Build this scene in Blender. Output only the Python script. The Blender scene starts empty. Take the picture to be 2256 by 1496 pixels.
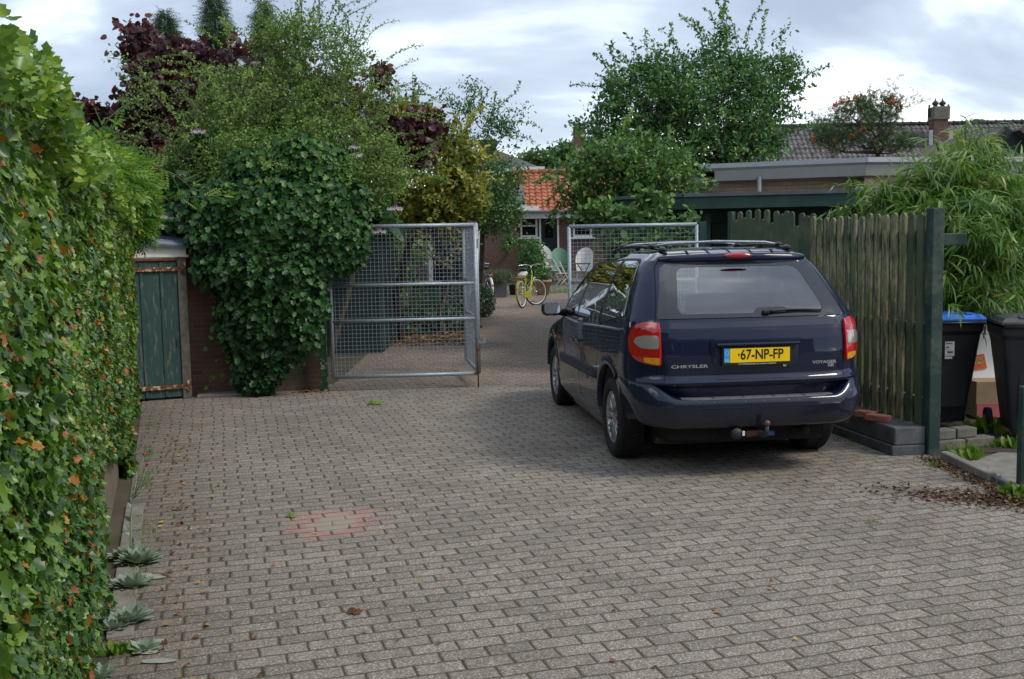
import bpy, bmesh, math, random
import numpy as np
from mathutils import Vector, Matrix
random.seed(7); rng = np.random.default_rng(11)
S = bpy.context.scene
C = S.collection
# ---------------------------------------------------------------- camera
FPX, PITCH, ROLL, EYE = 2200.0, 0.0929, -0.0183, 1.798
CF = Vector((0, math.cos(PITCH), -math.sin(PITCH)))
U0 = Vector((0, math.sin(PITCH), math.cos(PITCH)))
CR = math.cos(ROLL)*Vector((1, 0, 0)) + math.sin(ROLL)*U0
CU = -math.sin(ROLL)*Vector((1, 0, 0)) + math.cos(ROLL)*U0
cd = bpy.data.cameras.new('camera'); cam = bpy.data.objects.new('camera', cd); C.objects.link(cam)
cd.sensor_width = 36; cd.lens = 36*FPX/2256; cd.clip_start = 0.05; cd.clip_end = 2000
M = Matrix.Identity(4)
for i in range(3):
    M[i][0] = CR[i]; M[i][1] = CU[i]; M[i][2] = -CF[i]
M[0][3], M[1][3], M[2][3] = 0, 0, EYE
cam.matrix_world = M
S.camera = cam
# ---------------------------------------------------------------- light
S.view_settings.view_transform = 'Standard'; S.view_settings.look = 'None'
S.view_settings.exposure = 1.38; S.view_settings.gamma = 1.0
SUN_EL, SUN_AZ = math.radians(48), math.radians(112)      # azimuth measured clockwise from +Y: from the right, a little behind
W = bpy.data.worlds.new('World'); S.world = W; W.use_nodes = True
nt = W.node_tree; nt.nodes.clear()
def wn(t, **k):
    n = nt.nodes.new(t)
    for a, b in k.items():
        if a[0] == '_': n.inputs[a[1:]].default_value = b
        else: setattr(n, a, b)
    return n
wl = nt.links.new
sky = wn('ShaderNodeTexSky', sky_type='NISHITA', sun_disc=False, sun_elevation=SUN_EL, sun_rotation=SUN_AZ)
tc = wn('ShaderNodeTexCoord')
# clouds: noise laid on a flat cloud deck (direction / height), so they stretch to the horizon
sx = wn('ShaderNodeSeparateXYZ'); wl(tc.outputs['Generated'], sx.inputs[0])
zz = wn('ShaderNodeMath', operation='MAXIMUM'); wl(sx.outputs[2], zz.inputs[0]); zz.inputs[1].default_value = 0.02
zz2 = wn('ShaderNodeMath', operation='ADD'); wl(zz.outputs[0], zz2.inputs[0]); zz2.inputs[1].default_value = 0.40
dx = wn('ShaderNodeMath', operation='DIVIDE'); wl(sx.outputs[0], dx.inputs[0]); wl(zz2.outputs[0], dx.inputs[1])
dy = wn('ShaderNodeMath', operation='DIVIDE'); wl(sx.outputs[1], dy.inputs[0]); wl(zz2.outputs[0], dy.inputs[1])
cx = wn('ShaderNodeCombineXYZ'); wl(dx.outputs[0], cx.inputs[0]); wl(dy.outputs[0], cx.inputs[1])
mp = wn('ShaderNodeMapping'); wl(cx.outputs[0], mp.inputs[0]); mp.inputs['Location'].default_value = (3.3, 7.7, 0.4); mp.inputs['Scale'].default_value = (0.62, 1.0, 1)
nz = wn('ShaderNodeTexNoise', _Scale=1.5, _Detail=8.0, _Roughness=0.48, _Distortion=0.35); wl(mp.outputs[0], nz.inputs['Vector'])
cr = wn('ShaderNodeValToRGB'); hzn = wn('ShaderNodeMapRange', _Value=0.0); wl(sx.outputs[2], hzn.inputs[0]); hzn.inputs[1].default_value = 0.07; hzn.inputs[2].default_value = 0.17; hzn.inputs[3].default_value = 0.10; hzn.inputs[4].default_value = -0.035
had = wn('ShaderNodeMath', operation='ADD'); wl(nz.outputs['Fac'], had.inputs[0]); wl(hzn.outputs[0], had.inputs[1]); hz2 = wn('ShaderNodeMapRange', _Value=0.0); wl(sx.outputs[2], hz2.inputs[0]); hz2.inputs[1].default_value = 0.30; hz2.inputs[2].default_value = 0.60; hz2.inputs[3].default_value = 0.0; hz2.inputs[4].default_value = 0.09
ha2 = wn('ShaderNodeMath', operation='ADD'); wl(had.outputs[0], ha2.inputs[0]); wl(hz2.outputs[0], ha2.inputs[1]); axx = wn('ShaderNodeMath', operation='ABSOLUTE'); wl(sx.outputs[0], axx.inputs[0])
hz3 = wn('ShaderNodeMapRange', _Value=0.0); wl(axx.outputs[0], hz3.inputs[0]); hz3.inputs[1].default_value = 0.12; hz3.inputs[2].default_value = 0.40; hz3.inputs[3].default_value = 0.0; hz3.inputs[4].default_value = -0.09
ha3 = wn('ShaderNodeMath', operation='ADD'); wl(ha2.outputs[0], ha3.inputs[0]); wl(hz3.outputs[0], ha3.inputs[1]); wl(ha3.outputs[0], cr.inputs[0])
e = cr.color_ramp.elements
e[0].position = 0.38; e[0].color = (0.165, 0.195, 0.25, 1)
e[1].position = 0.62; e[1].color = (1.12, 1.10, 1.06, 1)
for p_, c_ in ((0.46, (0.20, 0.235, 0.295, 1)), (0.515, (0.28, 0.32, 0.38, 1)), (0.56, (0.52, 0.56, 0.61, 1))):
    q_ = e.new(p_); q_.color = c_
skb = wn('ShaderNodeBackground', _Strength=0.12); wl(sky.outputs[0], skb.inputs['Color'])
clb = wn('ShaderNodeBackground', _Strength=0.92); wl(cr.outputs[0], clb.inputs['Color'])
mix = wn('ShaderNodeMixShader'); mix.inputs[0].default_value = 0.9
wl(skb.outputs[0], mix.inputs[1]); wl(clb.outputs[0], mix.inputs[2])
wo = wn('ShaderNodeOutputWorld'); wl(mix.outputs[0], wo.inputs[0])
sl = bpy.data.lights.new('sun', 'SUN'); sl.energy = 0.75; sl.angle = math.radians(16); sl.color = (1, 0.93, 0.82)
so = bpy.data.objects.new('sun', sl); C.objects.link(so)
sd = Vector((math.sin(SUN_AZ)*math.cos(SUN_EL), math.cos(SUN_AZ)*math.cos(SUN_EL), math.sin(SUN_EL)))
so.rotation_euler = sd.to_track_quat('Z', 'Y').to_euler(); so.location = (0, 0, 30)
# ---------------------------------------------------------------- helpers
def ray(x, y):
    x, y = float(x), float(y); return CF + (x-1128)/FPX*CR - (y-748)/FPX*CU
def G(x, y, z=0.0):                      # point of the level z seen at a place of the photo
    d = ray(x, y); t = (z-EYE)/d.z
    return Vector((d.x*t, d.y*t, z))
def A(x, y, Y):                          # point at distance Y along the street
    d = ray(x, y); t = Y/d.y
    return Vector((d.x*t, Y, EYE+d.z*t))
def tag(o, label=None, cat=None, group=None, kind=None):
    if label: o['label'] = label
    if cat: o['category'] = cat
    if group: o['group'] = group
    if kind: o['kind'] = kind
    return o
def empty(name, label, cat, loc=(0, 0, 0), rz=0, group=None):
    o = bpy.data.objects.new(name, None); C.objects.link(o); o.empty_display_size = 0.1
    o.location = loc; o.rotation_euler = (0, 0, rz)
    return tag(o, label, cat, group)
def link(name, me, mats, parent=None, smooth=False):
    o = bpy.data.objects.new(name, me); C.objects.link(o)
    if not isinstance(mats, (list, tuple)): mats = [mats]
    for m in mats: me.materials.append(m)
    if parent: o.parent = parent
    if smooth:
        me.polygons.foreach_set('use_smooth', [True]*len(me.polygons))
    return o
class MB:                                # collects shapes that become ONE mesh
    def __init__(s): s.v = []; s.f = []; s.m = []; s.sm = []
    def add(s, vs, fs, mi=0, sm=False):
        b = len(s.v); s.v += [tuple(v) for v in vs]
        for f in fs: s.f.append(tuple(i+b for i in f)); s.m.append(mi); s.sm.append(sm)
    def box(s, c, d, rz=0, mi=0, bev=0.0, rot=None, taper=None):
        x, y, z = d[0]/2, d[1]/2, d[2]/2
        R = rot if rot is not None else Matrix.Rotation(rz, 3, 'Z')
        c = Vector(c)
        if bev <= 0:
            vs = [Vector((sx_*x, sy*y, sz*z)) for sz in (-1, 1) for sy in (-1, 1) for sx_ in (-1, 1)]
            if taper:
                for v in vs:
                    if v.z > 0: v.x *= taper; v.y *= taper
            fs = [(0, 2, 3, 1), (4, 5, 7, 6), (0, 1, 5, 4), (2, 6, 7, 3), (0, 4, 6, 2), (1, 3, 7, 5)]
            s.add([c+R@v for v in vs], fs, mi)
        else:
            bm = bmesh.new(); bmesh.ops.create_cube(bm, size=1)
            for v in bm.verts: v.co = Vector((v.co.x*d[0], v.co.y*d[1], v.co.z*d[2]))
            bmesh.ops.bevel(bm, geom=list(bm.edges), offset=bev, segments=2, affect='EDGES', profile=0.5)
            if taper:
                for v in bm.verts:
                    k = 1+(taper-1)*(v.co.z/d[2]+.5); v.co.x *= k; v.co.y *= k
            bm.verts.index_update()
            s.add([c+R@v.co for v in bm.verts], [[v.index for v in f.verts] for f in bm.faces], mi)
            bm.free()
    def tube(s, pts, r, n=8, mi=0, caps=True, sm=True):
        pts = [Vector(p) for p in pts]
        rs = [float(q) for q in r] if isinstance(r, (list, tuple)) else [float(r)]*len(pts)
        vs = []; fs = []; prev = None
        for i, p in enumerate(pts):
            t = (pts[min(i+1, len(pts)-1)]-pts[max(i-1, 0)])
            if t.length < 1e-9: t = Vector((0, 0, 1))
            t.normalize()
            a = prev if prev is not None else (Vector((0, 0, 1)) if abs(t.z) < .9 else Vector((1, 0, 0)))
            u = (a-t*a.dot(t)).normalized(); w = t.cross(u); prev = u
            for k in range(n):
                an = 2*math.pi*k/n; vs.append(p+rs[i]*(math.cos(an)*u+math.sin(an)*w))
        for i in range(len(pts)-1):
            for k in range(n):
                k2 = (k+1) % n; fs.append((i*n+k, i*n+k2, (i+1)*n+k2, (i+1)*n+k))
        if caps: fs.append(tuple(range(n))[::-1]); fs.append(tuple((len(pts)-1)*n+k for k in range(n)))
        s.add(vs, fs, mi, sm)
    def lathe(s, prof, c=(0, 0, 0), axis='Z', n=32, mi=0, sm=True, R=None):
        c = Vector(c); vs = []; fs = []
        if R is None: R = {'Z': Matrix.Identity(3), 'X': Matrix.Rotation(math.pi/2, 3, 'Y'), 'Y': Matrix.Rotation(-math.pi/2, 3, 'X')}[axis]
        for (r, h) in prof:
            for k in range(n):
                a = 2*math.pi*k/n; vs.append(c+R@Vector((r*math.cos(a), r*math.sin(a), h)))
        for i in range(len(prof)-1):
            for k in range(n):
                k2 = (k+1) % n; fs.append((i*n+k, i*n+k2, (i+1)*n+k2, (i+1)*n+k))
        s.add(vs, fs, mi, sm)
    def prism(s, poly, z0, z1, mi=0, M3=None, off=(0, 0, 0)):   # poly in local xy, extruded along local z
        n = len(poly); M3 = M3 or Matrix.Identity(3); off = Vector(off)
        vs = [off+M3@Vector((x, y, z)) for z in (z0, z1) for x, y in poly]
        fs = [tuple(range(n))[::-1], tuple(range(n, 2*n))]+[(k, (k+1) % n, n+(k+1) % n, n+k) for k in range(n)]
        s.add(vs, fs, mi)
    def sphere(s, c, r, n=10, mi=0, sc=(1, 1, 1)):
        prof = [(max(1e-4, math.sin(math.pi*i/n))*r, -math.cos(math.pi*i/n)*r) for i in range(n+1)]
        b = len(s.v); s.lathe(prof, (0, 0, 0), 'Z', max(8, n), mi)
        c = Vector(c)
        for i in range(b, len(s.v)): s.v[i] = tuple(Vector((s.v[i][0]*sc[0], s.v[i][1]*sc[1], s.v[i][2]*sc[2]))+c)
    def build(s, name, mats, parent=None):
        me = bpy.data.meshes.new(name); me.from_pydata(s.v, [], s.f)
        me.polygons.foreach_set('material_index', s.m); me.polygons.foreach_set('use_smooth', s.sm); me.update()
        return link(name, me, mats, parent)
# ---------------------------------------------------------------- materials
class NT:
    def __init__(s, name):
        s.m = bpy.data.materials.new(name); s.m.use_nodes = True; s.t = s.m.node_tree
        s.b = s.t.nodes['Principled BSDF']; s.out = s.t.nodes['Material Output']
    def n(s, t, ins=None, **k):
        o = s.t.nodes.new(t)
        for a, b in k.items(): setattr(o, a, b)
        for a, b in (ins or {}).items():
            if isinstance(b, bpy.types.NodeSocket): s.t.links.new(b, o.inputs[a])
            else: o.inputs[a].default_value = b
        return o
    def l(s, a, b): s.t.links.new(a, b)
    def math(s, op, a, b=0.0, c=0.0, clamp=False):
        o = s.n('ShaderNodeMath', {0: a, 1: b, 2: c}, operation=op); o.use_clamp = clamp; return o.outputs[0]
    def noise(s, vec, scale, detail=4, rough=.5, dist=0):
        o = s.n('ShaderNodeTexNoise', {'Scale': scale, 'Detail': detail, 'Roughness': rough, 'Distortion': dist})
        if vec is not None: s.l(vec, o.inputs['Vector'])
        return o.outputs['Fac']
    def ramp(s, fac, stops):
        o = s.n('ShaderNodeValToRGB', {0: fac}); e = o.color_ramp.elements
        e[0].position = stops[0][0]; e[0].color = (*stops[0][1], 1); e[1].position = stops[-1][0]; e[1].color = (*stops[-1][1], 1)
        for p, c in stops[1:-1]: q = e.new(p); q.color = (*c, 1)
        return o.outputs[0]
    def mix(s, f, a, b, bt='MIX'):
        o = s.n('ShaderNodeMix', data_type='RGBA', blend_type=bt); 
        for i, v in ((0, f), (6, a), (7, b)):
            if isinstance(v, bpy.types.NodeSocket): s.l(v, o.inputs[i])
            else: o.inputs[i].default_value = v if i == 0 else (*v, 1) if len(v) == 3 else v
        return o.outputs[2]
    def step(s, x, lo, hi):
        return s.n('ShaderNodeMapRange', {'Value': x, 'From Min': lo, 'From Max': hi}).outputs[0]
    def obj(s): return s.n('ShaderNodeTexCoord').outputs['Object']
    def bump(s, h, strength=.5, dist=.01):
        o = s.n('ShaderNodeBump', {'Height': h, 'Strength': strength, 'Distance': dist}); s.l(o.outputs[0], s.b.inputs['Normal'])
    def set(s, **k):
        for a, v in k.items():
            a = {'col': 'Base Color', 'rough': 'Roughness', 'metal': 'Metallic', 'coat': 'Coat Weight', 'spec': 'Specular IOR Level', 'em': 'Emission Color', 'es': 'Emission Strength', 'cr': 'Coat Roughness', 'alpha': 'Alpha'}[a]
            i = s.b.inputs[a]
            if isinstance(v, bpy.types.NodeSocket): s.l(v, i)
            else: i.default_value = (*v, 1) if hasattr(v, '__len__') and len(v) == 3 else v
        return s
def plain(name, col, rough=.5, metal=0.0, var=.15, vs=6.0, coat=0.0, bump=0.0, spec=.5):
    n = NT(name); o = n.obj(); f = n.noise(o, vs, 5, .6)
    k = n.step(f, .25, .75)
    lo = tuple(c*(1-var) for c in col); hi = tuple(min(1, c*(1+var)) for c in col)
    n.set(col=n.mix(k, lo, hi), rough=rough, metal=metal, coat=coat, spec=spec)
    if bump: n.bump(n.noise(o, vs*6, 4, .6), bump, .004)
    return n.m
def brickmat(name, cols, mortar, bw=.22, bh=.065, msz=.009, rough=.85, swap=False, axis='X', bump=.6, stain=None):
    n = NT(name); t = n.n('ShaderNodeTexCoord'); g = t.outputs['Object']
    sp = n.n('ShaderNodeSeparateXYZ', {0: g})
    cb = n.n('ShaderNodeCombineXYZ', {0: sp.outputs[0 if axis == 'X' else 1], 1: sp.outputs[2]})
    w = n.noise(g, 9, 2); 
    br = n.n('ShaderNodeTexBrick', {'Vector': cb.outputs[0], 'Color1': (*cols[0], 1), 'Color2': (*cols[1], 1), 'Mortar': (*mortar, 1), 'Scale': 1.0, 'Mortar Size': msz, 'Mortar Smooth': .2, 'Bias': 0.0, 'Brick Width': bw, 'Row Height': bh})
    f = n.noise(g, 3, 5, .6); c = n.mix(n.step(f, .3, .75), br.outputs[0], n.mix(.45, br.outputs[0], cols[2] if len(cols) > 2 else cols[0]))
    c = n.mix(n.math('MULTIPLY', n.step(n.noise(g, 60, 3), .35, .75), .35), c, tuple(x*.45 for x in cols[0]))
    if stain: c = n.mix(n.step(n.noise(g, 1.3, 4, .6), .5, .72), c, stain)
    n.set(col=c, rough=rough); h = n.math('SUBTRACT', n.math('MULTIPLY', n.noise(g, 90, 3), .3), br.outputs[1])
    n.bump(h, bump, .008); return n.m
def leafmat(name, stops, rough=.45, trans=.25, spec=.4, var=.35):
    # colour per leaf from its own random value; a leaf lets some light through
    n = NT(name); at = n.n('ShaderNodeAttribute', attribute_name='rnd')
    c = n.ramp(at.outputs['Fac'], stops)
    c = n.mix(n.math('MULTIPLY', n.step(n.noise(n.obj(), 1.7, 3), .35, .7), var), c, n.mix(.6, c, (0.01, 0.02, 0.005)))
    n.set(col=c, rough=rough, spec=spec)
    tr = n.n('ShaderNodeBsdfTranslucent', {'Color': n.mix(.5, c, n.mix(1, c, (1.6, 1.7, .8), 'MULTIPLY'))})
    mx = n.n('ShaderNodeMixShader', {0: trans}); n.l(n.b.outputs[0], mx.inputs[1]); n.l(tr.outputs[0], mx.inputs[2]); n.l(mx.outputs[0], n.out.inputs[0])
    return n.m
# ---------------------------------------------------------------- leaves and branches
def tmpl(kind):
    if kind == 'ivy':
        v = [(0, 0, 0), (0, .5, -.07), (0, 1.05, .07), (.26, -.02, .09), (.52, .20, .17), (.28, .42, .10), (.47, .64, .12), (.24, .78, .05), (-.26, -.02, .09), (-.52, .20, .17), (-.35, .42, .10), (-.47, .64, .12), (-.24, .78, .05)]
        f = [(0, 3, 4, 5, 1), (1, 5, 6, 7, 2), (0, 1, 10, 9, 8), (1, 2, 12, 11, 10)]
    elif kind == 'heart':
        v = [(0, 0, 0), (0, .5, -.08), (0, 1, .0), (.32, .0, .08), (.5, .35, .10), (.34, .75, .03), (-.32, .0, .08), (-.5, .35, .10), (-.34, .75, .03)]
        f = [(0, 3, 4, 1), (1, 4, 5, 2), (0, 1, 7, 6), (1, 2, 8, 7)]
    elif kind == 'oval':
        v = [(0, 0, 0), (0, .5, -.06), (0, 1, .05), (.27, .35, .05), (-.27, .35, .05), (.2, .75, .04), (-.2, .75, .04)]
        f = [(0, 3, 5, 1), (1, 5, 2), (0, 1, 6, 4), (1, 2, 6)]
    elif kind == 'long':
        v = [(0, 0, 0), (.052, .25, .012), (-.052, .25, .012), (.04, .65, -.06), (-.04, .65, -.06), (0, 1, -.26)]
        f = [(0, 1, 2), (1, 3, 4, 2), (3, 5, 4)]
    elif kind == 'pinn':       # a feather of leaflets
        v = []; f = []
        for i in range(6):
            y = .12+i*.15
            for s in (-1, 1):
                b = len(v); v += [(0, y, 0), (s*.14, y-.01, .02), (s*.30, y+.14, -.04), (s*.12, y+.10, .02)]; f.append((b, b+1, b+2, b+3) if s > 0 else (b, b+3, b+2, b+1))
        b = len(v); v += [(0, .95, 0), (.05, 1.05, 0), (0, 1.25, -.05), (-.05, 1.05, 0)]; f.append((b, b+1, b+2, b+3))
    elif kind == 'sprig':      # scale-leaf spray of a conifer
        v = []; f = []
        for i in range(5):
            y = i*.2
            for s in (-1, 1):
                b = len(v); v += [(0, y, 0), (s*.3*(1-i*.13), y+.28, -.06), (s*.05, y+.12, 0)]; f.append((b, b+1, b+2) if s > 0 else (b, b+2, b+1))
    elif kind == 'dia':
        v = [(0, 0, 0), (.3, .5, .05), (0, 1, 0), (-.3, .5, .05)]; f = [(0, 1, 2, 3)]
    elif kind == 'blade':
        v = [(-.04, 0, 0), (.04, 0, 0), (.03, .5, .03), (-.03, .5, .03), (0, 1, -.12)]; f = [(0, 1, 2, 3), (3, 2, 4)]
    elif kind == 'sheep':
        v = [(0, 0, 0), (0, .5, .04), (0, 1, .12), (.15, .2, .02), (.26, .6, .08), (-.15, .2, .02), (-.26, .6, .08)]
        f = [(0, 3, 4, 1), (1, 4, 2), (0, 1, 6, 5), (1, 2, 6)]
    return np.array(v, float), f
def unit(a): return a/np.maximum(np.linalg.norm(a, axis=-1, keepdims=True), 1e-9)
def leaves(name, P, N, D, size, kind, mat, parent=None, rnd=None, cap=None):
    """leaf blades: P base points, N leaf normals, D the way the tip points"""
    P = np.asarray(P, float); n = len(P)
    tv, tf = tmpl(kind)
    D = unit(np.asarray(D, float)); N = np.asarray(N, float)
    N = unit(N-D*np.sum(N*D, 1, keepdims=True)); X = np.cross(D, N)
    size = np.broadcast_to(np.asarray(size, float), (n,))
    V = P[:, None, :]+size[:, None, None]*(tv[None, :, 0:1]*X[:, None, :]+tv[None, :, 1:2]*D[:, None, :]+tv[None, :, 2:3]*N[:, None, :])
    k = len(tv); V = V.reshape(-1, 3)
    li = np.concatenate([np.array(f) for f in tf]); lens = np.array([len(f) for f in tf])
    LI = (li[None, :]+(np.arange(n)*k)[:, None]).ravel()
    LT = np.tile(lens, n); LS = np.concatenate([[0], np.cumsum(LT)[:-1]])
    me = bpy.data.meshes.new(name); me.vertices.add(len(V)); me.vertices.foreach_set('co', V.ravel().astype(np.float32))
    me.loops.add(len(LI)); me.loops.foreach_set('vertex_index', LI.astype(np.int32))
    me.polygons.add(len(LT)); me.polygons.foreach_set('loop_start', LS.astype(np.int32)); me.polygons.foreach_set('loop_total', LT.astype(np.int32))
    if rnd is None: rnd = rng.random(n)
    at = me.attributes.new('rnd', 'FLOAT', 'POINT'); at.data.foreach_set('value', np.repeat(rnd, k).astype(np.float32))
    me.update(calc_edges=True)
    return link(name, me, mat, parent)
def blob_pts(blobs, n, hollow=0.0):
    w = np.array([b[6] if len(b) > 6 else b[3]*b[4]*b[5] for b in blobs], float); w /= w.sum()
    k = rng.choice(len(blobs), n, p=w); B = np.array([b[:6] for b in blobs])[k]
    d = unit(rng.normal(size=(n, 3))); r = (hollow**3+(1-hollow**3)*rng.random((n, 1)))**(1/3)
    return B[:, :3]+d*r*B[:, 3:6], d
def E(px, py, rx, ry, Y, dy, w=None):    # an ellipsoid of foliage seen at a place of the photo at distance Y
    c = A(px, py, Y); k = Y/FPX
    return (c.x, c.y, c.z, rx*k, dy, ry*k)+((w,) if w else ())
def skeleton(base, pts, trunk_r=.08, stiff=.35, minr=.004, lift=0.0, max_seg=None):
    """joins scattered points into one branching tree; returns nodes, parents, radii"""
    base = np.asarray(base, float); pts = pts[np.argsort(np.linalg.norm(pts-base, axis=1))]
    n = len(pts)+1; X = np.zeros((n, 3)); X[0] = base; par = np.full(n, -1); dist = np.zeros(n)
    for i in range(1, n):
        p = pts[i-1]; d = np.linalg.norm(X[:i]-p, axis=1); c = d+stiff*dist[:i]*.35
        j = int(np.argmin(c)); X[i] = p; par[i] = j; dist[i] = dist[j]+d[j]
    load = np.ones(n)
    for i in range(n-1, 0, -1): load[par[i]] += load[i]
    r = np.maximum(minr, trunk_r*np.sqrt(load/load[0])**1.15)
    return X, par, r, load
def branch_mesh(name, X, par, r, mat, parent, n=5, wob=.12, minr=0.0):
    V = []; F = []; W = rng.normal(size=X.shape)
    for i in range(1, len(X)):
        if r[i] < minr: continue
        a, b = X[par[i]], X[i]; L = np.linalg.norm(b-a)
        if L < 1e-6: continue
        t = (b-a)/L; u = np.cross(t, [0, 0, 1] if abs(t[2]) < .9 else [1, 0, 0]); u /= np.linalg.norm(u); w = np.cross(t, u)
        m = (a+b)/2+W[i]*L*wob*.5; r0 = min(r[par[i]], r[i]*1.6); base = len(V)
        for p, rr in ((a, r0), (m, (r0+r[i])/2), (b, r[i]*.9)):
            for k in range(n):
                an = 2*math.pi*k/n; V.append(p+rr*(math.cos(an)*u+math.sin(an)*w))
        for q in range(2):
            for k in range(n):
                k2 = (k+1) % n; F.append((base+q*n+k, base+q*n+k2, base+(q+1)*n+k2, base+(q+1)*n+k))
    me = bpy.data.meshes.new(name); me.from_pydata([tuple(v) for v in V], [], F); me.update()
    return link(name, me, mat, parent, smooth=True)
DENS = 2.1
def tree(name, label, cat, base, blobs, nodes, per, size, kind, lmat, bmat, trunk_r=.09, spread=.12, droop=.2, updir=.5, group=None, fruit=None, thick=3, hollow=0.0, minr=.004, twigmin=0.0, szvar=.35, extra=None, bname='trunk', cname='crown', norm_up=.8, lfall=.0):
    """trunk and limbs grown to scattered points of the crown, leaves in clusters round the thin twigs"""
    root = empty(name, label, cat, tuple(base), group=group); inv = np.array(base, float)
    pts, _ = blob_pts(blobs, nodes, hollow)
    if extra is not None: pts = np.concatenate([pts, extra])
    X, par, r, load = skeleton(base, pts, trunk_r, minr=minr)
    per = int(per*DENS); tw = np.where(load <= thick+1)[0]; tw = tw[tw > 0]
    ns = len(tw)*per; idx = np.repeat(tw, per); t = rng.random((ns, 1))
    a, b = X[par[idx]], X[idx]; seg = unit(b-a)
    P = a+(b-a)*np.clip(t*1.1, 0, 1)+rng.normal(size=(ns, 3))*spread*.5
    D = unit(seg*updir+rng.normal(size=(ns, 3))*.8+np.array([0, 0, -droop]))
    N = rng.normal(size=(ns, 3))*.6+np.array([0, -.25, norm_up])
    cl = rng.random(len(X))             # clump tone
    rn = np.clip(.55*cl[idx]+.45*rng.random(ns), 0, 1)
    leaves(cname, P-inv, N, D, size*(1-szvar+2*szvar*rng.random(ns)), kind, lmat, root, rn)
    branch_mesh(bname, X-inv, par, r, bmat, root, minr=twigmin)
    if fruit:
        fn, fr, fm, fname, clus = fruit; ii = rng.choice(tw, fn)
        for i in ii:
            mb = MB()
            for q in range(clus):
                p = X[i]-inv+rng.normal(size=3)*(fr*1.6 if clus > 1 else .05)+np.array([0, 0, -fr]); mb.sphere(p, fr*random.uniform(.8, 1.15), 5)
            mb.build(fname, fm, root)
    return root
def shoots(root, blobs, n, length, size, kind, lmat, bmat, up=.25, side=1.0, gap=.035, rad=.0035, droop=.5, front=.5):
    # long arching shoots that leave the crown, with leaves set along them
    inv = np.array(root.location, float); P0, d = blob_pts(blobs, n, .75); Pl = []; Dl = []; Rl = []; mb = MB()
    for i in range(n):
        if d[i, 1] > front: d[i, 1] *= -1; P0[i, 1] -= .2
        di = unit(d[i]*np.array([side, .8, .6])+rng.normal(size=3)*.35+np.array([0, -.1, up])); L = length*(.6+.8*rng.random()); m = max(6, int(L/gap)); p = P0[i].copy(); pts = [p.copy()]; v = di.copy(); tn = rng.random()
        for k in range(m):
            v = unit(v+np.array([0, 0, -droop*gap])+rng.normal(size=3)*.09); p = p+v*gap; pts.append(p.copy())
            for q in range(3):
                Pl.append(p+rng.normal(size=3)*.010); Dl.append(v*.35+rng.normal(size=3)*.75); Rl.append(np.clip(.35*tn+.65*rng.random()+.1, 0, 1))
        pp = pts[::3]+[pts[-1]]; mb.tube([Vector((q-inv).tolist()) for q in pp], [rad*(1-.75*j/len(pp)) for j in range(len(pp))], 4, caps=False)
    Pl = np.array(Pl); N = rng.normal(size=Pl.shape)*.5+np.array([0, -.2, .9])
    leaves('crown_shoots', Pl-inv, N, np.array(Dl), size*(.65+.6*rng.random(len(Pl))), kind, lmat, root, np.array(Rl)); mb.build('twigs', bmat, root)
# ================================================================ materials in use
M_ = {}
M_['galv'] = (lambda n: (n.set(col=n.mix(n.step(n.noise(n.obj(), 55, 3, .6), .35, .65), (.23, .27, .31), (.40, .45, .49)), rough=.5, metal=.35), n.m)[1])(NT('galvanised steel'))
M_['wire'] = plain('mesh wire', (.27, .31, .37), .6, .2, .2, 20)
M_['green_wood'] = (lambda n: (n.set(col=n.mix(n.step(n.noise(n.obj(), 2.5, 6, .7), .48, .66), (.012, .042, .034), (.10, .125, .095)), rough=.7), n.bump(n.noise(n.obj(), 30, 4), .3, .004), n.m)[2])(NT('green painted wood'))
M_['dark_green'] = plain('dark green paint', (.010, .032, .026), .55, 0, .4, 3, bump=.15)
M_['darkgreen2'] = plain('green fascia paint', (.022, .062, .048), .5, 0, .35, 4, bump=.1)
M_['rubber'] = plain('tyre rubber', (.012, .012, .013), .8, 0, .3, 12, bump=.2)
M_['black'] = plain('black plastic', (.010, .010, .011), .5, 0, .3, 8)
M_['blackgloss'] = plain('black gloss', (.006, .006, .007), .12, 0, .2, 8)
M_['white'] = plain('white paint', (.74, .74, .70), .5, 0, .06, 4)
M_['whiteplastic'] = plain('white plastic', (.62, .62, .60), .4, 0, .06, 4)
M_['chrome'] = plain('chrome', (.72, .72, .72), .18, 1, .05, 10)
M_['bark'] = plain('bark', (.085, .065, .045), .9, 0, .5, 14, bump=.6)
M_['twig'] = plain('twig bark', (.11, .085, .055), .85, 0, .4, 14)
M_['cane'] = plain('bamboo cane', (.30, .22, .09), .5, 0, .3, 14)
M_['concrete'] = plain('concrete', (.20, .185, .16), .9, 0, .35, 7, bump=.5)
M_['concrete2'] = plain('weathered concrete block', (.14, .13, .105), .9, 0, .4, 9, bump=.6)
M_['bluestone'] = (lambda n: (n.set(col=n.mix(n.step(n.noise(n.obj(), 6, 6, .7), .35, .7), (.055, .062, .072), (.15, .155, .155)), rough=.75), n.bump(n.noise(n.obj(), 45, 4), .35, .004), n.m)[2])(NT('grey concrete sleeper'))
M_['zinc'] = plain('zinc', (.22, .235, .25), .55, .4, .2, 5)
M_['rust'] = plain('rusty iron', (.16, .06, .025), .8, .2, .6, 18, bump=.4)
M_['zincroof'] = plain('bitumen roof felt', (.10, .11, .13), .85, 0, .3, 5, bump=.3)
M_['soil'] = plain('soil', (.045, .032, .020), .95, 0, .5, 8, bump=.8)
M_['terracotta'] = plain('terracotta pot', (.34, .16, .09), .8, 0, .2, 8)
M_['brick_dark'] = brickmat('old red brick', [(.21, .088, .060), (.13, .058, .044), (.11, .08, .055)], (.15, .13, .11), stain=(.05, .055, .03))
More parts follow.
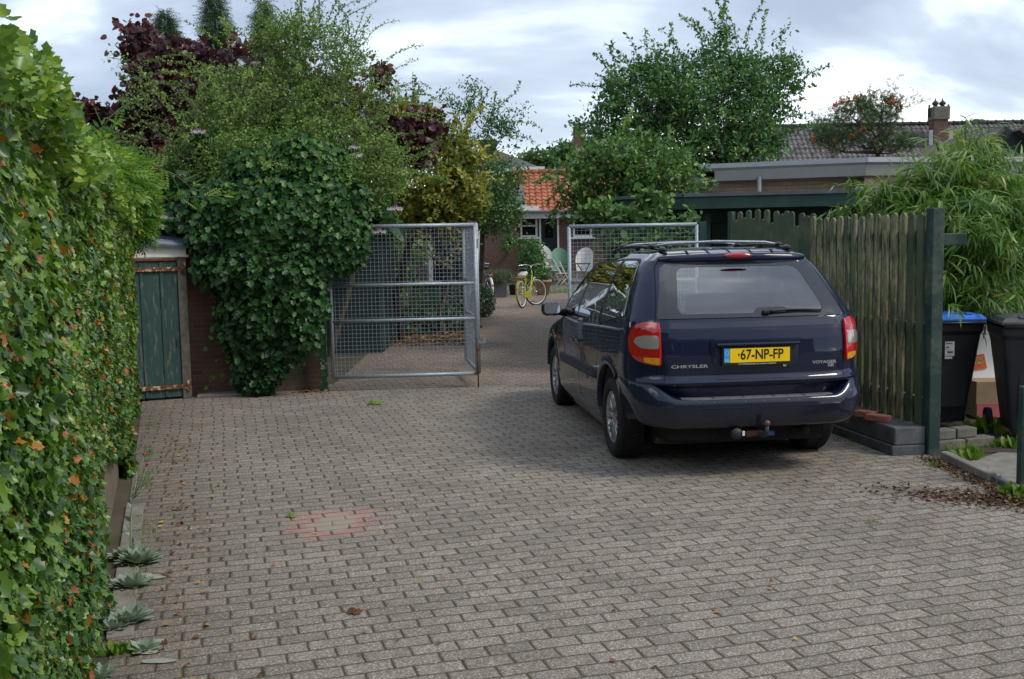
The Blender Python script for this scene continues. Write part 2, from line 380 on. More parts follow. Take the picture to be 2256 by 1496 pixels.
M_['brick_house'] = brickmat('brown red brick', [(.155, .075, .054), (.095, .052, .040), (.13, .078, .055)], (.13, .11, .09))
M_['brick_tan'] = brickmat('tan brick', [(.42, .28, .17), (.30, .21, .135), (.36, .23, .15)], (.19, .17, .15), bw=.22, bh=.072, stain=(.17, .125, .085))
def paving_mat():
    n = NT('concrete brick paving'); g = n.n('ShaderNodeTexCoord').outputs['Object']
    TH = .285
    wob = n.n('ShaderNodeTexNoise', {'Scale': .55, 'Detail': 2.0, 'Vector': g}).outputs['Color']
    wv = n.n('ShaderNodeVectorMath', {0: wob, 1: (.5, .5, .5)}, operation='SUBTRACT').outputs[0]
    wv = n.n('ShaderNodeVectorMath', {0: wv, 'Scale': .10}, operation='SCALE').outputs[0]
    w2 = n.n('ShaderNodeTexNoise', {'Scale': 11.0, 'Detail': 2.0, 'Vector': g}).outputs['Color']
    w2 = n.n('ShaderNodeVectorMath', {0: w2, 1: (.5, .5, .5)}, operation='SUBTRACT').outputs[0]
    w2 = n.n('ShaderNodeVectorMath', {0: w2, 'Scale': .012}, operation='SCALE').outputs[0]
    p = n.n('ShaderNodeVectorMath', {0: g, 1: wv}, operation='ADD').outputs[0]
    p = n.n('ShaderNodeVectorMath', {0: p, 1: w2}, operation='ADD').outputs[0]
    mp = n.n('ShaderNodeMapping', {'Vector': p, 'Rotation': (0, 0, -TH)}); mp.vector_type = 'POINT'
    s = n.n('ShaderNodeSeparateXYZ', {0: mp.outputs[0]}); L, H = .216, .108
    v = n.math('DIVIDE', s.outputs[1], H); row = n.math('FLOOR', v); fv = n.math('FRACT', v)
    jit = n.n('ShaderNodeTexWhiteNoise', {'W': row}, noise_dimensions='1D').outputs['Value']
    off = n.math('ADD', n.math('MULTIPLY', n.math('FLOORED_MODULO', row, 2.0), .5), n.math('MULTIPLY', jit, .16))
    u = n.math('ADD', n.math('DIVIDE', s.outputs[0], L), off); cu = n.math('FLOOR', u); fu = n.math('FRACT', u)
    ident = n.n('ShaderNodeCombineXYZ', {0: cu, 1: row}).outputs[0]
    rn = n.n('ShaderNodeTexWhiteNoise', {'Vector': ident}, noise_dimensions='2D')
    rv = rn.outputs['Value']; rc = rn.outputs['Color']
    # each paver sits a little out of line
    rs = n.n('ShaderNodeSeparateXYZ', {0: rc})
    dl = n.math('MULTIPLY', n.math('MINIMUM', fv, n.math('SUBTRACT', 1.0, fv)), H)
    dh = n.math('MULTIPLY', n.math('MINIMUM', n.math('ADD', fu, n.math('MULTIPLY', rs.outputs[0], .02)), n.math('SUBTRACT', 1.0, fu)), L)
    j1 = n.math('SUBTRACT', 1.0, n.step(dl, .0012, .0052)); j2 = n.math('SUBTRACT', 1.0, n.step(dh, .0035, .0085))
    joint = n.math('MAXIMUM', j1, j2)
    bev = n.math('MINIMUM', n.step(dl, .001, .013), n.step(dh, .004, .018))
    # colours
    fine = n.n('ShaderNodeTexVoronoi', {'Vector': g, 'Scale': 170.0}); fc = n.n('ShaderNodeSeparateXYZ', {0: fine.outputs['Color']}).outputs[0]
    ag = n.ramp(fc, [(0, (.125, .116, .104)), (.42, (.200, .174, .143)), (.80, (.285, .252, .210)), (.97, (.46, .435, .40))])
    base = n.mix(n.math('MULTIPLY', rv, .8), (.88, .86, .84), (1.26, 1.23, 1.20))
    col = n.mix(1.0, ag, base, 'MULTIPLY')
    big = n.noise(g, .55, 5, .6)
    col = n.mix(n.step(big, .42, .72), col, n.mix(1.0, col, (.80, .79, .78), 'MULTIPLY'))
    col = n.mix(n.math('MULTIPLY', n.step(n.noise(g, .9, 5, .65), .56, .68), .42), col, n.mix(1.0, col, (.62, .60, .58), 'MULTIPLY'))
    col = n.mix(n.math('MULTIPLY', n.step(n.noise(g, 3.1, 5, .65), .60, .68), .30), col, (.34, .30, .24))
    # reddish spill on the stones, dry sand in its middle
    def spot(c, r, sq=1.0):
        q = n.n('ShaderNodeVectorMath', {0: g, 1: (c[0], c[1], 0)}, operation='SUBTRACT').outputs[0]
        q = n.n('ShaderNodeVectorMath', {0: q, 1: (1, sq, 0)}, operation='MULTIPLY').outputs[0]
        d = n.n('ShaderNodeVectorMath', {0: q}, operation='LENGTH').outputs['Value']
        return n.math('ADD', d, n.math('MULTIPLY', n.noise(g, 5.5, 4, .6), r*1.9))
    d = spot(SPOT, .26, .8)
    col = n.mix(n.math('MULTIPLY', n.math('SUBTRACT', 1.0, n.step(d, .42, .60)), .80), col, (.42, .20, .16))
    col = n.mix(n.math('MULTIPLY', n.math('SUBTRACT', 1.0, n.step(d, .38, .44)), .9), col, (.33, .28, .225))
    d2 = spot(SPOT2, .14, .6); col = n.mix(n.math('SUBTRACT', 1.0, n.step(d2, .10, .16)), col, (.36, .10, .10))
    # darker band along the left wall, its edge broken by noise
    sg = n.n('ShaderNodeSeparateXYZ', {0: g})
    wl_ = n.math('ADD', n.math('ADD', sg.outputs[0], .33), n.math('MULTIPLY', sg.outputs[1], .345))
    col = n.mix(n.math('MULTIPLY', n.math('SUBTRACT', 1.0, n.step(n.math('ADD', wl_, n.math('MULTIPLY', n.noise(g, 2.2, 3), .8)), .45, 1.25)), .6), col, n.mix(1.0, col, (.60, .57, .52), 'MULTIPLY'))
    # blobs of lime and gum
    vo = n.n('ShaderNodeTexVoronoi', {'Vector': g, 'Scale': 1.7, 'Randomness': 1.0}).outputs['Distance']
    col = n.mix(n.math('MULTIPLY', n.math('SUBTRACT', 1.0, n.step(vo, .02, .035)), .5), col, (.42, .41, .38))
    col = n.mix(n.step(sg.outputs[1], 12.6, 14.5), col, n.mix(1.0, col, (1.0, .88, .80), 'MULTIPLY'))
    moss = n.ramp(n.noise(g, 7, 4, .6), [(.30, (.040, .030, .020)), (.48, (.085, .058, .026)), (.60, (.085, .078, .022)), (.75, (.06, .085, .02))])
    dark = (.062, .051, .040)
    jc = n.mix(n.math('MULTIPLY', n.step(n.noise(g, 1.6, 3), .35, .6), .85), n.mix(j2, dark, moss), moss)
    jc = n.mix(j2, n.mix(.65, jc, dark), jc)
    col = n.mix(n.math('MULTIPLY', n.math('SUBTRACT', 1.0, bev), .35), col, dark)
    col = n.mix(joint, col, jc)
    col = n.mix(n.math('MULTIPLY', n.math('SUBTRACT', 1.0, n.step(d, .36, .44)), .75), col, (.30, .255, .205))
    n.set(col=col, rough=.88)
    h = n.math('ADD', n.math('MULTIPLY', bev, 1.0), n.math('MULTIPLY', n.math('ADD', rv, rs.outputs[2]), .12))
    h = n.math('ADD', h, n.math('MULTIPLY', fc, .16)); h = n.math('SUBTRACT', h, n.math('MULTIPLY', joint, .6))
    n.bump(h, .75, .006)
    return n.m
SPOT = G(735, 1152); SPOT2 = G(612, 901)
# ================================================================ ground
def ground_z(x, y): return float(np.interp(y, [0, 14, 24.5, 34, 36, 38], [0, 0, .28, .42, .50, .80]))    # the yard climbs gently to the cottage
def GO(px, py):                          # point of the yard's surface seen at a place of the photo
    for Y in np.arange(13.0, 60.0, .05).tolist():
        p = A(px, py, Y)
        if p.z <= ground_z(0, Y): return p
    return p
mb = MB(); ys = [-6, 0, 4, 8, 12, 14, 16, 20, 24.5, 28, 30, 31, 32, 33, 34, 36, 37, 38, 45, 60, 120, 600]; xs = [-500, -60, -12, -6, -3, 0, 3, 6, 12, 60, 500]
vs = [(x, y, ground_z(x, y)-.004) for y in ys for x in xs]; nx = len(xs)
mb.add(vs, [(j*nx+i, j*nx+i+1, (j+1)*nx+i+1, (j+1)*nx+i) for j in range(len(ys)-1) for i in range(nx-1)])
tag(mb.build('ground', plain('garden soil', (.07, .058, .035), .95, 0, .5, 2, bump=.6)), kind='structure')
def sheet(name, poly, z, mat, **k):
    me = bpy.data.meshes.new(name); me.from_pydata([(x, y, z) for x, y in poly], [], [tuple(range(len(poly)))]); me.update()
    return tag(link(name, me, mat), kind='structure', **k)
PM = paving_mat()
kerb = [G(2048, 1003), G(2120, 1035), G(2200, 1075), G(2256, 1100)]
sheet('paved_lane', [(-.35+.345*5, -5), (-.30, -.0), (-1.02, 2.0), (-4.95, 13.3), (-2.9, 12.95), (-2.4, 13.3), (-2.4, 14.0), (2.72, 14.0), (2.75, 12.3), (3.25, 10.2), (3.46, 8.1), (3.60, 7.2), (4.2, 6.3), (9, 5.4), (9, -5)][::-1], .003, PM)
far_ = MB(); ky = [14.0, 15, 16, 17.6, 18.6, 20, 22, 24.5, 27, 30.6]; lx = np.interp(ky, [14, 17.6, 18.6, 30.6], [-2.4, -2.4, -.9, -.95]).tolist(); rx_ = np.interp(ky, [14, 22, 30.6], [2.72, 2.6, 1.8]).tolist()
far_.add([(x, y, ground_z(0, y)+.003) for y, l_, r_ in zip(ky, lx, rx_) for x in (l_, r_)], [(2*i, 2*i+1, 2*i+3, 2*i+2) for i in range(len(ky)-1)]); tag(far_.build('paved_yard', PM), kind='structure')
gv = NT('yard gravel'); g_ = gv.obj(); gv.set(col=gv.ramp(gv.noise(g_, 14, 4, .7), [(.3, (.13, .115, .10)), (.7, (.22, .19, .165))]), rough=.9)
yard = MB(); yd = [(-1.4, 30.6), (-1.4, 34), (-1.4, 36), (-1.4, 38.2), (9, 38.2), (9, 36), (9, 34), (9, 30.6)]
yard.add([(x, y, ground_z(x, y)+.006) for x, y in yd], [(0, 7, 6, 1), (1, 6, 5, 2), (2, 5, 4, 3)]); tag(yard.build('yard_terrace', gv.m), kind='structure')
# ================================================================ the car
def build_car():
    loc = (1.745, 8.51, 0); yaw = .1275
    car = empty('parked_minivan', 'dark blue minivan with a roof rack and yellow number plate, parked beside the picket fence', 'car', loc, yaw)
    n = NT('dark blue car paint'); o = n.obj(); sp = n.n('ShaderNodeSeparateXYZ', {0: o})
    dirt = n.math('MULTIPLY', n.math('SUBTRACT', 1.0, n.step(n.math('ADD', sp.outputs[2], n.math('MULTIPLY', n.noise(o, 4, 4), .35)), .45, .95)), .55)
    flk = n.n('ShaderNodeTexVoronoi', {'Vector': o, 'Scale': 900.0})
    base = n.mix(n.n('ShaderNodeSeparateXYZ', {0: flk.outputs['Color']}).outputs[0], (.0005, .0032, .019), (.0012, .0085, .042))
    n.set(col=n.mix(dirt, base, (.030, .028, .026)), metal=0.0, coat=1.0, cr=.03, rough=n.math('ADD', .50, n.math('MULTIPLY', dirt, .4)), spec=.12)
    PAINT = n.m
    DARK = plain('cabin grey', (.10, .105, .11), .8, 0, .2, 6); SEAM = plain('panel gap', (.002, .002, .003), .9, 0, .1, 5)
    def glass(name, tint, k=1.25, c0=.02):
        g = NT(name); tr = g.n('ShaderNodeBsdfTransparent', {'Color': (*tint, 1)}); gl = g.n('ShaderNodeBsdfGlossy', {'Color': (1, 1, 1, 1), 'Roughness': .015})
        lw = g.n('ShaderNodeFresnel', {'IOR': 1.52}); f = g.math('ADD', g.math('MULTIPLY', lw.outputs[0], k), c0, clamp=True)
        mx = g.n('ShaderNodeMixShader', {0: f}); g.l(tr.outputs[0], mx.inputs[1]); g.l(gl.outputs[0], mx.inputs[2]); g.l(mx.outputs[0], g.out.inputs[0]); return g.m
    GL_R = glass('rear window glass', (.66, .76, .73), 1.8, .12); GL_S = glass('tinted side glass', (.12, .15, .14), .8, .01); GL_F = glass('windscreen glass', (.7, .78, .75))
    FRIT = plain('black window border', (.020, .020, .023), .06, 0, .1, 5, coat=.6, spec=.6)
    # ---------------- body surface: plan outline at each height
    zw = [(.16, .85), (.24, .90), (.32, .925), (.45, .940), (.6, .947), (.8, .950), (.95, .946), (1.05, .938), (1.15, .930), (1.22, .918), (1.30, .888), (1.40, .846), (1.50, .800), (1.58, .757), (1.63, .722), (1.665, .685), (1.69, .64)]
    zr = [(.16, -.36), (.375, -.36), (.395, -.92), (.60, -.935), (.70, -.945), (.722, -.975), (.745, -.985), (.765, -.965), (.80, -.945), (.95, -.945), (1.05, -.932), (1.15, -.908), (1.22, -.878), (1.30, -.815), (1.40, -.72), (1.50, -.618), (1.58, -.53), (1.63, -.475), (1.665, -.47), (1.69, -.42)]
    zf = [(.16, 3.55), (.3, 3.72), (.5, 3.78), (.7, 3.72), (.82, 3.60), (.90, 3.40), (.97, 3.05), (1.03, 2.72), (1.10, 2.50), (1.20, 2.33), (1.35, 2.05), (1.5, 1.73), (1.6, 1.47), (1.65, 1.28), (1.69, 1.05)]
    zrc = [(.16, .3), (.6, .40), (.9, .40), (1.1, .36), (1.3, .30), (1.5, .24), (1.62, .22), (1.69, .26)]
    ip = lambda tab, z: float(np.interp(z, [a for a, _ in tab], [b for _, b in tab]))
    def outline(z, inset=0.0, raw=False):           # left half: from rear centre round the corner to front centre, as (x>=0, y)
        w = ip(zw, z)-inset; yr = ip(zr, z)+inset; yf = ip(zf, z)-inset; rc = ip(zrc, z); rf = .55
        pts = []; bow = .055
        for t in np.linspace(0, 1, 14): x = t*(w-rc); pts.append((x, yr+bow*(x/w)**2))
        y0 = pts[-1][1]
        for t in np.linspace(0, 1, 15)[1:]:
            a = t*math.pi/2; pts.append((w-rc+rc*math.sin(a)**.92, y0+(rc+.03)*(1-math.cos(a)**.92)))
        ys = pts[-1][1]; ye = yf-rf
        for t in np.linspace(0, 1, 34)[1:]:
            y = ys+t*(ye-ys); wf = w-max(0, (y-1.9))**2*.020-.012*max(0, .4-y)**2; pts.append((wf, y))
        wl_ = pts[-1][0]
        for t in np.linspace(0, 1, 12)[1:]:
            a = t*math.pi/2; pts.append((wl_-rf*(1-math.cos(a)), ye+rf*math.sin(a)))
        xe = pts[-1][0]
        for t in np.linspace(0, 1, 8)[1:]: pts.append((xe*(1-t), yf))
        if not raw and z < .73:          # tucked in behind the bumper
            iw = min(.16, (.73-z)*1.5); pts = [(max(0, x-iw*min(1, max(0, (-.40-y)/.04))*min(1, x/.5)), y) for x, y in pts]
        return np.array(pts)
    zs = sorted(set([round(a, 4) for a in np.concatenate([np.linspace(.16, 1.69, 44), [z for z, _ in zr]])]))
    def loft(inset, z0, z1, caps=True, zl=None):
        V = []; F = []; zl = zl or [z for z in zs if z0 <= z <= z1]
        rings = []
        for z in zl: rings.append((outline(z, inset), z))
        if inset == 0:                    # crowned roof
            o = outline(1.69)
            c = np.array([0, .35])
            for k, z in ((.965, 1.712), (.90, 1.728), (.75, 1.742), (.5, 1.752), (.2, 1.757)):
                q = c+(o-c)*np.array([k, 1-(1-k)*.75]); rings.append((q, z))
        n = len(rings[0][0])
        for r, z in rings:
            full = [(x, y) for x, y in r]+[(-x, y) for x, y in r[::-1][1:-1]]
            for x, y in full:
                zz = z+ (max(0, (.35-abs(y-.5))*0))
                V.append((x, y, zz))
        m = 2*n-2
        for i in range(len(rings)-1):
            for k in range(m): F.append((i*m+k, i*m+(k+1) % m, (i+1)*m+(k+1) % m, (i+1)*m+k))
        F.append(tuple(range(m))[::-1]); F.append(tuple((len(rings)-1)*m+k for k in range(m)))
        return V, F
    def mk(V, F, name='tmp'):
        me = bpy.data.meshes.new(name); me.from_pydata(V, [], F); me.update(); return bpy.data.objects.new(name, me)
    body = mk(*loft(0, 0, 9)); C.objects.link(body); body.data.materials.append(PAINT); body.data.materials.append(DARK)
    cutters = []
    cab = mk(*loft(.055, .80, 1.64)); cab.data.materials.append(PAINT); cab.data.materials.append(DARK); cab.data.polygons.foreach_set('material_index', [1]*len(cab.data.polygons)); cutters.append(cab)
    def prismob(poly, f, a, b):
        q = MB(); n = len(poly); vs = [f(p, a) for p in poly]+[f(p, b) for p in poly]
        q.add(vs, [tuple(range(n))[::-1], tuple(range(n, 2*n))]+[(k, (k+1) % n, n+(k+1) % n, n+k) for k in range(n)])
        ob = mk(q.v, q.f); ob.data.materials.append(PAINT); ob.data.materials.append(DARK); ob.data.polygons.foreach_set('material_index', [1]*len(ob.data.polygons))
        bm = bmesh.new(); bm.from_mesh(ob.data); bmesh.ops.recalc_face_normals(bm, faces=bm.faces); bm.to_mesh(ob.data); bm.free(); return ob
    def rr(pts, r, k=5):                  # round the corners of a polygon
        out = []; n = len(pts)
        for i in range(n):
            p = Vector(pts[i]).to_2d(); a = (Vector(pts[i-1]).to_2d()-p); b = (Vector(pts[(i+1) % n]).to_2d()-p)
            ri = r[i] if isinstance(r, (list, tuple)) else r
            ra = min(ri, a.length*.45, b.length*.45); A_ = p+a.normalized()*ra; B_ = p+b.normalized()*ra
            for t in np.linspace(0, 1, k): out.append(tuple((1-t)**2*A_+2*t*(1-t)*p+t*t*B_))
        return out
    def dens(loop, step=.03):
        out = []
        for i in range(len(loop)):
            a = np.array(loop[i]); b = np.array(loop[(i+1) % len(loop)]); m = max(1, int(np.linalg.norm(b-a)/step))
            for t in range(m): out.append(tuple(a+(b-a)*t/m))
        return out
    REARG = rr([(-.748, 1.222), (.748, 1.222), (.612, 1.634), (-.612, 1.634)], [.03, .03, .07, .07])
    REARC = rr([(-.59, 1.252), (.59, 1.252), (.495, 1.602), (-.495, 1.602)], .055)
    W_FRONT = rr([(1.36, 1.075), (2.06, 1.10), (1.62, 1.42), (1.30, 1.60)], [.02, .03, .15, .03])
    W_MID = rr([(.38, 1.10), (1.30, 1.075), (1.24, 1.612), (.42, 1.655)], .02)
    W_QTR = rr([(-.50, 1.235), (.30, 1.125), (.34, 1.655), (-.20, 1.662)], [.06, .02, .02, .20])
    W_SCR = rr([(-.74, 1.08), (.74, 1.08), (.58, 1.60), (-.58, 1.60)], .06)
    shrink = lambda lp, k: [tuple(np.array(np.mean(lp, 0))+(np.array(p)-np.mean(lp, 0))*k) for p in lp]
    cutters.append(prismob(shrink(REARG, .955), lambda p, d: (p[0], d, p[1]), -1.2, -.2))
    for wpoly in (W_FRONT, W_MID, W_QTR):
        for s in (-1, 1): cutters.append(prismob(shrink(wpoly, .94), lambda p, d: (s*d, p[0], p[1]), .5, 1.2))
    cutters.append(prismob(shrink(W_SCR, .94), lambda p, d: (p[0], d, p[1]), 1.2, 3.0))
    for s in (-1, 1):
        for y in (0, 2.88):
            r = .428
            cutters.append(prismob([(r*math.cos(a)+y, r*math.sin(a)*1.02+.355) for a in np.linspace(0, 2*math.pi, 49)[:-1]], lambda p, d: (s*d, p[0], p[1]), .62, 1.2))
    for c_ in cutters:
        C.objects.link(c_); md = body.modifiers.new('b', 'BOOLEAN'); md.operation = 'DIFFERENCE'; md.object = c_; md.solver = 'EXACT'
    bpy.context.view_layer.update()
    dg = bpy.context.evaluated_depsgraph_get(); me = bpy.data.meshes.new_from_object(body.evaluated_get(dg))
    for c_ in cutters: bpy.data.objects.remove(c_)
    bpy.data.objects.remove(body)
    me.name = 'body'; bo = bpy.data.objects.new('body', me); C.objects.link(bo); bo.parent = car
    me.polygons.foreach_set('use_smooth', [True]*len(me.polygons)); me.set_sharp_from_angle(angle=math.radians(32))
    # ---------------- mapping onto the surface
    def Srear(x, z, off=0.0):
        o = outline(z); k = 30; y = np.interp(abs(x), o[:k, 0], o[:k, 1]); return Vector((x, y, z))
    def Sside(y, z, s=-1):
        o = outline(z); k0, k1 = 14, 61; x = np.interp(y, o[k0:k1, 1], o[k0:k1, 0]); return Vector((s*x, y, z))
    def Sarc(t, z, s=-1):                 # t = length along the outline from the rear centre
        o = outline(z)[:62]; d = np.concatenate([[0], np.cumsum(np.linalg.norm(np.diff(o, axis=0), axis=1))])
        return Vector((s*np.interp(t, d, o[:, 0]), np.interp(t, d, o[:, 1]), z))
    def Sfront(x, z): return Vector((x, ip(zf, z)-max(0, abs(x)-.45)**2*.6, z))
    def offp(f, a, b, off):
        e = .004; p = f(a, b); u = f(a+e, b)-f(a-e, b); v = f(a, b+e)-f(a, b-e); nn = u.cross(v)
        if nn.length < 1e-12: return p
        nn.normalize(); c = p-Vector((0, .8, .9))
        if nn.dot(c) < 0: nn = -nn
        return p+nn*off
    def patch(name, loop, f, mat, off, rings=7, parent=None, bulge=0.0, mb=None, mi=0):
        lp = dens(loop); c = np.mean(lp, 0); q = mb or MB(); vs = []; fs = []; n = len(lp)
        for i in range(rings):
            k = 1-i/rings; oo = off+bulge*(1-k**3)
            vs += [offp(f, *(c+(np.array(p)-c)*k), oo) for p in lp]
        vs.append(offp(f, *c, off+bulge))
        # skirt down to the surface
        rim = [tuple(v) for v in vs[:n]]; base = [offp(f, *p, -.004) for p in lp]
        for i in range(rings-1):
            for k in range(n): fs.append((i*n+k, i*n+(k+1) % n, (i+1)*n+(k+1) % n, (i+1)*n+k))
        for k in range(n): fs.append(((rings-1)*n+k, (rings-1)*n+(k+1) % n, rings*n))
        q.add(vs, fs, mi, True); q.add(rim+base, [(n+k, n+(k+1) % n, (k+1) % n, k) for k in range(n)], mi, False)
        if mb is None: return q.build(name, mat, parent or car)
    def ringpatch(name, lo, li, f, mat, off, parent=None, m=None):
        n = 96; q = MB()
        def resamp(lp):
            lp = dens(lp, .01); c = np.mean(lp, 0); an = [math.atan2(p[1]-c[1], p[0]-c[0]) for p in lp]
            i0 = int(np.argmin(np.abs(an))); lp = lp[i0:]+lp[:i0]; return [lp[int(i*len(lp)/n)] for i in range(n)], None
        a, b = resamp(lo)[0], resamp(li)[0]; K = 4
        vs = [offp(f, *(np.array(p)*(1-t)+np.array(r)*t), off) for t in np.linspace(0, 1, K) for p, r in zip(a, b)]
        q.add(vs, [(i*n+k, i*n+(k+1) % n, (i+1)*n+(k+1) % n, (i+1)*n+k) for i in range(K-1) for k in range(n)], 0, True)
        return q.build(name, mat, parent or car)
    def seam(lst, w=.0035, off=.0012):     # dark gap lines drawn as thin strips
        q = MB()
        for f, pts in lst:
            d = []
            for i in range(len(pts)-1):
                a = np.array(pts[i]); b = np.array(pts[i+1]); m = max(1, int(np.linalg.norm(b-a)/.02))
                d += [a+(b-a)*t/m for t in range(m)]
            d.append(np.array(pts[-1])); vs = []
            for i, p in enumerate(d):
                t = d[min(i+1, len(d)-1)]-d[max(0, i-1)]; t = t/np.linalg.norm(t); nn = np.array([-t[1], t[0]])
                vs += [offp(f, *(p+nn*w), off), offp(f, *(p-nn*w), off)]
            q.add(vs, [(2*i, 2*i+1, 2*i+3, 2*i+2) for i in range(len(d)-1)])
        return q
    L = lambda y, z: Sside(y, z, -1)
    R_ = lambda y, z: Sside(y, z, 1)
    # windows
    rg = patch('rear_window', REARG, Srear, GL_R, .006); ringpatch('window_border', dens(REARG), REARC, Srear, FRIT, .0075, rg)
    patch('window_border', rr([(.0, 1.250), (.30, 1.250), (.28, 1.292), (.04, 1.292)], .03), Srear, FRIT, .0078, 3, rg)
    for f, s in ((L, -1), (R_, 1)):
        for wp in (W_FRONT, W_MID, W_QTR): patch('side_window', wp, f, GL_S, .004)
        seam([(f, wp+[wp[0]]) for wp in (W_FRONT, W_MID, W_QTR)], .0032, .0052).build('window_seal', M_['rubber'], car)
        ringpatch('window_pillar', rr([(-.53, 1.22), (2.12, 1.07), (1.66, 1.44), (1.34, 1.63), (.3, 1.675), (-.22, 1.678)], [.05, .03, .1, .03, .03, .2]), rr([(-.49, 1.25), (2.0, 1.10), (1.60, 1.42), (1.30, 1.60), (.3, 1.645), (-.20, 1.65)], .05), f, M_['rubber'], .002)
        for a, b in (((1.33, 1.06), (1.27, 1.62)), ((.34, 1.10), (.38, 1.66))):
            patch('window_pillar', [(a[0]-.022, a[1]), (a[0]+.022, a[1]), (b[0]+.022, b[1]), (b[0]-.022, b[1])], f, FRIT, .0045, 3)
    patch('windscreen', W_SCR, Sfront, GL_F, .006)
    # panel gaps
    TG = [(-.715, .735), (-.715, .88), (-.765, 1.20), (-.66, 1.60), (-.61, 1.668), (.61, 1.668), (.66, 1.60), (.765, 1.20), (.715, .88), (.715, .735)]
    sm = [(Srear, TG), (Srear, [(-.71, .80), (.71, .80)])]
    for f in (L, R_):
        sm += [(f, [(1.32, 1.06), (1.34, .8), (1.30, .55), (1.22, .34)]), (f, [(.36, 1.10), (.40, .9), (.46, .62), (.44, .30)]), (f, [(2.16, 1.05), (2.30, .85), (2.36, .62), (2.30, .34)]), (f, [(.36, 1.02), (-.52, 1.10)])]
    for one in sm: seam([one]).build('panel_gap', SEAM, car)
    # rear spoiler lip with the high brake light
    q = MB(); xs = np.linspace(-.615, .615, 25); vs = []
    for x in xs:
        b = Srear(x, 1.655); e = 1-(abs(x)/.63)**4
        vs += [(x, b.y+.10, 1.722-.02*(x/.6)**2), (x, b.y-.010*e, 1.710-.02*(x/.6)**2), (x, b.y-.022*e, 1.690-.018*(x/.6)**2), (x, b.y-.020*e, 1.655-.008*(x/.6)**2), (x, b.y+.01, 1.648)]
    q.add(vs, [(5*i+k, 5*i+k+1, 5*i+6+k, 5*i+5+k) for i in range(24) for k in range(4)], 0, True); q.build('spoiler', PAINT, car)
    RED = NT('red lamp lens'); o = RED.obj(); v = RED.n('ShaderNodeTexWave', {'Vector': o, 'Scale': 60.0, 'Distortion': 0.0}, wave_type='BANDS', bands_direction='Z')
    RED.set(col=RED.mix(RED.math('MULTIPLY', v.outputs['Fac'], .5), (.50, .005, .010), (.25, .003, .006)), rough=.08, coat=1.0, spec=.7); RED = RED.m
    REDB = plain('bright red reflector', (.85, .03, .02), .1, 0, .3, 60, coat=1); ORG = plain('orange reflector', (1.0, .34, .02), .15, 0, .45, 55, coat=1)
    CLR = NT('clear lamp lens'); o = CLR.obj(); v = CLR.n('ShaderNodeTexWave', {'Vector': o, 'Scale': 45.0}, wave_type='BANDS', bands_direction='X')
    CLR.set(col=CLR.mix(v.outputs['Fac'], (.55, .50, .45), (.22, .20, .19)), rough=.1, coat=1.0, metal=.3); CLR = CLR.m
    q = MB(); q.sphere((0, 0, 0), 1, 12, 0, (.118, .012, .020)); bl = q.build('brake_light', RED, car); bl.location = (.0, -.532, 1.694)
    # tail lamps wrap the corner
    for s in (-1, 1):
        f = lambda t, z, s=s: Sarc(t, z, s)
        lp = rr([(.735, .872), (.730, 1.192), (.84, 1.205), (.97, 1.165), (1.04, 1.07), (1.025, .97), (.94, .905), (.83, .880)], [.02, .07, .06, .08, .08, .08, .06, .04])
        tl = patch('tail_light', lp, f, RED, .018, 8, bulge=.006)
        patch('reversing_lamp', rr([(.747, 1.000), (.747, 1.098), (.85, 1.100), (.93, 1.082), (.96, 1.050), (.91, 1.012), (.86, 1.0)], .02), f, CLR, .0262, 4, tl)
        patch('reflector', rr([(.747, .882), (.747, .935), (.868, .937), (.868, .905), (.81, .888)], .006), f, ORG, .0255, 3, tl)
        seam([(f, [(.743, .88), (.738, 1.19)])], .004, .0225).build('lamp_edge', REDB, tl)
    # number plate recess
    rc = rr([(-.335, .845), (.335, .845), (.365, .99), (.355, 1.085), (-.355, 1.085), (-.365, .99)], [.06, .06, .05, .05, .05, .05])
    patch('plate_surround', rc, Srear, PAINT, .012, 6); pr = rr([(-.32, .862), (.32, .862), (.335, 1.018), (-.335, 1.018)], .03)
    patch('plate_recess', pr, Srear, plain('recess paint', (.004, .007, .022), .5, 0, .2, 5), .0135, 4)
    q = MB(); q.box((0, -.972, 1.028), (.66, .045, .022), bev=.008); q.build('tailgate_handle', PAINT, car)
    pe = bpy.data.objects.new('number_plate', None)
    PY = -.972
    q = MB(); q.box((-.012, PY, .936), (.548, .018, .142), bev=.005); npl = q.build('plate_frame', M_['black'], car)
    YEL = plain('reflective yellow', (1.0, .66, .006), .3, 0, .04, 8); BLU = plain('plate blue', (.03, .36, .80), .3, 0, .04, 8)
    q = MB(); q.box((.011, PY-.0115, .944), (.474, .004, .108), bev=.0015); q.build('number_plate', YEL, npl)
    q = MB(); q.box((-.250, PY-.0115, .944), (.044, .004, .108), bev=.0015); q.build('country_band', BLU, npl)
    def text(name, s, x, z, size, mat, y, parent, sx_=1.0, align='LEFT', ext=.0008, bold=0.0):
        cu = bpy.data.curves.new('t', 'FONT'); cu.body = s; cu.size = size; cu.extrude = ext; cu.align_x = align; cu.offset = bold
        ob = bpy.data.objects.new('t', cu); C.objects.link(ob); bpy.context.view_layer.update()
        me = bpy.data.meshes.new_from_object(ob.evaluated_get(bpy.context.evaluated_depsgraph_get())); bpy.data.objects.remove(ob)
        me.materials.clear(); t = link(name, me, mat, parent); t.scale = (sx_, 1, 1); t.rotation_euler = (math.pi/2, 0, 0); t.location = (x, y, z); return t
    INK = plain('black lettering', (.008, .007, .006), .5, 0, .05, 8)
    text('plate_number', '·67-NP-FP', .014, .915, .106, INK, PY-.0142, npl, .82, 'CENTER', bold=.0018)
    text('lettering', 'NL', -.2505, .899, .030, M_['white'], PY-.0142, npl, 1, 'CENTER')
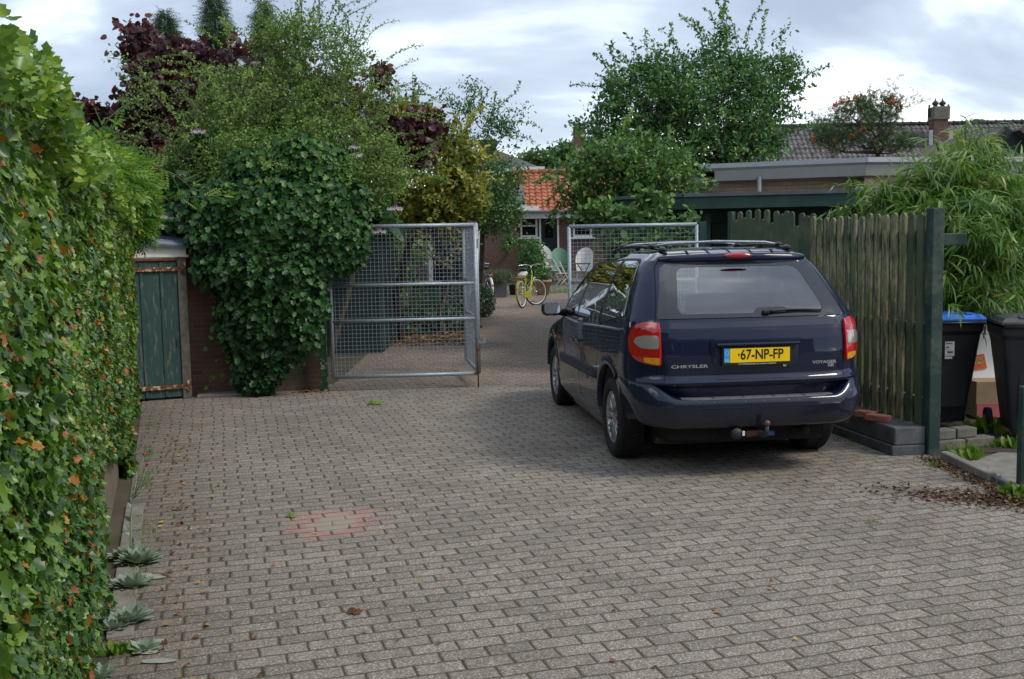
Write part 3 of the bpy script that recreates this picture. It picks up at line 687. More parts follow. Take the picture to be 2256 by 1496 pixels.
    text('lettering', 'AUTOMOBIELBEDRIJF GEF HEIJMINK ZIJLMANS', -.01, .8735, .0145, M_['white'], PY-.0097, npl, 1.0, 'CENTER')
    q = MB()
    for k in range(12):
        a = k*math.pi/6; q.box((-.2505+.0145*math.cos(a), PY-.0142, .965+.0145*math.sin(a)), (.004, .0012, .004))
    q.build('star_ring', M_['white'], npl)
    CHL = plain('chrome lettering', (.55, .55, .55), .3, .6, .1, 10)
    for s_, x, z, w_ in (('CHRYSLER', -.670, .857, 1.9), ('VOYAGER', .450, .858, 1.35), ('SE', .575, .832, 1.7)):
        p = Srear(x+(.02 if x > .5 else .08), z); tx = text('lettering', s_, x, z, .032, CHL, p.y-.009, car, w_, bold=.0006); tx.rotation_euler = (math.pi/2, 0, (.045 if x > 0 else -.045))
    q = MB(); q.lathe([(.001, .0), (.008, .0), (.009, -.006), (.016, -.006), (.017, 0)], (.215, -.964, .862), 'Y', 16); q.build('lock', M_['chrome'], car)
    # wiper
    q = MB(); b = Srear(.10, 1.262); q.box(b+Vector((0, -.025, 0)), (.05, .035, .028), bev=.006)
    pts = [Srear(.10+t*.46, 1.262+.010*math.sin(t*3)) for t in np.linspace(0, 1, 9)]; q.tube([p+Vector((0, -.030, .004)) for p in pts], [.011, .010, .009, .008, .007, .006, .006, .005, .004], 6)
    q.tube([p+Vector((0, -.016, -.006)) for p in pts[3:]], .006, 5); q.tube([p+Vector((0, -.020, -.012)) for p in pts[1:8:3]], .004, 4); q.build('wiper', M_['black'], car)
    # ---------------- bumper
    q = MB(); o = outline(.60, 0, True)[:62]; d = np.concatenate([[0], np.cumsum(np.linalg.norm(np.diff(o, axis=0), axis=1))]); tend = float(np.interp(-.375, o[14:, 1], d[14:]))
    ts = np.linspace(-tend, tend, 97); vs = []; K = 0
    for t in ts:
        s = -1 if t < 0 else 1; a = abs(t); x = np.interp(a, d, o[:, 0]); y = np.interp(a, d, o[:, 1]); dx_ = np.interp(a+.01, d, o[:, 0])-np.interp(a-.01, d, o[:, 0]); dy_ = np.interp(a+.01, d, o[:, 1])-np.interp(a-.01, d, o[:, 1])
        nl = math.hypot(dx_, dy_); nx, ny = dy_/nl, -dx_/nl
        u = min(1, max(0, (a-.60)/.24)); u = u*u*(3-2*u); zt = .625+.125*u; e = 1-max(0, (a-.95)/(tend-.95))**2*.35 if a > .95 else 1
        O = .088*e; low = .385+.02*u+.05*max(0, (a-1.1))
        prof = [(-.06, zt+.004), (.0, zt), (.050*e*(1-u)+.012*u, zt-.002), (O*.80*(1-u)+.030*u, zt-.008*(1-u)-.010*u), (O*.98*(1-u)+.045*u, zt-.030-.02*u), (O, zt-.075-.055*u), (O*.98, .56), (O*.90, .50), (O*.72, low+.035), (O*.45, low+.006), (-.02, low), (-.10, low+.02)]
        K = len(prof)
        sf = min(1, max(0, (a-.72)/.50)); sf = sf*sf*(3-2*sf)
        prof = [(off if j < 2 or j > 9 else off*(1-.80*sf)-sf*(.52*max(0, .66-z)), z) for j, (off, z) in enumerate(prof)]
        prof[10] = (-.02-.12*sf, prof[10][1]); prof[11] = (-.10-.12*sf, prof[11][1])
        for off, z in prof: vs.append((s*(x+nx*off), y+ny*off, z))
    q.add(vs, [(i*K+k, i*K+(k+1) % K, (i+1)*K+(k+1) % K, (i+1)*K+k) for i in range(96) for k in range(K)]+[tuple(range(K)), tuple(96*K+k for k in range(K))[::-1]], 0, True)
    bp = q.build('rear_bumper', PAINT, car); bp.data.set_sharp_from_angle(angle=math.radians(50))
    q = MB(); vs = []
    for x in np.linspace(-.60, .60, 25):
        y = np.interp(abs(x), o[:, 0][:28], o[:, 1][:28]); vs += [(x, y-.004, .6285), (x, y-.066*(1-max(0, abs(x)-.5)*2), .6275), (x, y-.074*(1-max(0, abs(x)-.5)*2), .615)]
    q.add(vs, [(3*i+k, 3*i+k+1, 3*i+4+k, 3*i+3+k) for i in range(24) for k in range(2)])
    for x in (-.36, -.12, .12, .36): q.box((x, -.968, .6285), (.006, .07, .003), mi=1)
    q.build('step_pad', [plain('grey bumper pad', (.10, .10, .105), .75, 0, .2, 20, bump=.3), SEAM], bp)
    # paint chips along the bumper edge
    q = MB()
    for i in range(16):
        q = MB(); x = random.uniform(-.55, .8); y = np.interp(abs(x), o[:, 0][:34], o[:, 1][:34]); q.sphere((x, y-.083, .598-random.random()*.006), random.uniform(.0018, .0035), 4); q.build('paint_chip', M_['white'], bp)
    # arch flares, side mouldings, sill
    for s, f in ((-1, L), (1, R_)):
        for y in (0, 2.88):
            a0, a1 = (.02, math.pi*.715) if y == 0 else (.12, math.pi*.94)
            q = MB(); vs = []; NA = 40
            for i in range(NA):
                a = a0+(a1-a0)*i/(NA-1)
                for r_, of in ((.424, -.05), (.426, .002), (.432, .009), (.455, .012), (.49, .005), (.515, -.002)):
                    yy = y+r_*math.cos(a); zz = .355+r_*1.02*math.sin(a); p = f(min(max(yy, -.62), 3.2), max(zz, .18)); vs.append((p.x+s*of, yy, zz))
            q.add(vs, [(i*6+k, i*6+k+1, (i+1)*6+k+1, (i+1)*6+k) for i in range(NA-1) for k in range(5)], 0, True); q.build('wheel_arch', PAINT, car)
        q = MB(); vs = []; PL = np.linspace(.43, 2.30, 30)
        for i, y in enumerate(PL):
            e = min(1, (y-.43)/.10, (2.30-y)/.05)**.5 if .43 < y < 2.30 else .05
            zc = .655-.030*(y-.43)/1.87
            for dz, of in ((-.052, .0), (-.045, .016*e), (0, .020*e), (.045, .016*e), (.052, 0)):
                p = f(y, zc+dz*max(.35, e)); vs.append((p.x+s*of, y, p.z))
        q.add(vs, [(i*5+k, i*5+k+1, (i+1)*5+k+1, (i+1)*5+k) for i in range(29) for k in range(4)], 0, True); q.build('side_moulding', plain('blue side strip', (.016, .022, .045), .5, 0, .2, 8), car)
        for y, z in ((1.245, .885), (1.50, .872)):
            p = f(y, z); q = MB(); q.sphere((0, 0, 0), 1, 10, 0, (.014, .075, .033)); q.box((s*.022, 0, .004), (.018, .15, .022), bev=.007); h_ = q.build('door_handle', PAINT, car); h_.location = p
        # mirror
        q = MB(); p = f(2.02, 1.11)
        q.box((0, 0, 0), (.20, .12, .145), bev=.05); mo = q.build('side_mirror', PAINT, car); mo.location = (s*1.095, 1.97, 1.150)
        q = MB(); q.tube([(s*.0, 0, -.02), (-s*.09, 0, -.035), (p.x-s*1.095, .05, -.045)], [.05, .035, .045], 8); q.build('mirror_arm', M_['black'], mo)
        q = MB(); lp = rr([(-.085, -.058), (.085, -.058), (.080, .06), (-.075, .06)], .045)
        q.add([(a, -.071, b) for a, b in lp], [tuple(range(len(lp)))]); mg = NT('mirror glass'); mg.set(col=(.75, .8, .82), metal=1.0, rough=.03); mgo = q.build('mirror_glass', mg.m, mo); mgo.rotation_euler = (-.16, 0, 0); mgo.location = (0, -.006, 0)
        p = f(2.62, .80); q = MB(); q.sphere(p, .012, 6, 0, (1, 1, 1)); q.build('side_repeater', ORG, car)
        # roof rail
        q = MB(); pts = []
        for t in np.linspace(0, 1, 15):
            y = -.30+t*1.75; x = .53+.04*math.sin(math.pi*min(1, t*.8)); zb = 1.722+.022*math.sin(math.pi*min(1, t*1.1)); pts.append(Vector((s*x, y, zb+.032*math.sin(math.pi*t)**.35)))
        q.tube(pts, [.0125]*15, 8)
        q.sphere((s*.53, -.22, 1.745), 1, 8, 0, (.030, .085, .028)); q.sphere((s*.55, 1.40, 1.728), 1, 8, 0, (.03, .085, .025)); q.sphere((s*.565, .45, 1.765), 1, 8, 0, (.025, .05, .028)); q.build('roof_rail', M_['black'], car)
    for y in (.0, 1.0):
        q = MB(); q.tube([(-.555, y, 1.775), (-.43, y, 1.797), (0, y, 1.810), (.43, y, 1.797), (.555, y, 1.775)], [.0105]*5, 8); q.sphere((-.555, y, 1.774), 1, 8, 1, (.035, .045, .024)); q.sphere((.555, y, 1.774), 1, 8, 1, (.035, .045, .024))
        q.build('cross_bar', [M_['galv'], M_['black']], car)
    q = MB()
    for x in (-.36, -.18, 0, .18, .36): q.box((x, .15, 1.757-.05*(x/.6)**2), (.02, 1.1, .008), bev=.003)
    q.build('roof_slat', M_['galv'], car)
    # ---------------- wheels
    def wheel(x, y, s):
        tw = .118; q = MB(); R0 = .338
        prof = [(.222, -.090), (.235, -.108), (.275, -.117), (.312, -.112), (.330, -.098)]
        for i, h in enumerate(np.linspace(-.088, .088, 21)):
            g_ = .008 if i in (4, 9, 11, 16) else 0; prof.append((R0-g_-.004*abs(h/.09)**2, h))
        prof += [(.330, .098), (.312, .112), (.275, .117), (.235, .108), (.222, .090)]
        q.lathe(prof, (0, 0, 0), 'X', 56)
        for k in range(56):                  # tread blocks and shoulder grooves
            a = 2*math.pi*(k+.5)/56
            for hx in (-.062, .062): q.box((hx, (R0-.0005)*math.cos(a), (R0-.0005)*math.sin(a)), (.046, .024, .010), rot=Matrix.Rotation(a-math.pi/2, 3, 'X'))
            for hx in (-.021, .021): q.box((hx, (R0-.0002)*math.cos(a+.03), (R0-.0002)*math.sin(a+.03)), (.030, .026, .009), rot=Matrix.Rotation(a+.03-math.pi/2, 3, 'X'))
        ro = bpy.data.objects.new('wheel', None); C.objects.link(ro); ro.parent = car; ro.location = (x, y, R0+.002)
        q.build('tyre', M_['rubber'], ro)
        RIM = plain('silver alloy', (.42, .42, .42), .32, .7, .15, 14); q = MB(); o_ = s*.085
        q.lathe([(.222, s*.095), (.212, s*.100), (.200, s*.090), (.196, s*.03), (.19, -s*.06)], (0, 0, 0), 'X', 40)
        for k in range(9):
            for dd in (-.10, .10):
                a = 2*math.pi*k/9+dd; c_, s_ = math.cos(a), math.sin(a); a2 = 2*math.pi*k/9+dd*1.5
                q.tube([(s*.070, .045*math.cos(a), .045*math.sin(a)), (s*.082, .12*c_, .12*s_), (s*.080, .205*math.cos(a2), .205*math.sin(a2))], [.016, .011, .015], 6)
        q.lathe([(.001, s*.088), (.030, s*.088), (.055, s*.078), (.060, s*.04)], (0, 0, 0), 'X', 24)
        q.build('rim', RIM, ro)
        q = MB(); q.lathe([(.001, s*.01), (.15, s*.01), (.17, -s*.05), (.19, -s*.09), (.21, -s*.09), (.215, -s*.02)], (0, 0, 0), 'X', 24); q.build('brake_drum', M_['black'], ro)
    for x, y, s in ((-.815, 0, -1), (.815, 0, 1), (-.80, 2.88, -1), (.80, 2.88, 1)): wheel(x, y, s)
    # ---------------- underside, tow bar, cabin
    q = MB(); q.box((0, .9, .30), (1.30, 3.2, .16), bev=.03); q.box((0, 0, .32), (1.25, .09, .09), bev=.02); q.box((-.45, -.55, .33), (.42, .5, .14), bev=.05); q.tube([(.42, -.9, .33), (.45, -.4, .32), (.3, .3, .3)], .035, 10); q.box((.2, -.72, .37), (1.3, .06, .05))
    q.build('underbody', plain('underbody', (.010, .010, .010), .9, 0, .4, 6), car)
    q = MB(); q.tube([(.03, -.60, .35), (.03, -.92, .335), (.03, -1.02, .335), (.03, -1.075, .365), (.03, -1.082, .415)], [.024, .024, .024, .020, .014], 10); q.box((-.03, -.92, .335), (.13, .10, .05), bev=.01, mi=1); q.box((.10, -.95, .335), (.06, .06, .03), mi=2)
    q.sphere((.03, -1.083, .435), .025, 10, 3); q.build('tow_bar', [plain('tow steel', (.05, .06, .065), .6, .5, .3, 12), plain('dark rust', (.06, .028, .016), .9, .2, .6, 18, bump=.4), plain('blue grease cap', (.012, .03, .12), .5), plain('rusty ball', (.13, .075, .06), .55, .4, .4, 25)], car)
    q = MB(); q.lathe([(.001, -.03), (.042, -.03), (.045, 0), (.045, .05), (.001, .05)], (-.17, -.97, .345), 'Y', 20); q.box((-.125, -1.005, .350), (.018, .008, .036), mi=1); q.build('tow_socket', [plain('grey socket', (.022, .023, .025), .6), M_['white']], car)
    q = MB()
    for x, y in ((-.40, .55), (.40, .55), (-.40, 1.35), (.40, 1.35)):
        q.box((x, y, 1.02), (.50, .14, .58), bev=.05); q.box((x, y, 1.40), (.26, .10, .17), bev=.04)
    q.box((0, -.15, .98), (1.3, .12, .48), bev=.05); q.box((0, .6, .84), (1.6, 2.6, .03))
    q.build('seats', plain('grey seat fabric', (.11, .115, .12), .9, 0, .2, 10), car)
    q = MB(); q.box((0, 2.15, 1.02), (1.4, .3, .16), bev=.05); q.box((0, 1.75, 1.53), (.24, .02, .06), bev=.01)
    q.build('dashboard', M_['black'], car)
    return car
build_car()
# ================================================================ left side: ivy wall, shed, brick wall
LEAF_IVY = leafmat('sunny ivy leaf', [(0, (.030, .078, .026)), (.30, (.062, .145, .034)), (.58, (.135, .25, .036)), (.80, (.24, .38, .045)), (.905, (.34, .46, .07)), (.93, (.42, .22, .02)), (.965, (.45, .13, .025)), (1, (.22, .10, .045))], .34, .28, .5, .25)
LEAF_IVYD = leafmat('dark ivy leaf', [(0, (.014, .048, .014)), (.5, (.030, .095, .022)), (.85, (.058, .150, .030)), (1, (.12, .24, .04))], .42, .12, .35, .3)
def wx(y): return -.33-.345*y                 # foot of the ivy wall
WD = Vector((-.345, 1, 0)).normalized(); WN = Vector((1, .345, 0)).normalized()
hedge = empty('ivy_wall', 'wall wholly covered in light green ivy with orange leaves, along the left edge', 'ivy wall', (wx(6), 6, 0))
hi = np.array([wx(6), 6, 0.0])
mb = MB()
a, b = Vector((wx(1.7), 1.7, 0)), Vector((wx(11.0), 11.0, 0))
def slab(mb, a, b, th, z0, z1, n, mi=0):
    a = Vector(a); b = Vector(b); o = n*th
    vs = [(p.x, p.y, z) for z in (z0, z1) for p in (a, b, b-o, a-o)]
    mb.add(vs, [(0, 1, 2, 3)[::-1], (4, 5, 6, 7), (0, 1, 5, 4), (1, 2, 6, 5), (2, 3, 7, 6), (3, 0, 4, 7)][:6], mi)
slab(mb, a-WN*.24-Vector(hi), b-WN*.24-Vector(hi), .25, 0, 2.1, WN)
mb.build('wall_core', plain('dark wall behind the ivy', (.03, .032, .018), .95, 0, .4, 5), hedge)
mb = MB(); p = Vector((wx(6.15), 6.15, 0))-Vector(hi); slab(mb, p-WD*1.35-WN*.12, p+WD*2.2-WN*.12, .06, 0, .46, WN)
bo_ = mb.build('plank', plain('weathered plank', (.16, .125, .085), .9, 0, .35, 9, bump=.5), hedge)
# leaves in overlapping curtains
N1 = 115000
y = 1.6+9.6*rng.random(N1)**1.1; 
def bulge(y, z):
    return .05+.05*np.sin(y*1.7+z*2.1)+.04*np.sin(y*4.1-z*3.3)+.06*np.clip((z-1.2)/1.1, 0, 1)
z = 2.3*rng.random(N1)
bare = (y > 4.95) & (y < 7.9) & (z < .50-.16*np.abs(y-6.3))         # the plank shows here
low = (z < .10+.08*np.sin(y*3))
ok = ~(bare | (low & (rng.random(N1) < .6))); y, z = y[ok], z[ok]; n = len(y)
bl_ = bulge(y, z)*.8; topc = np.clip((z-2.05)/.3, 0, 1); dep = bl_*(.35+.65*rng.random(n))-topc**2*.22-.125
P = np.stack([wx(y)+dep*WN.x, y+dep*WN.y, z+.02*rng.normal(size=n)], 1)
Nn = np.array(WN)[None]+rng.normal(size=(n, 3))*.42+np.stack([0*z, 0*z, .35+1.1*topc], 1)
D = np.array([0, 0, -1.0])[None]+rng.normal(size=(n, 3))*.55+np.array(WN)[None]*.25
hgt = z/2.3
rn = np.clip(.10+.62*rng.random(n)+.20*(hgt-.45)+.12*np.sin(y*2.3+z*3.1)*rng.random(n), 0, .90)
old = rng.random(n) < (.045+.035*(1-hgt)); rn[old] = .92+.08*rng.random(old.sum())
leaves('foliage', P-hi, Nn, D, (.024+.018*rng.random(n))*np.clip(.75+.10*y, .9, 1.45)*(1+.15*topc), 'ivy', LEAF_IVY, hedge, rn)
# leaves over the top and down the end
N2 = 20000; y = 1.6+9.6*rng.random(N2); w_ = -.42+.50*rng.random(N2); zt = 2.19+.13*np.cos(w_*2.6)+.06*np.sin(y*2.7)+.04*rng.normal(size=N2)
P = np.stack([wx(y)+(w_-.02)*WN.x, y+w_*WN.y, zt-.10], 1); P[:, 2] -= np.clip(w_-.05, 0, 1)*.8
leaves('foliage', P-hi, np.array([.2, -.2, 1.0])[None]+rng.normal(size=(N2, 3))*.5, rng.normal(size=(N2, 3))+np.array([.5, 0, .1]), (.023+.017*rng.random(N2))*np.clip(.75+.10*y, .9, 1.45), 'ivy', LEAF_IVY, hedge, np.clip(.40+.5*rng.random(N2), 0, .9))
N4 = 3500; z = 2.25*rng.random(N4); w_ = -.4+.42*rng.random(N4); yy = 1.66-.10*rng.random(N4)
P = np.stack([wx(yy)+w_*WN.x, yy+w_*WN.y, z], 1)
leaves('foliage', P-hi, np.array([.0, -1.0, .3])[None]+rng.normal(size=(N4, 3))*.5, np.array([0, 0, -1.])[None]+rng.normal(size=(N4, 3))*.5, .045, 'ivy', LEAF_IVY, hedge, np.clip(.1+.7*rng.random(N4), 0, .9))
N3 = 2600; z = 2.2*rng.random(N3); w_ = -.6+.5*rng.random(N3); yy = 11.0+.05+.08*rng.random(N3)
P = np.stack([wx(yy)+w_*WN.x, yy+w_*WN.y, z], 1)
leaves('foliage', P-hi, np.array([.3, 1.0, .3])[None]+rng.normal(size=(N3, 3))*.5, np.array([0, 0, -1.])[None]+rng.normal(size=(N3, 3))*.5, .075, 'ivy', LEAF_IVY, hedge, np.clip(.1+.7*rng.random(N3), 0, .9))

# ---- shed
P0 = G(292, 886); P1 = G(424, 876); SD = (P1-P0).normalized(); SN = Vector((SD.y, -SD.x, 0))      # along the front, out of the front
shed = empty('garden_shed', 'low green shed with a rusty hinged door, white board above and grey sheet roof', 'shed', P0)
def local(p, o): return p-o
SR = Matrix((SD, -SN, Vector((0, 0, 1)))).transposed()
def sb(c, d, bev=0, mi=0, mb=None, dz=0):
    mb.box(SR@Vector(c), d, rot=SR, bev=bev, mi=mi)
LW = (P1-P0).length
mb = MB(); sb((LW/2-.9, .9, .86), (LW+1.7, 1.6, 1.72), mb=mb); mb.build('wall', M_['brick_dark'], shed)
DOOR = NT('flaking green door paint'); o = DOOR.obj(); st = DOOR.n('ShaderNodeMapping', {'Vector': o, 'Scale': (9, 9, 1.6)}).outputs[0]
DOOR.set(col=DOOR.mix(DOOR.step(DOOR.noise(st, 3.2, 7, .7), .53, .66), DOOR.mix(DOOR.noise(o, 2.5, 4), (.016, .052, .047), (.038, .088, .076)), (.16, .16, .135)), rough=.75); DOOR.bump(DOOR.noise(st, 6, 5), .4, .004); DOOR = DOOR.m
mb = MB(); xs = [-.30, -.06, .17, .40, LW-.115]
for i in range(4): sb(((xs[i]+xs[i+1])/2, -.02, .86), (xs[i+1]-xs[i]-.008, .035, 1.66), .004, 0, mb)
dr = mb.build('door', DOOR, shed)
for i in range(1, 4):
    mb = MB(); sb((xs[i], -.045, .86), (.035, .014, 1.64), .003, 0, mb); mb.build('batten', DOOR, dr)
RST = NT('rust and cream paint'); o = RST.obj(); RST.set(col=RST.ramp(RST.noise(o, 14, 5, .7), [(.40, (.11, .035, .015)), (.52, (.19, .075, .03)), (.56, (.50, .42, .28)), (.8, (.55, .48, .33))]), rough=.85); RST = RST.m
for z in (.155, 1.60):
    mb = MB(); sb((LW/2-.30, -.062, z), (LW+.55, .012, .050), .003, 0, mb); mb.tube([SR@Vector((LW-.05, -.065, z-.06)), SR@Vector((LW-.05, -.065, z+.06))], .016, 8); sb((LW-.04, -.060, z+.03), (.055, .012, .09), .003, 0, mb); mb.build('strap_hinge', RST, dr)
mb = MB(); sb((LW-.145, -.046, .70), (.03, .014, .085), .004, 0, mb); mb.build('lock_plate', M_['darkgreen2'], dr)
mb = MB(); sb((LW-.06, -.028, .875), (.105, .06, 1.74), .008, 0, mb); mb.build('door_post', plain('grey weathered post', (.13, .12, .095), .9, 0, .5, 16, bump=.6), shed)
mb = MB(); sb((LW/2-.4, -.03, 1.715), (LW+.8, .06, .03), .004, 0, mb); mb.build('lintel', M_['rust'], shed)
mb = MB(); mb.prism([(-.9, 1.735), (LW, 1.735), (LW, 1.865), (-.9, 2.03)], 0, .03, 0, SR@Matrix(((1, 0, 0), (0, 0, 1), (0, 1, 0))), SR@Vector((0, -.05, 0))); sb((LW/2-.4, -.058, 1.755), (LW+.85, .02, .018), 0, 0, mb); mb.build('white_board', plain('cream board', (.66, .64, .55), .6, 0, .08, 5), shed)
RF = plain('grey coated sheet', (.10, .12, .155), .45, .3, .15, 8)
mb = MB(); nn = 26; A0, B0 = -1.0, LW+.30
for i in range(nn):                                                   # ribbed sheet, falling to the right and towards the lane
    pass
def rz_(x): return 2.055-.175*(x-A0)/(B0-A0)*1.05
vs = []; ny = 7
for j in range(ny):
    for i in range(2):
        x = (A0, B0)[i]; yy = -.16+j*.30
        for dz in (0, .022): pass
mb2 = MB(); rows = [(-.115, -.050), (-.115, -.025), (-.105, -.018), (-.095, .0), (-.08, .0), (-.07, .018), (-.03, .018), (-.015, .04), (.05, .04), (.3, .075), (1.8, .20)]
vs = []; K = len(rows)
for x in np.linspace(A0, B0, 12):
    for yy, dz in rows: vs.append(SR@Vector((x, yy, rz_(x)+dz)))
mb2.add(vs, [(i*K+k, (i+1)*K+k, (i+1)*K+k+1, i*K+k+1) for i in range(11) for k in range(K-1)])
ro = mb2.build('roof', RF, shed)
# ---- brick wall with a post, between the shed and the gate
P2 = G(432, 872); P3 = G(706, 858)
BD = (P3-P2).normalized(); BN = Vector((BD.y, -BD.x, 0)); BR = Matrix((BD, -BN, Vector((0, 0, 1)))).transposed(); LB = (P3-P2).length
bw = empty('brick_garden_wall', 'low dark red brick wall half hidden by hanging ivy, between shed and gate', 'wall', P2)
def placed(o, loc, R): o.matrix_local = Matrix.Translation(loc)@R.to_4x4(); return o
mb = MB(); mb.box((LB/2-.04, .12, .86), (LB+.12, .24, 1.72)); placed(mb.build('brickwork', M_['brick_dark'], bw), (0, 0, 0), BR)
mb = MB(); mb.box((LB/2-.04, .10, 1.76), (LB+.14, .32, .07), bev=.01); placed(mb.build('coping', M_['concrete2'], bw), (0, 0, 0), BR)
mb = MB(); mb.box((LB/2-.35, -.12, .015), (LB-.75, .26, .05), bev=.015); placed(mb.build('footing', M_['concrete'], bw), (0, 0, 0), BR)
gp = empty('gate_post', 'slim green steel post with flaking paint at the end of the brick wall', 'gate post', G(716, 862))
FLK = NT('flaking green steel'); o = FLK.obj(); FLK.set(col=FLK.mix(FLK.step(FLK.noise(o, 16, 5, .7), .54, .60), (.010, .075, .030), (.40, .40, .33)), rough=.5); FLK = FLK.m
mb = MB(); mb.box((0, 0, 1.05), (.082, .07, 2.1), bev=.006); mb.build('upright', FLK, gp)
mb = MB(); 
for z in (.22, 1.86): mb = MB(); mb.tube([(.04, .02, z), (.12, .04, z)], .012, 8); mb.tube([(.12, .04, z-.05), (.12, .04, z+.05)], .018, 8); mb.build('hinge', M_['galv'], gp)

# ---------------- mesh gates
def gate(name, label, leafs, drop=None, group=None):
    root = empty(name, label, 'gate', leafs[0][0], group=group); o0 = Vector(leafs[0][0])
    for (a, b, z0, z1, bars, skipv) in leafs:
        a = Vector(a)-o0; b = Vector(b)-o0; d = (b-a); Lg = d.length; d.normalize(); up = Vector((0, 0, 1))
        a0 = a-Vector((0, 0, a.z)); fr = MB(); r = .0245
        zz = lambda t, z: a0+d*t+up*z
        sag = leafs[0][5]
        fr.tube([zz(0, z0), zz(0, z1)], r, 10); fr.tube([zz(Lg, z0), zz(Lg, z1)], r, 10)
        for z in [z0, z1]+bars: fr.tube([zz(0, z), zz(Lg, z)], r if z in (z0, z1) else r*.88, 10)
        f = fr.build('gate_frame', M_['galv'], root)
        w = MB(); n_ = int(Lg/.0498); nrm = Vector((d.y, -d.x, 0))
        for i in range(1, n_): w.tube([zz(i*Lg/n_, z0+.02)+nrm*.003, zz(i*Lg/n_, z1-.02)+nrm*.003], .0026 if Lg > 1.63 else .0019, 4, caps=False)
        m_ = int((z1-z0)/.0498)
        for i in range(1, m_): w.tube([zz(.02, z0+i*(z1-z0)/m_)-nrm*.002, zz(Lg-.02, z0+i*(z1-z0)/m_)-nrm*.002], .0026, 4, caps=False)
        w.build('wire_mesh', M_['wire'], root)
    return root
gl, gr = A(735, 835, 12.58), A(1052, 819, 12.74); ztop = A(930, 497, 12.66).z; zlow = (gl.z+gr.z)/2
zb = [A(890, 627, 12.66).z, A(890, 705, 12.66).z]
gb = Vector((gr.x+.02, gr.y+.03, 0)); far = A(1027, 788, 14.35); far.z = 0
g1 = gate('mesh_gate', 'galvanised mesh gate folded in two leaves, standing ajar beside the ivy', [((gl.x, gl.y, 0), (gr.x, gr.y, 0), zlow, ztop, zb, 0), (tuple(gb), tuple(far), zlow+.01, ztop, zb, 0)])
mb = MB(); o0 = Vector((gl.x, gl.y, 0)); p = gr-o0; p.z = 0
mb.tube([p+Vector((.01, -.03, .0)), p+Vector((.01, -.03, .62))], .009, 6); mb.box(p+Vector((.01, -.02, .20)), (.05, .05, .03)); mb.box(p+Vector((.01, -.02, .5)), (.05, .05, .03)); mb.build('drop_bolt', M_['rust'], g1)
mb = MB(); mb.box(p+Vector((.06, .0, .58)), (.11, .02, .03)); mb.box(p+Vector((.10, .0, .60)), (.03, .03, .06)); mb.build('latch', M_['galv'], g1); mb = MB(); mb.box(p+Vector((.03, .02, 1.85)), (.03, .04, .10)); mb.build('latch', M_['galv'], g1)
h0, h1 = A(1256, 700, 12.5), A(1535, 700, 12.5)
g2 = gate('mesh_gate', 'galvanised mesh gate leaf standing behind the minivan roof', [((h0.x, h0.y, 0), (h1.x, h1.y, 0), .12, A(1390, 497, 12.5).z, [A(1300, 620, 12.5).z, A(1300, 698, 12.5).z], 0)])
mb = MB(); p = A(1548, 700, 12.5); p.z = 0; gp2 = empty('gate_post', 'green wooden post at the hinge of the gate behind the minivan', 'gate post', p)
mb.box((0, .02, 1.03), (.085, .085, 2.06), bev=.006); mb.build('upright', M_['darkgreen2'], gp2)
# ================================================================ picket fence on the right
MOSS = NT('mossy green boards'); o = MOSS.obj(); inf = MOSS.n('ShaderNodeObjectInfo').outputs['Random']
v = MOSS.n('ShaderNodeCombineXYZ', {2: MOSS.math('MULTIPLY', inf, 37.0)}).outputs[0]; ov = MOSS.n('ShaderNodeVectorMath', {0: o, 1: v}, operation='ADD').outputs[0]
st = MOSS.n('ShaderNodeMapping', {'Vector': ov, 'Scale': (9, 9, 1.5)}).outputs[0]; nz_ = MOSS.noise(st, 2.6, 7, .7); big = MOSS.noise(ov, 2.0, 3)
c = MOSS.ramp(MOSS.math('ADD', nz_, MOSS.math('MULTIPLY', MOSS.math('SUBTRACT', big, .5), .35)), [(.34, (.040, .085, .055)), (.42, (.095, .115, .060)), (.49, (.21, .21, .115)), (.62, (.33, .31, .185)), (.78, (.44, .41, .28))])
sz = MOSS.n('ShaderNodeSeparateXYZ', {0: o}).outputs[2]
c = MOSS.mix(MOSS.math('MULTIPLY', MOSS.step(MOSS.noise(st, 7, 5, .7), .50, .62), .75), c, (.030, .032, .024))
c = MOSS.mix(MOSS.math('MULTIPLY', MOSS.step(MOSS.noise(ov, 5, 4), .50, .68), .6), c, (.12, .16, .03))
MOSS.set(col=c, rough=.85); MOSS.bump(MOSS.noise(st, 9, 5), .5, .004); MOSS = MOSS.m
DGF = NT('dark green boards'); o = DGF.obj(); inf = DGF.n('ShaderNodeObjectInfo').outputs['Random']
DGF.set(col=DGF.mix(DGF.step(DGF.noise(o, 3, 6, .7), .45, .70), DGF.mix(inf, (.040, .068, .036), (.062, .092, .050)), (.14, .14, .075)), rough=.8); DGF.bump(DGF.noise(o, 30, 4), .3, .003); DGF = DGF.m
F0 = G(2050, 1000); F0 = Vector((F0.x, F0.y, 0)); F1 = Vector((3.16, 10.35, 0)); F2 = Vector((2.66, 12.0, 0))
FD = (F1-F0).normalized(); FN = Vector((-FD.y, FD.x, 0))          # towards the lane (left)
fence = empty('picket_fence', 'mossy green board fence with gaps between its boards, right of the minivan', 'fence', F0)
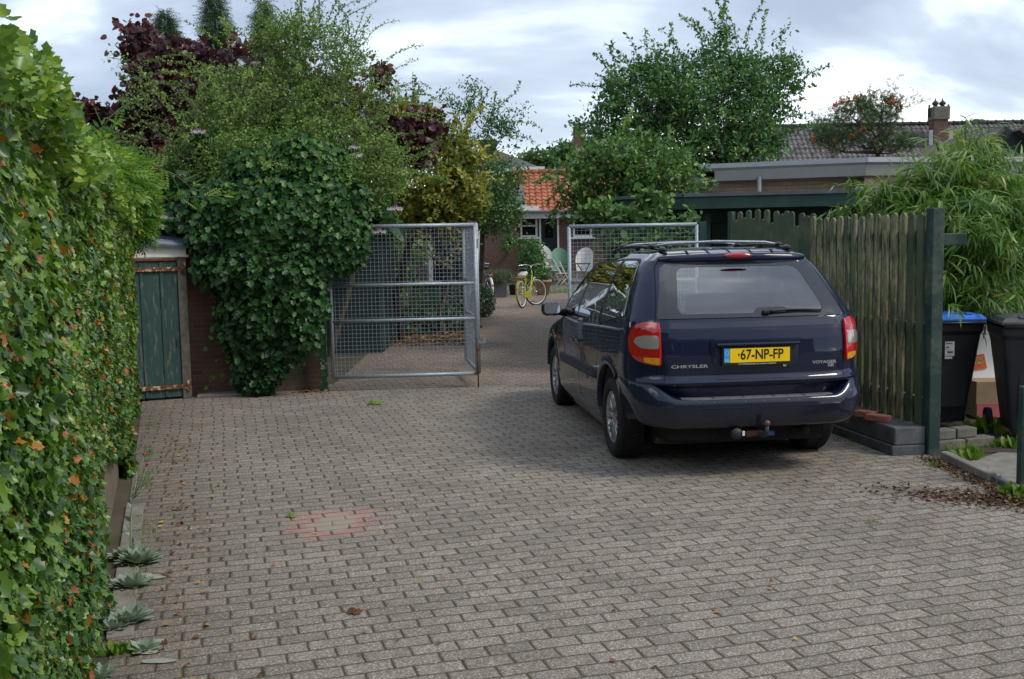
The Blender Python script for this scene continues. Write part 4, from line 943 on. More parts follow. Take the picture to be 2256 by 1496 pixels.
def board(mb, c, d, w, th, z0, z1, nrm, cap=True, lean=0.0):
    # flat board with a rounded head
    K = 8; prof = [(-w/2, z0), (w/2, z0)]+[(w/2*math.cos(math.pi*k/K), z1-w/2*.75+w/2*.75*math.sin(math.pi*k/K)) for k in range(K+1)] if cap else [(-w/2, z0), (w/2, z0), (w/2, z1), (-w/2, z1)]
    vs = []
    for s in (-.5, .5):
        for x, z in prof: q = Vector(c)+d*(x+lean*(z-1))+nrm*(th*s); vs.append((q.x, q.y, z))
    n = len(prof); mb.add(vs, [tuple(range(n))[::-1], tuple(range(n, 2*n))]+[(k, (k+1) % n, n+(k+1) % n, n+k) for k in range(n)])
Lf = (F1-F0).length; nb = 15
for i in range(nb):
    t = .11+i*(Lf-.16)/(nb-1); mb = MB(); z0 = .12+.02*random.random()
    c_ = FD*t+FN*.055; w = .086
    board(mb, c_, FD, w, .02, z0, 2.02+random.uniform(-.015, .015)+.02*(i/nb), FN, True, random.uniform(-.008, .008)); mb.build('picket', MOSS if i > 1 else DGF, fence)
for i in range(nb-1):
    t = .11+(i+.5)*(Lf-.16)/(nb-1); mb = MB(); board(mb, FD*t-FN*.045, FD, .050, .02, .2, 1.98, FN, True, random.uniform(-.006, .006)); mb.build('back_picket', MOSS, fence)
for z in (.42, 1.05, 1.83):
    mb = MB(); q = FD*(Lf/2-.05)+FN*.005; mb.box((q.x, q.y, z), (.06, Lf-.02, .085), rz=math.atan2(FD.y, FD.x)-math.pi/2, bev=.004); mb.build('rail', MOSS, fence)
pp = MB(); pp.box((0, 0, 1.02), (.105, .105, 2.06), rz=math.atan2(FD.y, FD.x), bev=.008); pp.build('post', M_['green_wood'], fence)
mb = MB(); mb.box((.12, -.02, 1.79), (.24, .05, .10), rz=-.1, bev=.008); mb.build('cross_piece', M_['green_wood'], fence)
# far part: closed boards with stepped heads
ED = (F2-F1).normalized(); EN = Vector((-ED.y, ED.x, 0)); Le = (F2-F1).length
f2 = empty('picket_fence', 'closed dark green board fence with rounded heads of uneven height, behind the minivan', 'fence', F1)
hts = [0, -.03, .01, -.16, .03, .04, 0, .04, -.12, .06, -.07, .07, -.06, .06, -.05, .04, -.08, .04]
for i in range(18):
    t = .02+i*(Le-.05)/17; mb = MB(); board(mb, ED*t+EN*.03, ED, .100, .02, .15, 2.08+hts[i]*.8+.05*i/17, EN, True, 0); mb.build('picket', DGF, f2)
for z in (.5, 1.7):
    mb = MB(); q = ED*(Le/2); mb.box((q.x, q.y, z), (.05, Le, .08), rz=math.atan2(ED.y, ED.x)-math.pi/2); mb.build('rail', DGF, f2)
mb = MB(); q = ED*(Le+.02); mb.box((q.x, q.y, 1.08), (.08, .08, 2.17)); mb.build('post', M_['darkgreen2'], f2)
# ---- concrete sleeper at its foot
s0 = G(2035, 1000); s0.z = 0; sa = F0+FN*.22-FD*.02; sq = MB(); Ls = 2.6
sl_ = empty('concrete_edging', 'dark grey two course concrete kerb wall at the foot of the picket fence', 'kerb wall', sa)
mb = MB(); R3 = Matrix((FD, -FN, Vector((0, 0, 1)))).transposed()
mb.box(R3@Vector((Ls/2, .02, .165)), (Ls, .28, .15), rot=R3, bev=.012); mb.build('upper_course', M_['bluestone'], sl_)
mb = MB(); mb.box(R3@Vector((Ls/2+.01, .01, .044)), (Ls+.02, .30, .088), rot=R3, bev=.010); mb.build('lower_course', M_['bluestone'], sl_)
BRK = plain('orange red brick', (.40, .155, .09), .9, 0, .35, 18, bump=.5)
for i, (px, py, a, w_, lb) in enumerate(((1908, 918, .15, .17, 'whole red brick lying on the kerb wall, the farther of two'), (1934, 927, .02, .20, 'chipped red brick lying on the kerb wall, the nearer of two'))):
    p = G(px, py, .24); b_ = MB(); b_.box((0, 0, .026), (.10, w_, .052), bev=.007); ob = tag(b_.build('loose_brick', BRK, None), lb, 'brick', 'loose bricks on the kerb wall'); ob.location = (p.x, p.y, .241); ob.rotation_euler = (0, 0, .62+a)
# ---- blocks, kerb stones, slab
def block(c, d, rz, label, z=0, mat='concrete2', name='concrete_block', cat='block', group='concrete blocks by the bins'):
    m = MB(); m.box((0, 0, d[2]/2), d, bev=.012); o = tag(m.build(name, M_[mat], None), label, cat, group); o.location = (c[0], c[1], z); o.rotation_euler = (0, 0, rz); return o
q1 = G(2068, 985); bz = math.atan2(q1.y-G(2170, 975).y, q1.x-G(2170, 975).x)
Pa = G(2062, 998); Pb = G(2190, 985); BDV = (Pb-Pa).normalized(); ba = math.atan2(BDV.y, BDV.x)
block(Pa+BDV*.16+Vector((.0, .10, 0)), (.30, .13, .085), ba, 'left block of the lower course of concrete blocks in front of the bins')
block(Pa+BDV*.475+Vector((.0, .10, 0)), (.30, .13, .085), ba, 'right block of the lower course of concrete blocks in front of the bins')
block(Pa+BDV*.12+Vector((.0, .13, 0)), (.21, .12, .085), ba, 'left block of the upper course of concrete blocks in front of the bins', .087)
block(Pa+BDV*.345+Vector((.0, .13, 0)), (.21, .12, .085), ba, 'right block of the upper course of concrete blocks in front of the bins', .087)
K0 = G(2080, 1012); K1 = G(2185, 1062); kd = (K1-K0); ka = math.atan2(kd.y, kd.x); 
block((K0+K1)/2, (kd.length, .075, .07), ka, 'long narrow concrete kerb stone among the weeds at right', 0, 'concrete', 'kerb_stone', 'kerb stone', None)
K2 = G(2240, 1088); kd2 = K2-K1
block((K1+K2)/2+Vector((.02, .03, 0)), (kd2.length*.85, .05, .05), math.atan2(kd2.y, kd2.x), 'grey kerb stone beside the green corner post', 0, 'bluestone', 'kerb_stone', 'kerb stone', None)
sheet('flagstones', [tuple(G(2125, 1022).xy), tuple(G(2256, 1085).xy), (4.6, 7.1), (5.2, 8.0), tuple(G(2200, 998).xy)], .006, M_['concrete'])
sheet('bin_yard', [tuple((F0+Vector((.08, .06, 0))).xy), (3.9, 8.25), (9, 8), (9, 14), (3.3, 14), tuple((F1+Vector((.06, 0, 0))).xy)], .004, M_['soil'])
cp = empty('corner_post', 'short green post cut by the right edge, beside the flagstones', 'post', G(2248, 1068)); mb = MB(); mb.box((.02, 0, .25), (.075, .075, .95), rz=-.1, bev=.006); mb.build('upright', M_['green_wood'], cp)
# ---------------- wheelie bins
def bin_(name, label, p, rz, H, w, d, lidmat, bodymat, lidang=0.0, group='wheelie bins behind the fence'):
    root = empty(name, label, 'wheelie bin', p, rz, group)
    mb = MB(); K = [(0.06, .66, .70), (.14, .69, .72), (H-.16, .98, .98), (H-.12, 1.04, 1.05), (H-.05, 1.06, 1.07)]
    vs = []; nrr = 0
    for z, a, b in K:
        ring = []; c_ = .045
        for qx, qy, a0 in ((1, 1, 0), (-1, 1, 90), (-1, -1, 180), (1, -1, 270)):
            for k in range(4): an = math.radians(a0+30*k); ring.append((qx*(w/2*a-c_)+c_*math.cos(an), qy*(d/2*b-c_)+c_*math.sin(an)))
        nrr = len(ring); vs += [(x, y, z) for x, y in ring]
    mb.add(vs, [(i*nrr+k, i*nrr+(k+1) % nrr, (i+1)*nrr+(k+1) % nrr, (i+1)*nrr+k) for i in range(len(K)-1) for k in range(nrr)]+[tuple(range(nrr))[::-1]])
    mb.box((0, -d/2*.86, H*.45), (w*.5, .012, H*.5), bev=.004)
    mb.build('container', bodymat, root)
    mb = MB(); mb.box((0, .0, H-.015), (w*1.07, d*1.10, .035), bev=.012)
    vs = []; 
    for k, z in ((1.0, H+.0), (.90, H+.030), (.72, H+.042), (.3, H+.046)):
        vs += [(sx*w*.52*k, sy*d*.53*k+.02*(1-k), z) for sx, sy in ((1, 1), (-1, 1), (-1, -1), (1, -1))]
    mb.add(vs, [(i*4+k, i*4+(k+1) % 4, (i+1)*4+(k+1) % 4, (i+1)*4+k) for i in range(3) for k in range(4)]+[(12, 13, 14, 15)])
    for x in (-.14, .14): mb.box((x, -d*.40, H+.034), (.06, d*.18, .022), bev=.006)
    lid = mb.build('lid', lidmat, root)
    mb = MB(); mb.tube([(-w*.50, d*.60, H-.04), (w*.50, d*.60, H-.04)], .016, 10); mb.tube([(-w*.46, d*.5, H-.05), (-w*.46, d*.60, H-.04)], .016, 8); mb.tube([(w*.46, d*.5, H-.05), (w*.46, d*.60, H-.04)], .016, 8)
    mb.tube([(-w*.50, -d*.555, H-.045), (w*.50, -d*.555, H-.045)], .014, 10); mb.build('handle', M_['black'], root)
    for s in (-1, 1):
        mb = MB(); mb.lathe([(.001, -.022), (.07, -.022), (.098, -.026), (.100, 0), (.098, .026), (.07, .022), (.001, .022)], (0, 0, 0), 'X', 24); o = mb.build('wheel', M_['rubber'], root); o.location = (s*(w/2-.0), d*.36, .10)
    return root
BB = plain('dark bin plastic', (.012, .014, .018), .42, 0, .25, 7); BG = plain('grey bin plastic', (.022, .026, .036), .40, 0, .3, 7)
LBL = plain('blue lid plastic', (.025, .16, .60), .32, 0, .12, 5, coat=.3); LGR = plain('dirty grey lid', (.075, .08, .085), .45, 0, .4, 14)
p1 = G(2090, 948); p1 = A(2108, 932, 9.4); 
b1 = bin_('wheelie_bin', 'black wheelie bin with a bright blue lid, just behind the fence post', (p1.x-.17, 9.45, .03), .04, 1.04, .54, .62, LBL, BB)
b2 = bin_('wheelie_bin', 'dark grey wheelie bin with a grey lid, cut off by the right edge', (A(2225, 900, 8.9).x+.20, 8.95, .02), -.25, 1.04, .60, .62, LGR, BG)
STK = plain('label paper', (.55, .56, .55), .5, 0, .08, 30)
def btext(s, x, z, size, parent, y, bold=0):
    cu = bpy.data.curves.new('t', 'FONT'); cu.body = s; cu.size = size; cu.extrude = .0004; cu.offset = bold
    ob = bpy.data.objects.new('t', cu); C.objects.link(ob); bpy.context.view_layer.update()
    me = bpy.data.meshes.new_from_object(ob.evaluated_get(bpy.context.evaluated_depsgraph_get())); bpy.data.objects.remove(ob)
    me.materials.clear(); t = link('lettering', me, M_['black'], parent); t.rotation_euler = (math.pi/2, 0, 0); t.location = (x, y, z); return t
SYF = -.62/2*1.0+.012
mb = MB(); mb.box((-.035, -.296, .755), (.088, .004, .135)); mb.box((-.045, -.2965, .672), (.07, .003, .02)); ls = mb.build('address_label', STK, b1)
btext('Arnhem', -.072, .800, .018, ls, -.2995, .0006); btext('494', -.072, .764, .020, ls, -.2995, .001); btext('Restafval papier', -.072, .748, .007, ls, -.2995); btext('Sluisweg 10 Arnhem', -.072, .698, .007, ls, -.2995)
mb = MB()
for k in range(12): mb.box((-.055+k*.0045, -.2985, .725), (.0022 if k % 3 else .0035, .001, .02))
mb.build('barcode', M_['black'], ls)
# ---- discarded white board and packaging between the bins
p = A(2150, 900, 10.2)
jb = empty('white_panel', 'white sheet with a red and orange leaflet leaning between the two bins', 'panel', (p.x, 10.15, 0))
mb = MB(); mb.box((.05, 0, .66), (.46, .03, .66), rot=Matrix.Rotation(-.22, 3, 'X'), bev=.004); mb.build('sheet', plain('glossy white', (.86, .86, .88), .25, 0, .03, 4), jb)
mb = MB(); mb.box((-.03, -.052, .54), (.14, .004, .15), rot=Matrix.Rotation(-.22, 3, 'X')@Matrix.Rotation(-.12, 3, 'Y')); lf = mb.build('leaflet', plain('red leaflet', (.72, .10, .025), .4, 0, .2, 25), jb)
mb = MB(); mb.box((-.025, -.053, .555), (.10, .003, .07), rot=Matrix.Rotation(-.22, 3, 'X')@Matrix.Rotation(-.12, 3, 'Y')); mb.build('printed_picture', plain('printed orange', (.55, .25, .02), .4, 0, .9, 40), lf)
cb_ = empty('cardboard_box', 'tan cardboard box with a pink side, standing low between the bins', 'box', (p.x+.02, 9.95, 0)); mb = MB(); mb.box((0, 0, .20), (.42, .3, .36), bev=.006); mb.build('carton', plain('tan card', (.40, .28, .17), .8, 0, .2, 4), cb_); mb = MB(); mb.box((0, -.153, .09), (.40, .005, .14)); mb.build('pink_side', plain('pink card', (.55, .14, .15), .7, 0, .3, 4), cb_)
# ================================================================ behind the viewer: unseen row of houses, added to darken what the car mirrors
def added_house_row():
    rt = empty('row_house', 'unseen dark brick row of houses, added behind the viewer to darken reflections', 'house', (0, -11, 0))
    mb = MB(); mb.box((0, -4, 2.9), (34, 8, 5.8)); mb.build('wall', M_['brick_dark'], rt)
    mb = MB(); mb.add([(-17.4, .5, 5.8), (17.4, .5, 5.8), (17.4, -4, 9.0), (-17.4, -4, 9.0), (-17.4, -8.5, 5.8), (17.4, -8.5, 5.8)], [(0, 1, 2, 3), (3, 2, 5, 4)]); mb.build('roof', plain('dark tiles', (.05, .045, .045), .8), rt)
    for i in range(8):
        for z in (1.5, 4.2): mb = MB(); mb.box((-14.5+i*4.1, .03, z), (1.6, .06, 1.3), bev=.01); w_ = mb.build('window', M_['white'], rt); mb = MB(); mb.box((-14.5+i*4.1, .07, z), (1.4, .02, 1.1)); mb.build('pane', M_['blackgloss'], w_)
added_house_row()
# ================================================================ materials of the plants
L_HAW = leafmat('hawthorn leaf', [(0, (0.068, 0.127, 0.033)), (.5, (0.165, 0.283, 0.068)), (.85, (0.299, 0.433, 0.112)), (1, (0.448, 0.538, 0.179))], .5, .3, .35, .3)
L_PUR = leafmat('purple leaf', [(0, (0.030, 0.015, 0.024)), (.5, (0.068, 0.027, 0.036)), (.8, (0.143, 0.036, 0.036)), (1, (0.254, 0.047, 0.030))], .38, .28, .5, .3)
L_CON = leafmat('conifer spray', [(0, (.028, .065, .025)), (.6, (.055, .115, .040)), (1, (.10, .17, .06))], .6, .2, .3, .3)
L_YEL = leafmat('yellow edged leaf', [(0, (.04, .085, .02)), (.38, (.10, .155, .035)), (.52, (.32, .33, .06)), (1, (.58, .56, .13))], .4, .3, .4, .25)
L_PEAR = leafmat('pear leaf', [(0, (0.029, 0.094, 0.029)), (.5, (0.079, 0.180, 0.055)), (.9, (0.211, 0.337, 0.106)), (1, (0.379, 0.421, 0.106))], .4, .25, .45, .3)
L_APL = leafmat('apple leaf', [(0, (0.033, 0.109, 0.033)), (.5, (0.083, 0.208, 0.056)), (.88, (0.202, 0.355, 0.105)), (1, (0.355, 0.473, 0.142))], .42, .25, .45, .3)
L_APL2 = leafmat('light apple leaf', [(0, (0.042, 0.116, 0.033)), (.5, (0.108, 0.222, 0.058)), (.85, (0.213, 0.362, 0.099)), (1, (0.362, 0.461, 0.132))], .42, .3, .45, .25)
L_ROW = leafmat('rowan leaf', [(0, (0.030, 0.068, 0.023)), (.6, (0.068, 0.131, 0.044)), (1, (0.169, 0.203, 0.068))], .5, .25, .35, .3)
L_BAM = leafmat('bamboo leaf', [(0, (0.046, 0.124, 0.023)), (.45, (0.111, 0.234, 0.046)), (.85, (0.247, 0.364, 0.078)), (1, (0.546, 0.468, 0.117))], .38, .35, .45, .25)
L_LAU = leafmat('laurel leaf', [(0, (0.013, 0.046, 0.013)), (.6, (0.029, 0.091, 0.023)), (1, (0.078, 0.169, 0.039))], .3, .15, .5, .3)
L_WIS = leafmat('wisteria leaf', [(0, (0.065, 0.163, 0.023)), (.6, (0.130, 0.273, 0.036)), (1, (0.312, 0.429, 0.065))], .42, .4, .4, .2)
L_HYD = leafmat('hydrangea leaf', [(0, (0.023, 0.078, 0.023)), (.6, (0.046, 0.124, 0.033)), (1, (0.117, 0.208, 0.052))], .5, .25, .3, .3)
L_GRS = leafmat('grass blade', [(0, (0.065, 0.156, 0.019)), (.7, (0.156, 0.286, 0.039)), (1, (0.364, 0.390, 0.104))], .5, .3, .3, .2)
L_SHP = leafmat('woolly grey leaf', [(0, (.17, .24, .17)), (.7, (.28, .35, .27)), (1, (.36, .42, .34))], .9, .15, .1, .1)
L_DEAD = leafmat('fallen leaf', [(0, (.10, .045, .02)), (.5, (.26, .10, .04)), (.8, (.42, .20, .05)), (1, (.50, .42, .10))], .7, .1, .3, .2)
L_LAV = leafmat('lavender', [(0, (0.078, 0.117, 0.065)), (.7, (0.143, 0.195, 0.104)), (1, (0.221, 0.221, 0.208))], .8, .2, .2, .2)
APPLE = plain('small apple', (.30, .24, .05), .45, 0, .5, 10); BERRY = plain('rowan berry', (.62, .10, .015), .4, 0, .3, 10)
# ---------------- left group
tree('purple_tree', 'tree with large dark purple heart shaped leaves behind the hawthorn', 'tree', (-4.6, 17.2, 0),
     [E(300, 95, 38, 48, 16.2, .4, 1.0), E(400, 165, 105, 75, 16.0, .8, 5), E(350, 260, 90, 100, 15.4, .6, 5), E(190, 255, 65, 26, 15.8, .4, .7), E(270, 320, 80, 60, 16, .5, 1.6), E(560, 200, 140, 110, 16.8, .7, 4), E(400, 370, 120, 80, 15.2, .5, 3),
      E(740, 260, 110, 100, 16.8, .6, 3), E(850, 320, 105, 60, 14.8, .4, 2.6), E(930, 272, 50, 30, 14.9, .3, .9), E(830, 170, 30, 25, 16.4, .2, .25)], 1150, 9, .095, 'heart', L_PUR, M_['bark'], .12, .16, .45, .3, thick=4, norm_up=.3)
for i, (px, tp, wd) in enumerate(((362, 18, 62), (470, -30, 62), (578, -5, 40))):
    Yc = 22.0+i*.6; top = A(px, tp, Yc); bs = A(px, 330, Yc); rt = empty('conifer', ('left', 'middle', 'right')[i]+' of the three dark green conifer spires rising behind the purple tree', 'conifer', (top.x, top.y, 0), group='conifers behind the purple tree')
    n_ = 7000; t = rng.random(n_)**.65; zz_ = top.z-(top.z-bs.z)*t*1.25; an = rng.random(n_)*2*np.pi; lay = .78+.22*np.sin(zz_*9+an*2+i); R_ = wd/FPX*Yc*(.04+1.15*t**.65)*lay*rng.random(n_)**.5
    P = np.stack([R_*np.cos(an), R_*np.sin(an), zz_-R_*.25], 1); Dv = np.stack([np.cos(an), np.sin(an), -.45+0*an], 1)+rng.normal(size=(n_, 3))*.4
    leaves('crown', P, rng.normal(size=(n_, 3))+np.array([0, 0, .6]), Dv, .22+.12*rng.random(n_), 'sprig', L_CON, rt)
    mb = MB(); mb.tube([(0, 0, 0), (0, 0, top.z*.6), (0, 0, top.z-.1)], [.12, .07, .01], 6); mb.build('trunk', M_['bark'], rt)
tree('hawthorn', 'large sprawling bush with tiny light green leaves over the brick wall', 'bush', (-3.0, 14.2, 0),
     [E(600, 250, 150, 110, 13.9, .7, 4), E(700, 130, 110, 85, 14.1, .5, 2.0), E(620, 85, 60, 60, 14.1, .4, .8), E(460, 300, 120, 50, 13.6, .6, .55), E(330, 210, 70, 50, 13.8, .4, .12), E(380, 350, 120, 32, 13.4, .5, .45), E(700, 350, 190, 95, 13.6, .8, 4), E(810, 410, 90, 50, 13.7, .6, 1.1), E(790, 220, 80, 60, 14.0, .5, .6), E(560, 400, 150, 60, 13.3, .5, 2), E(850, 340, 60, 30, 13.9, .4, .10), E(470, 200, 90, 50, 13.9, .4, .18), E(640, 380, 170, 45, 12.75, .35, 2.2), E(560, 330, 90, 40, 12.9, .3, .8)],
     3000, 13, .044, 'dia', L_HAW, M_['twig'], .10, .13, .1, .6, thick=3, hollow=.35,
     extra=np.array([tuple(A(x, y, 13.9)) for x, y in ((240, 127), (262, 130), (285, 140), (310, 152), (800, 60), (760, 30), (735, 8), (815, 115), (830, 140), (850, 180), (895, 186), (870, 190), (650, 10), (655, 45), (700, 20), (560, 40), (590, 30), (545, 60), (930, 360), (960, 330))]))
_h = bpy.data.objects['hawthorn']
shoots(_h, [E(600, 190, 190, 130, 13.7, .6, 3), E(780, 240, 110, 110, 13.8, .5, 2), E(430, 290, 150, 80, 13.3, .5, 2), E(700, 400, 210, 50, 12.6, .3, 2), E(810, 380, 80, 60, 13.3, .4, .8)], 210, .62, .040, 'oval', L_HAW, M_['twig'], .30, 1.2, .03, .004, .8)
shoots(_h, [E(700, 90, 90, 60, 13.9, .4, 1)], 16, 1.0, .038, 'oval', L_HAW, M_['twig'], 1.1, 1.0, .045, .006, .9)
# ---------------- hanging ivy
ivy = empty('hanging_ivy', 'big mass of glossy dark green ivy hanging over the brick wall', 'ivy', (-3.1, 12.6, 0)); io = np.array([-3.1, 12.6, 0.0])
IB = [E(610, 480, 180, 95, 12.45, .42, 5), E(590, 590, 145, 75, 12.35, .36, 3), E(590, 680, 108, 75, 12.3, .28, 1.5), E(575, 760, 75, 62, 12.35, .20, .8), E(562, 812, 36, 36, 12.38, .12, .25), E(735, 500, 78, 100, 12.45, .36, 2), E(650, 375, 130, 65, 12.7, .40, 2), E(480, 480, 62, 70, 12.35, .25, .9), E(650, 700, 60, 50, 12.3, .16, .5), E(640, 765, 30, 24, 12.35, .08, .12)]
for _k in range(34):
    b_ = IB[int(rng.integers(0, 9))]; dd_ = unit(rng.normal(size=3)*np.array([1, .2, 1])+np.array([0, -.45, 0])); rr_ = .10+.12*rng.random(); IB.append((b_[0]+dd_[0]*b_[3]*.93, b_[1]+dd_[1]*b_[4]*.9, b_[2]+dd_[2]*b_[5]*.93, rr_, rr_*.7, rr_*(.8+.5*rng.random()), .16))
P, d = blob_pts(IB, 26000, .80)
keep = (P[:, 1] < 12.95) & ((d[:, 1] < .35) | (rng.random(len(P)) < .25)); P, d = P[keep], d[keep]; n_ = len(P)
P += rng.normal(size=P.shape)*.03
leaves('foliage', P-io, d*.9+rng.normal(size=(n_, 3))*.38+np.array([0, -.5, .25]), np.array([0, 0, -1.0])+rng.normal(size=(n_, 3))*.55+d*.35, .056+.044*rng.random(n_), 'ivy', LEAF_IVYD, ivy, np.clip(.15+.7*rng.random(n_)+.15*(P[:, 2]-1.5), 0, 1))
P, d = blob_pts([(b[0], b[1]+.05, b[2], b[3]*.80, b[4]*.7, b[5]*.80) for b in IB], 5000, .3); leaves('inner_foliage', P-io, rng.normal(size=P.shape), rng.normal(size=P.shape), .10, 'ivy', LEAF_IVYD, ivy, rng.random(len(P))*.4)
pts, _ = blob_pts(IB, 260); X, par, r_, ld = skeleton((-2.9, 12.95, 0), pts, .04); branch_mesh('stem', X-io, par, r_, M_['bark'], ivy)
mb = MB(); tp = [A(x, y, 12.35) for x, y in ((640, 775), (560, 808), (500, 835), (462, 850), (430, 858))]; mb.tube([p-Vector(io) for p in tp], .004, 4); mb.build('runner', M_['twig'], ivy)
P = np.concatenate([np.array([tuple(A(x, y, 12.33)) for x, y in ((452, 853), (463, 842), (475, 830), (490, 822), (455, 773), (462, 758), (468, 748), (500, 700), (515, 690), (522, 712), (478, 795), (665, 790), (655, 770))])]); n_ = len(P)
leaves('foliage', P-io, np.tile([0, -1, .4], (n_, 1))+rng.normal(size=(n_, 3))*.3, rng.normal(size=(n_, 3)), .065, 'ivy', L_WIS, ivy)
# ---------------- wisteria over the end of the ivy wall
wis = empty('wisteria', 'fresh green wisteria with feathered leaves spilling over the far end of the ivy wall', 'climber', (wx(9)-.3, 9.2, 0)); wo = np.array([wx(9)-.3, 9.2, 0.0])
WB = [E(205, 392, 70, 34, 7.6, .4, 1.3), E(250, 405, 55, 50, 9.4, .4, 1.6), E(278, 470, 42, 60, 10.6, .35, 1.5), E(150, 345, 40, 20, 6.0, .3, .5)]
P, d = blob_pts(WB, 1700, .6); n_ = len(P)
leaves('foliage', P-wo, d*.5+np.array([.2, -.2, 1.0])+rng.normal(size=(n_, 3))*.35, d*.8+rng.normal(size=(n_, 3))*.5+np.array([.5, -.2, -.35]), .15+.08*rng.random(n_), 'pinn', L_WIS, wis)
for q_ in (((290, 490, 10.6), (330, 405, 10.4), (350, 375, 10.3), (318, 360, 10.3)), ((300, 500, 10.8), (340, 440, 10.6), (400, 436, 10.5), (470, 432, 10.4), (520, 428, 10.4)), ((300, 420, 10.5), (350, 370, 10.3), (385, 385, 10.2), (430, 420, 10.2)), ((200, 330, 8), (240, 260, 8), (275, 230, 8))):
    pp_ = [A(*t) for t in q_]; mb = MB(); mb.tube([p-Vector(wo) for p in pp_], [.007]*(len(pp_)-1)+[.002], 4); mb.build('tendril', M_['twig'], wis)
    P = []; 
    for i in range(len(pp_)-1):
        for t in (0, .35, .7): P.append(pp_[i].lerp(pp_[i+1], t))
    P = np.array([tuple(p) for p in P]); leaves('foliage', P-wo, rng.normal(size=P.shape)*.4+np.array([0, -.3, 1]), rng.normal(size=P.shape)*.8+np.array([.6, 0, -.4]), .17, 'pinn', L_WIS, wis)
# ---------------- hydrangea
def flower(root, p, r):
    mb = MB(); o = Vector(p)
    for k in range(11):
        a = k*2.4; rr_ = r*(.75 if k % 2 else .95); c = o+Vector((rr_*math.cos(a), rr_*math.sin(a), -.01+.02*random.random()))
        for j in range(4):
            b = j*math.pi/2+a; mb.add([c, c+Vector((.017*math.cos(b-.5), -.006, .017*math.sin(b-.5))), c+Vector((.026*math.cos(b), -.004, .026*math.sin(b))), c+Vector((.017*math.cos(b+.5), -.006, .017*math.sin(b+.5)))], [(0, 1, 2, 3)])
    for k in range(26): c = o+Vector((random.gauss(0, r*.33), random.gauss(0, r*.33), .02+random.random()*.02)); mb.sphere(c, .008, 4, 1)
    mb.build('flower', [M_['white'], PUR], root)
PUR = plain('purple florets', (.28, .045, .22), .7, 0, .3, 20)
hy = tree('hydrangea', 'hydrangea with big soft leaves and white and purple flower heads above the shed', 'shrub', (-4.3, 13.6, 0),
     [E(400, 470, 70, 50, 12.9, .4, 2), E(340, 430, 60, 40, 13.0, .4, 1), E(430, 420, 90, 40, 13.2, .4, 1.5), E(480, 330, 60, 45, 13.6, .3, 1), E(850, 500, 40, 26, 13.2, .2, .4), E(640, 280, 40, 25, 13.7, .3, .3)], 130, 6, .17, 'heart', L_HYD, M_['twig'], .04, .12, .5, .3, thick=4, norm_up=.9)
for px, py, Y, r in ((364, 479, 12.4, .085), (332, 488, 12.3, .07), (398, 455, 12.4, .07), (395, 388, 12.9, .065), (437, 290, 13.2, .085), (512, 314, 13.2, .06), (782, 325, 13.2, .07), (786, 343, 13.1, .07), (870, 460, 13.0, .09), (318, 505, 12.2, .06), (348, 500, 12.2, .06), (407, 500, 12.3, .06), (1040, 494, 15.4, .07), (835, 510, 12.9, .08)):
    flower(hy, A(px, py, Y)-Vector((-4.3, 13.6, 0)), r)
tree('evergreen_shrub', 'dense dark shrub filling the corner behind the shed roof and the hanging ivy', 'shrub', (-4.2, 14.4, 0), [E(380, 480, 110, 70, 14.2, .5, 3), E(300, 440, 70, 60, 14.2, .5, 2), E(470, 400, 120, 60, 14.4, .5, 3), E(410, 560, 60, 40, 14.2, .3, 1), E(425, 525, 50, 30, 13.5, .25, 1)], 480, 9, .10, 'oval', L_LAU, M_['bark'], .05, .14, .1, .5, thick=4, hollow=.2)
tree('mixed_shrub', 'mid green shrub filling the gap between the hanging ivy and the variegated bush', 'shrub', (-3.0, 16.2, 0), [E(800, 430, 60, 60, 15.9, .4, 3), E(830, 470, 40, 36, 16.2, .4, 1), E(780, 380, 60, 50, 15.8, .4, 1.5)], 420, 7, .06, 'oval', L_APL, M_['bark'], .05, .12, .1, .5, thick=4, hollow=.2)
# ---------------- yellow variegated bush, pear, apples, rowan
tree('variegated_bush', 'tall bush with yellow edged leaves just behind the folded gate', 'bush', (-2.0, 18.2, 0),
     [E(880, 290, 75, 70, 17.6, .6, 2), E(930, 400, 95, 95, 17.0, .7, 4), E(1000, 360, 60, 70, 17.4, .6, 2), E(1010, 440, 65, 60, 17.2, .6, 2), E(860, 460, 90, 45, 17.0, .6, 1.5), E(950, 500, 90, 26, 17.0, .4, .8), E(930, 300, 70, 60, 16.6, .4, 1.5)], 850, 12, .095, 'oval', L_YEL, M_['bark'], .07, .14, .1, .5, thick=3, hollow=.5)
tree('pear_tree', 'slender pear tree with a sparse upright top, left of the orange roof', 'tree', (-1.05, 24.4, 0),
     [E(1040, 225, 20, 36, 24, .25, .35), E(1060, 300, 55, 50, 24, .5, .8), E(1010, 240, 30, 20, 24, .2, .2), E(1100, 270, 45, 40, 24, .3, .35), E(1080, 400, 80, 60, 23.6, .8, 3), E(1095, 470, 60, 50, 23.2, .7, 2.4), E(1060, 455, 55, 60, 23.4, .7, 2), E(1000, 300, 30, 25, 24, .3, .25)],
     620, 13, .075, 'oval', L_PEAR, M_['bark'], .07, .20, .3, .5, thick=3, hollow=.3, extra=np.array([tuple(A(x, y, 24)) for x, y in ((1042, 180), (1050, 195), (1020, 190), (1155, 238), (1148, 250), (985, 210), (978, 205), (1143, 300), (1125, 275), (1095, 232), (1130, 330))]))
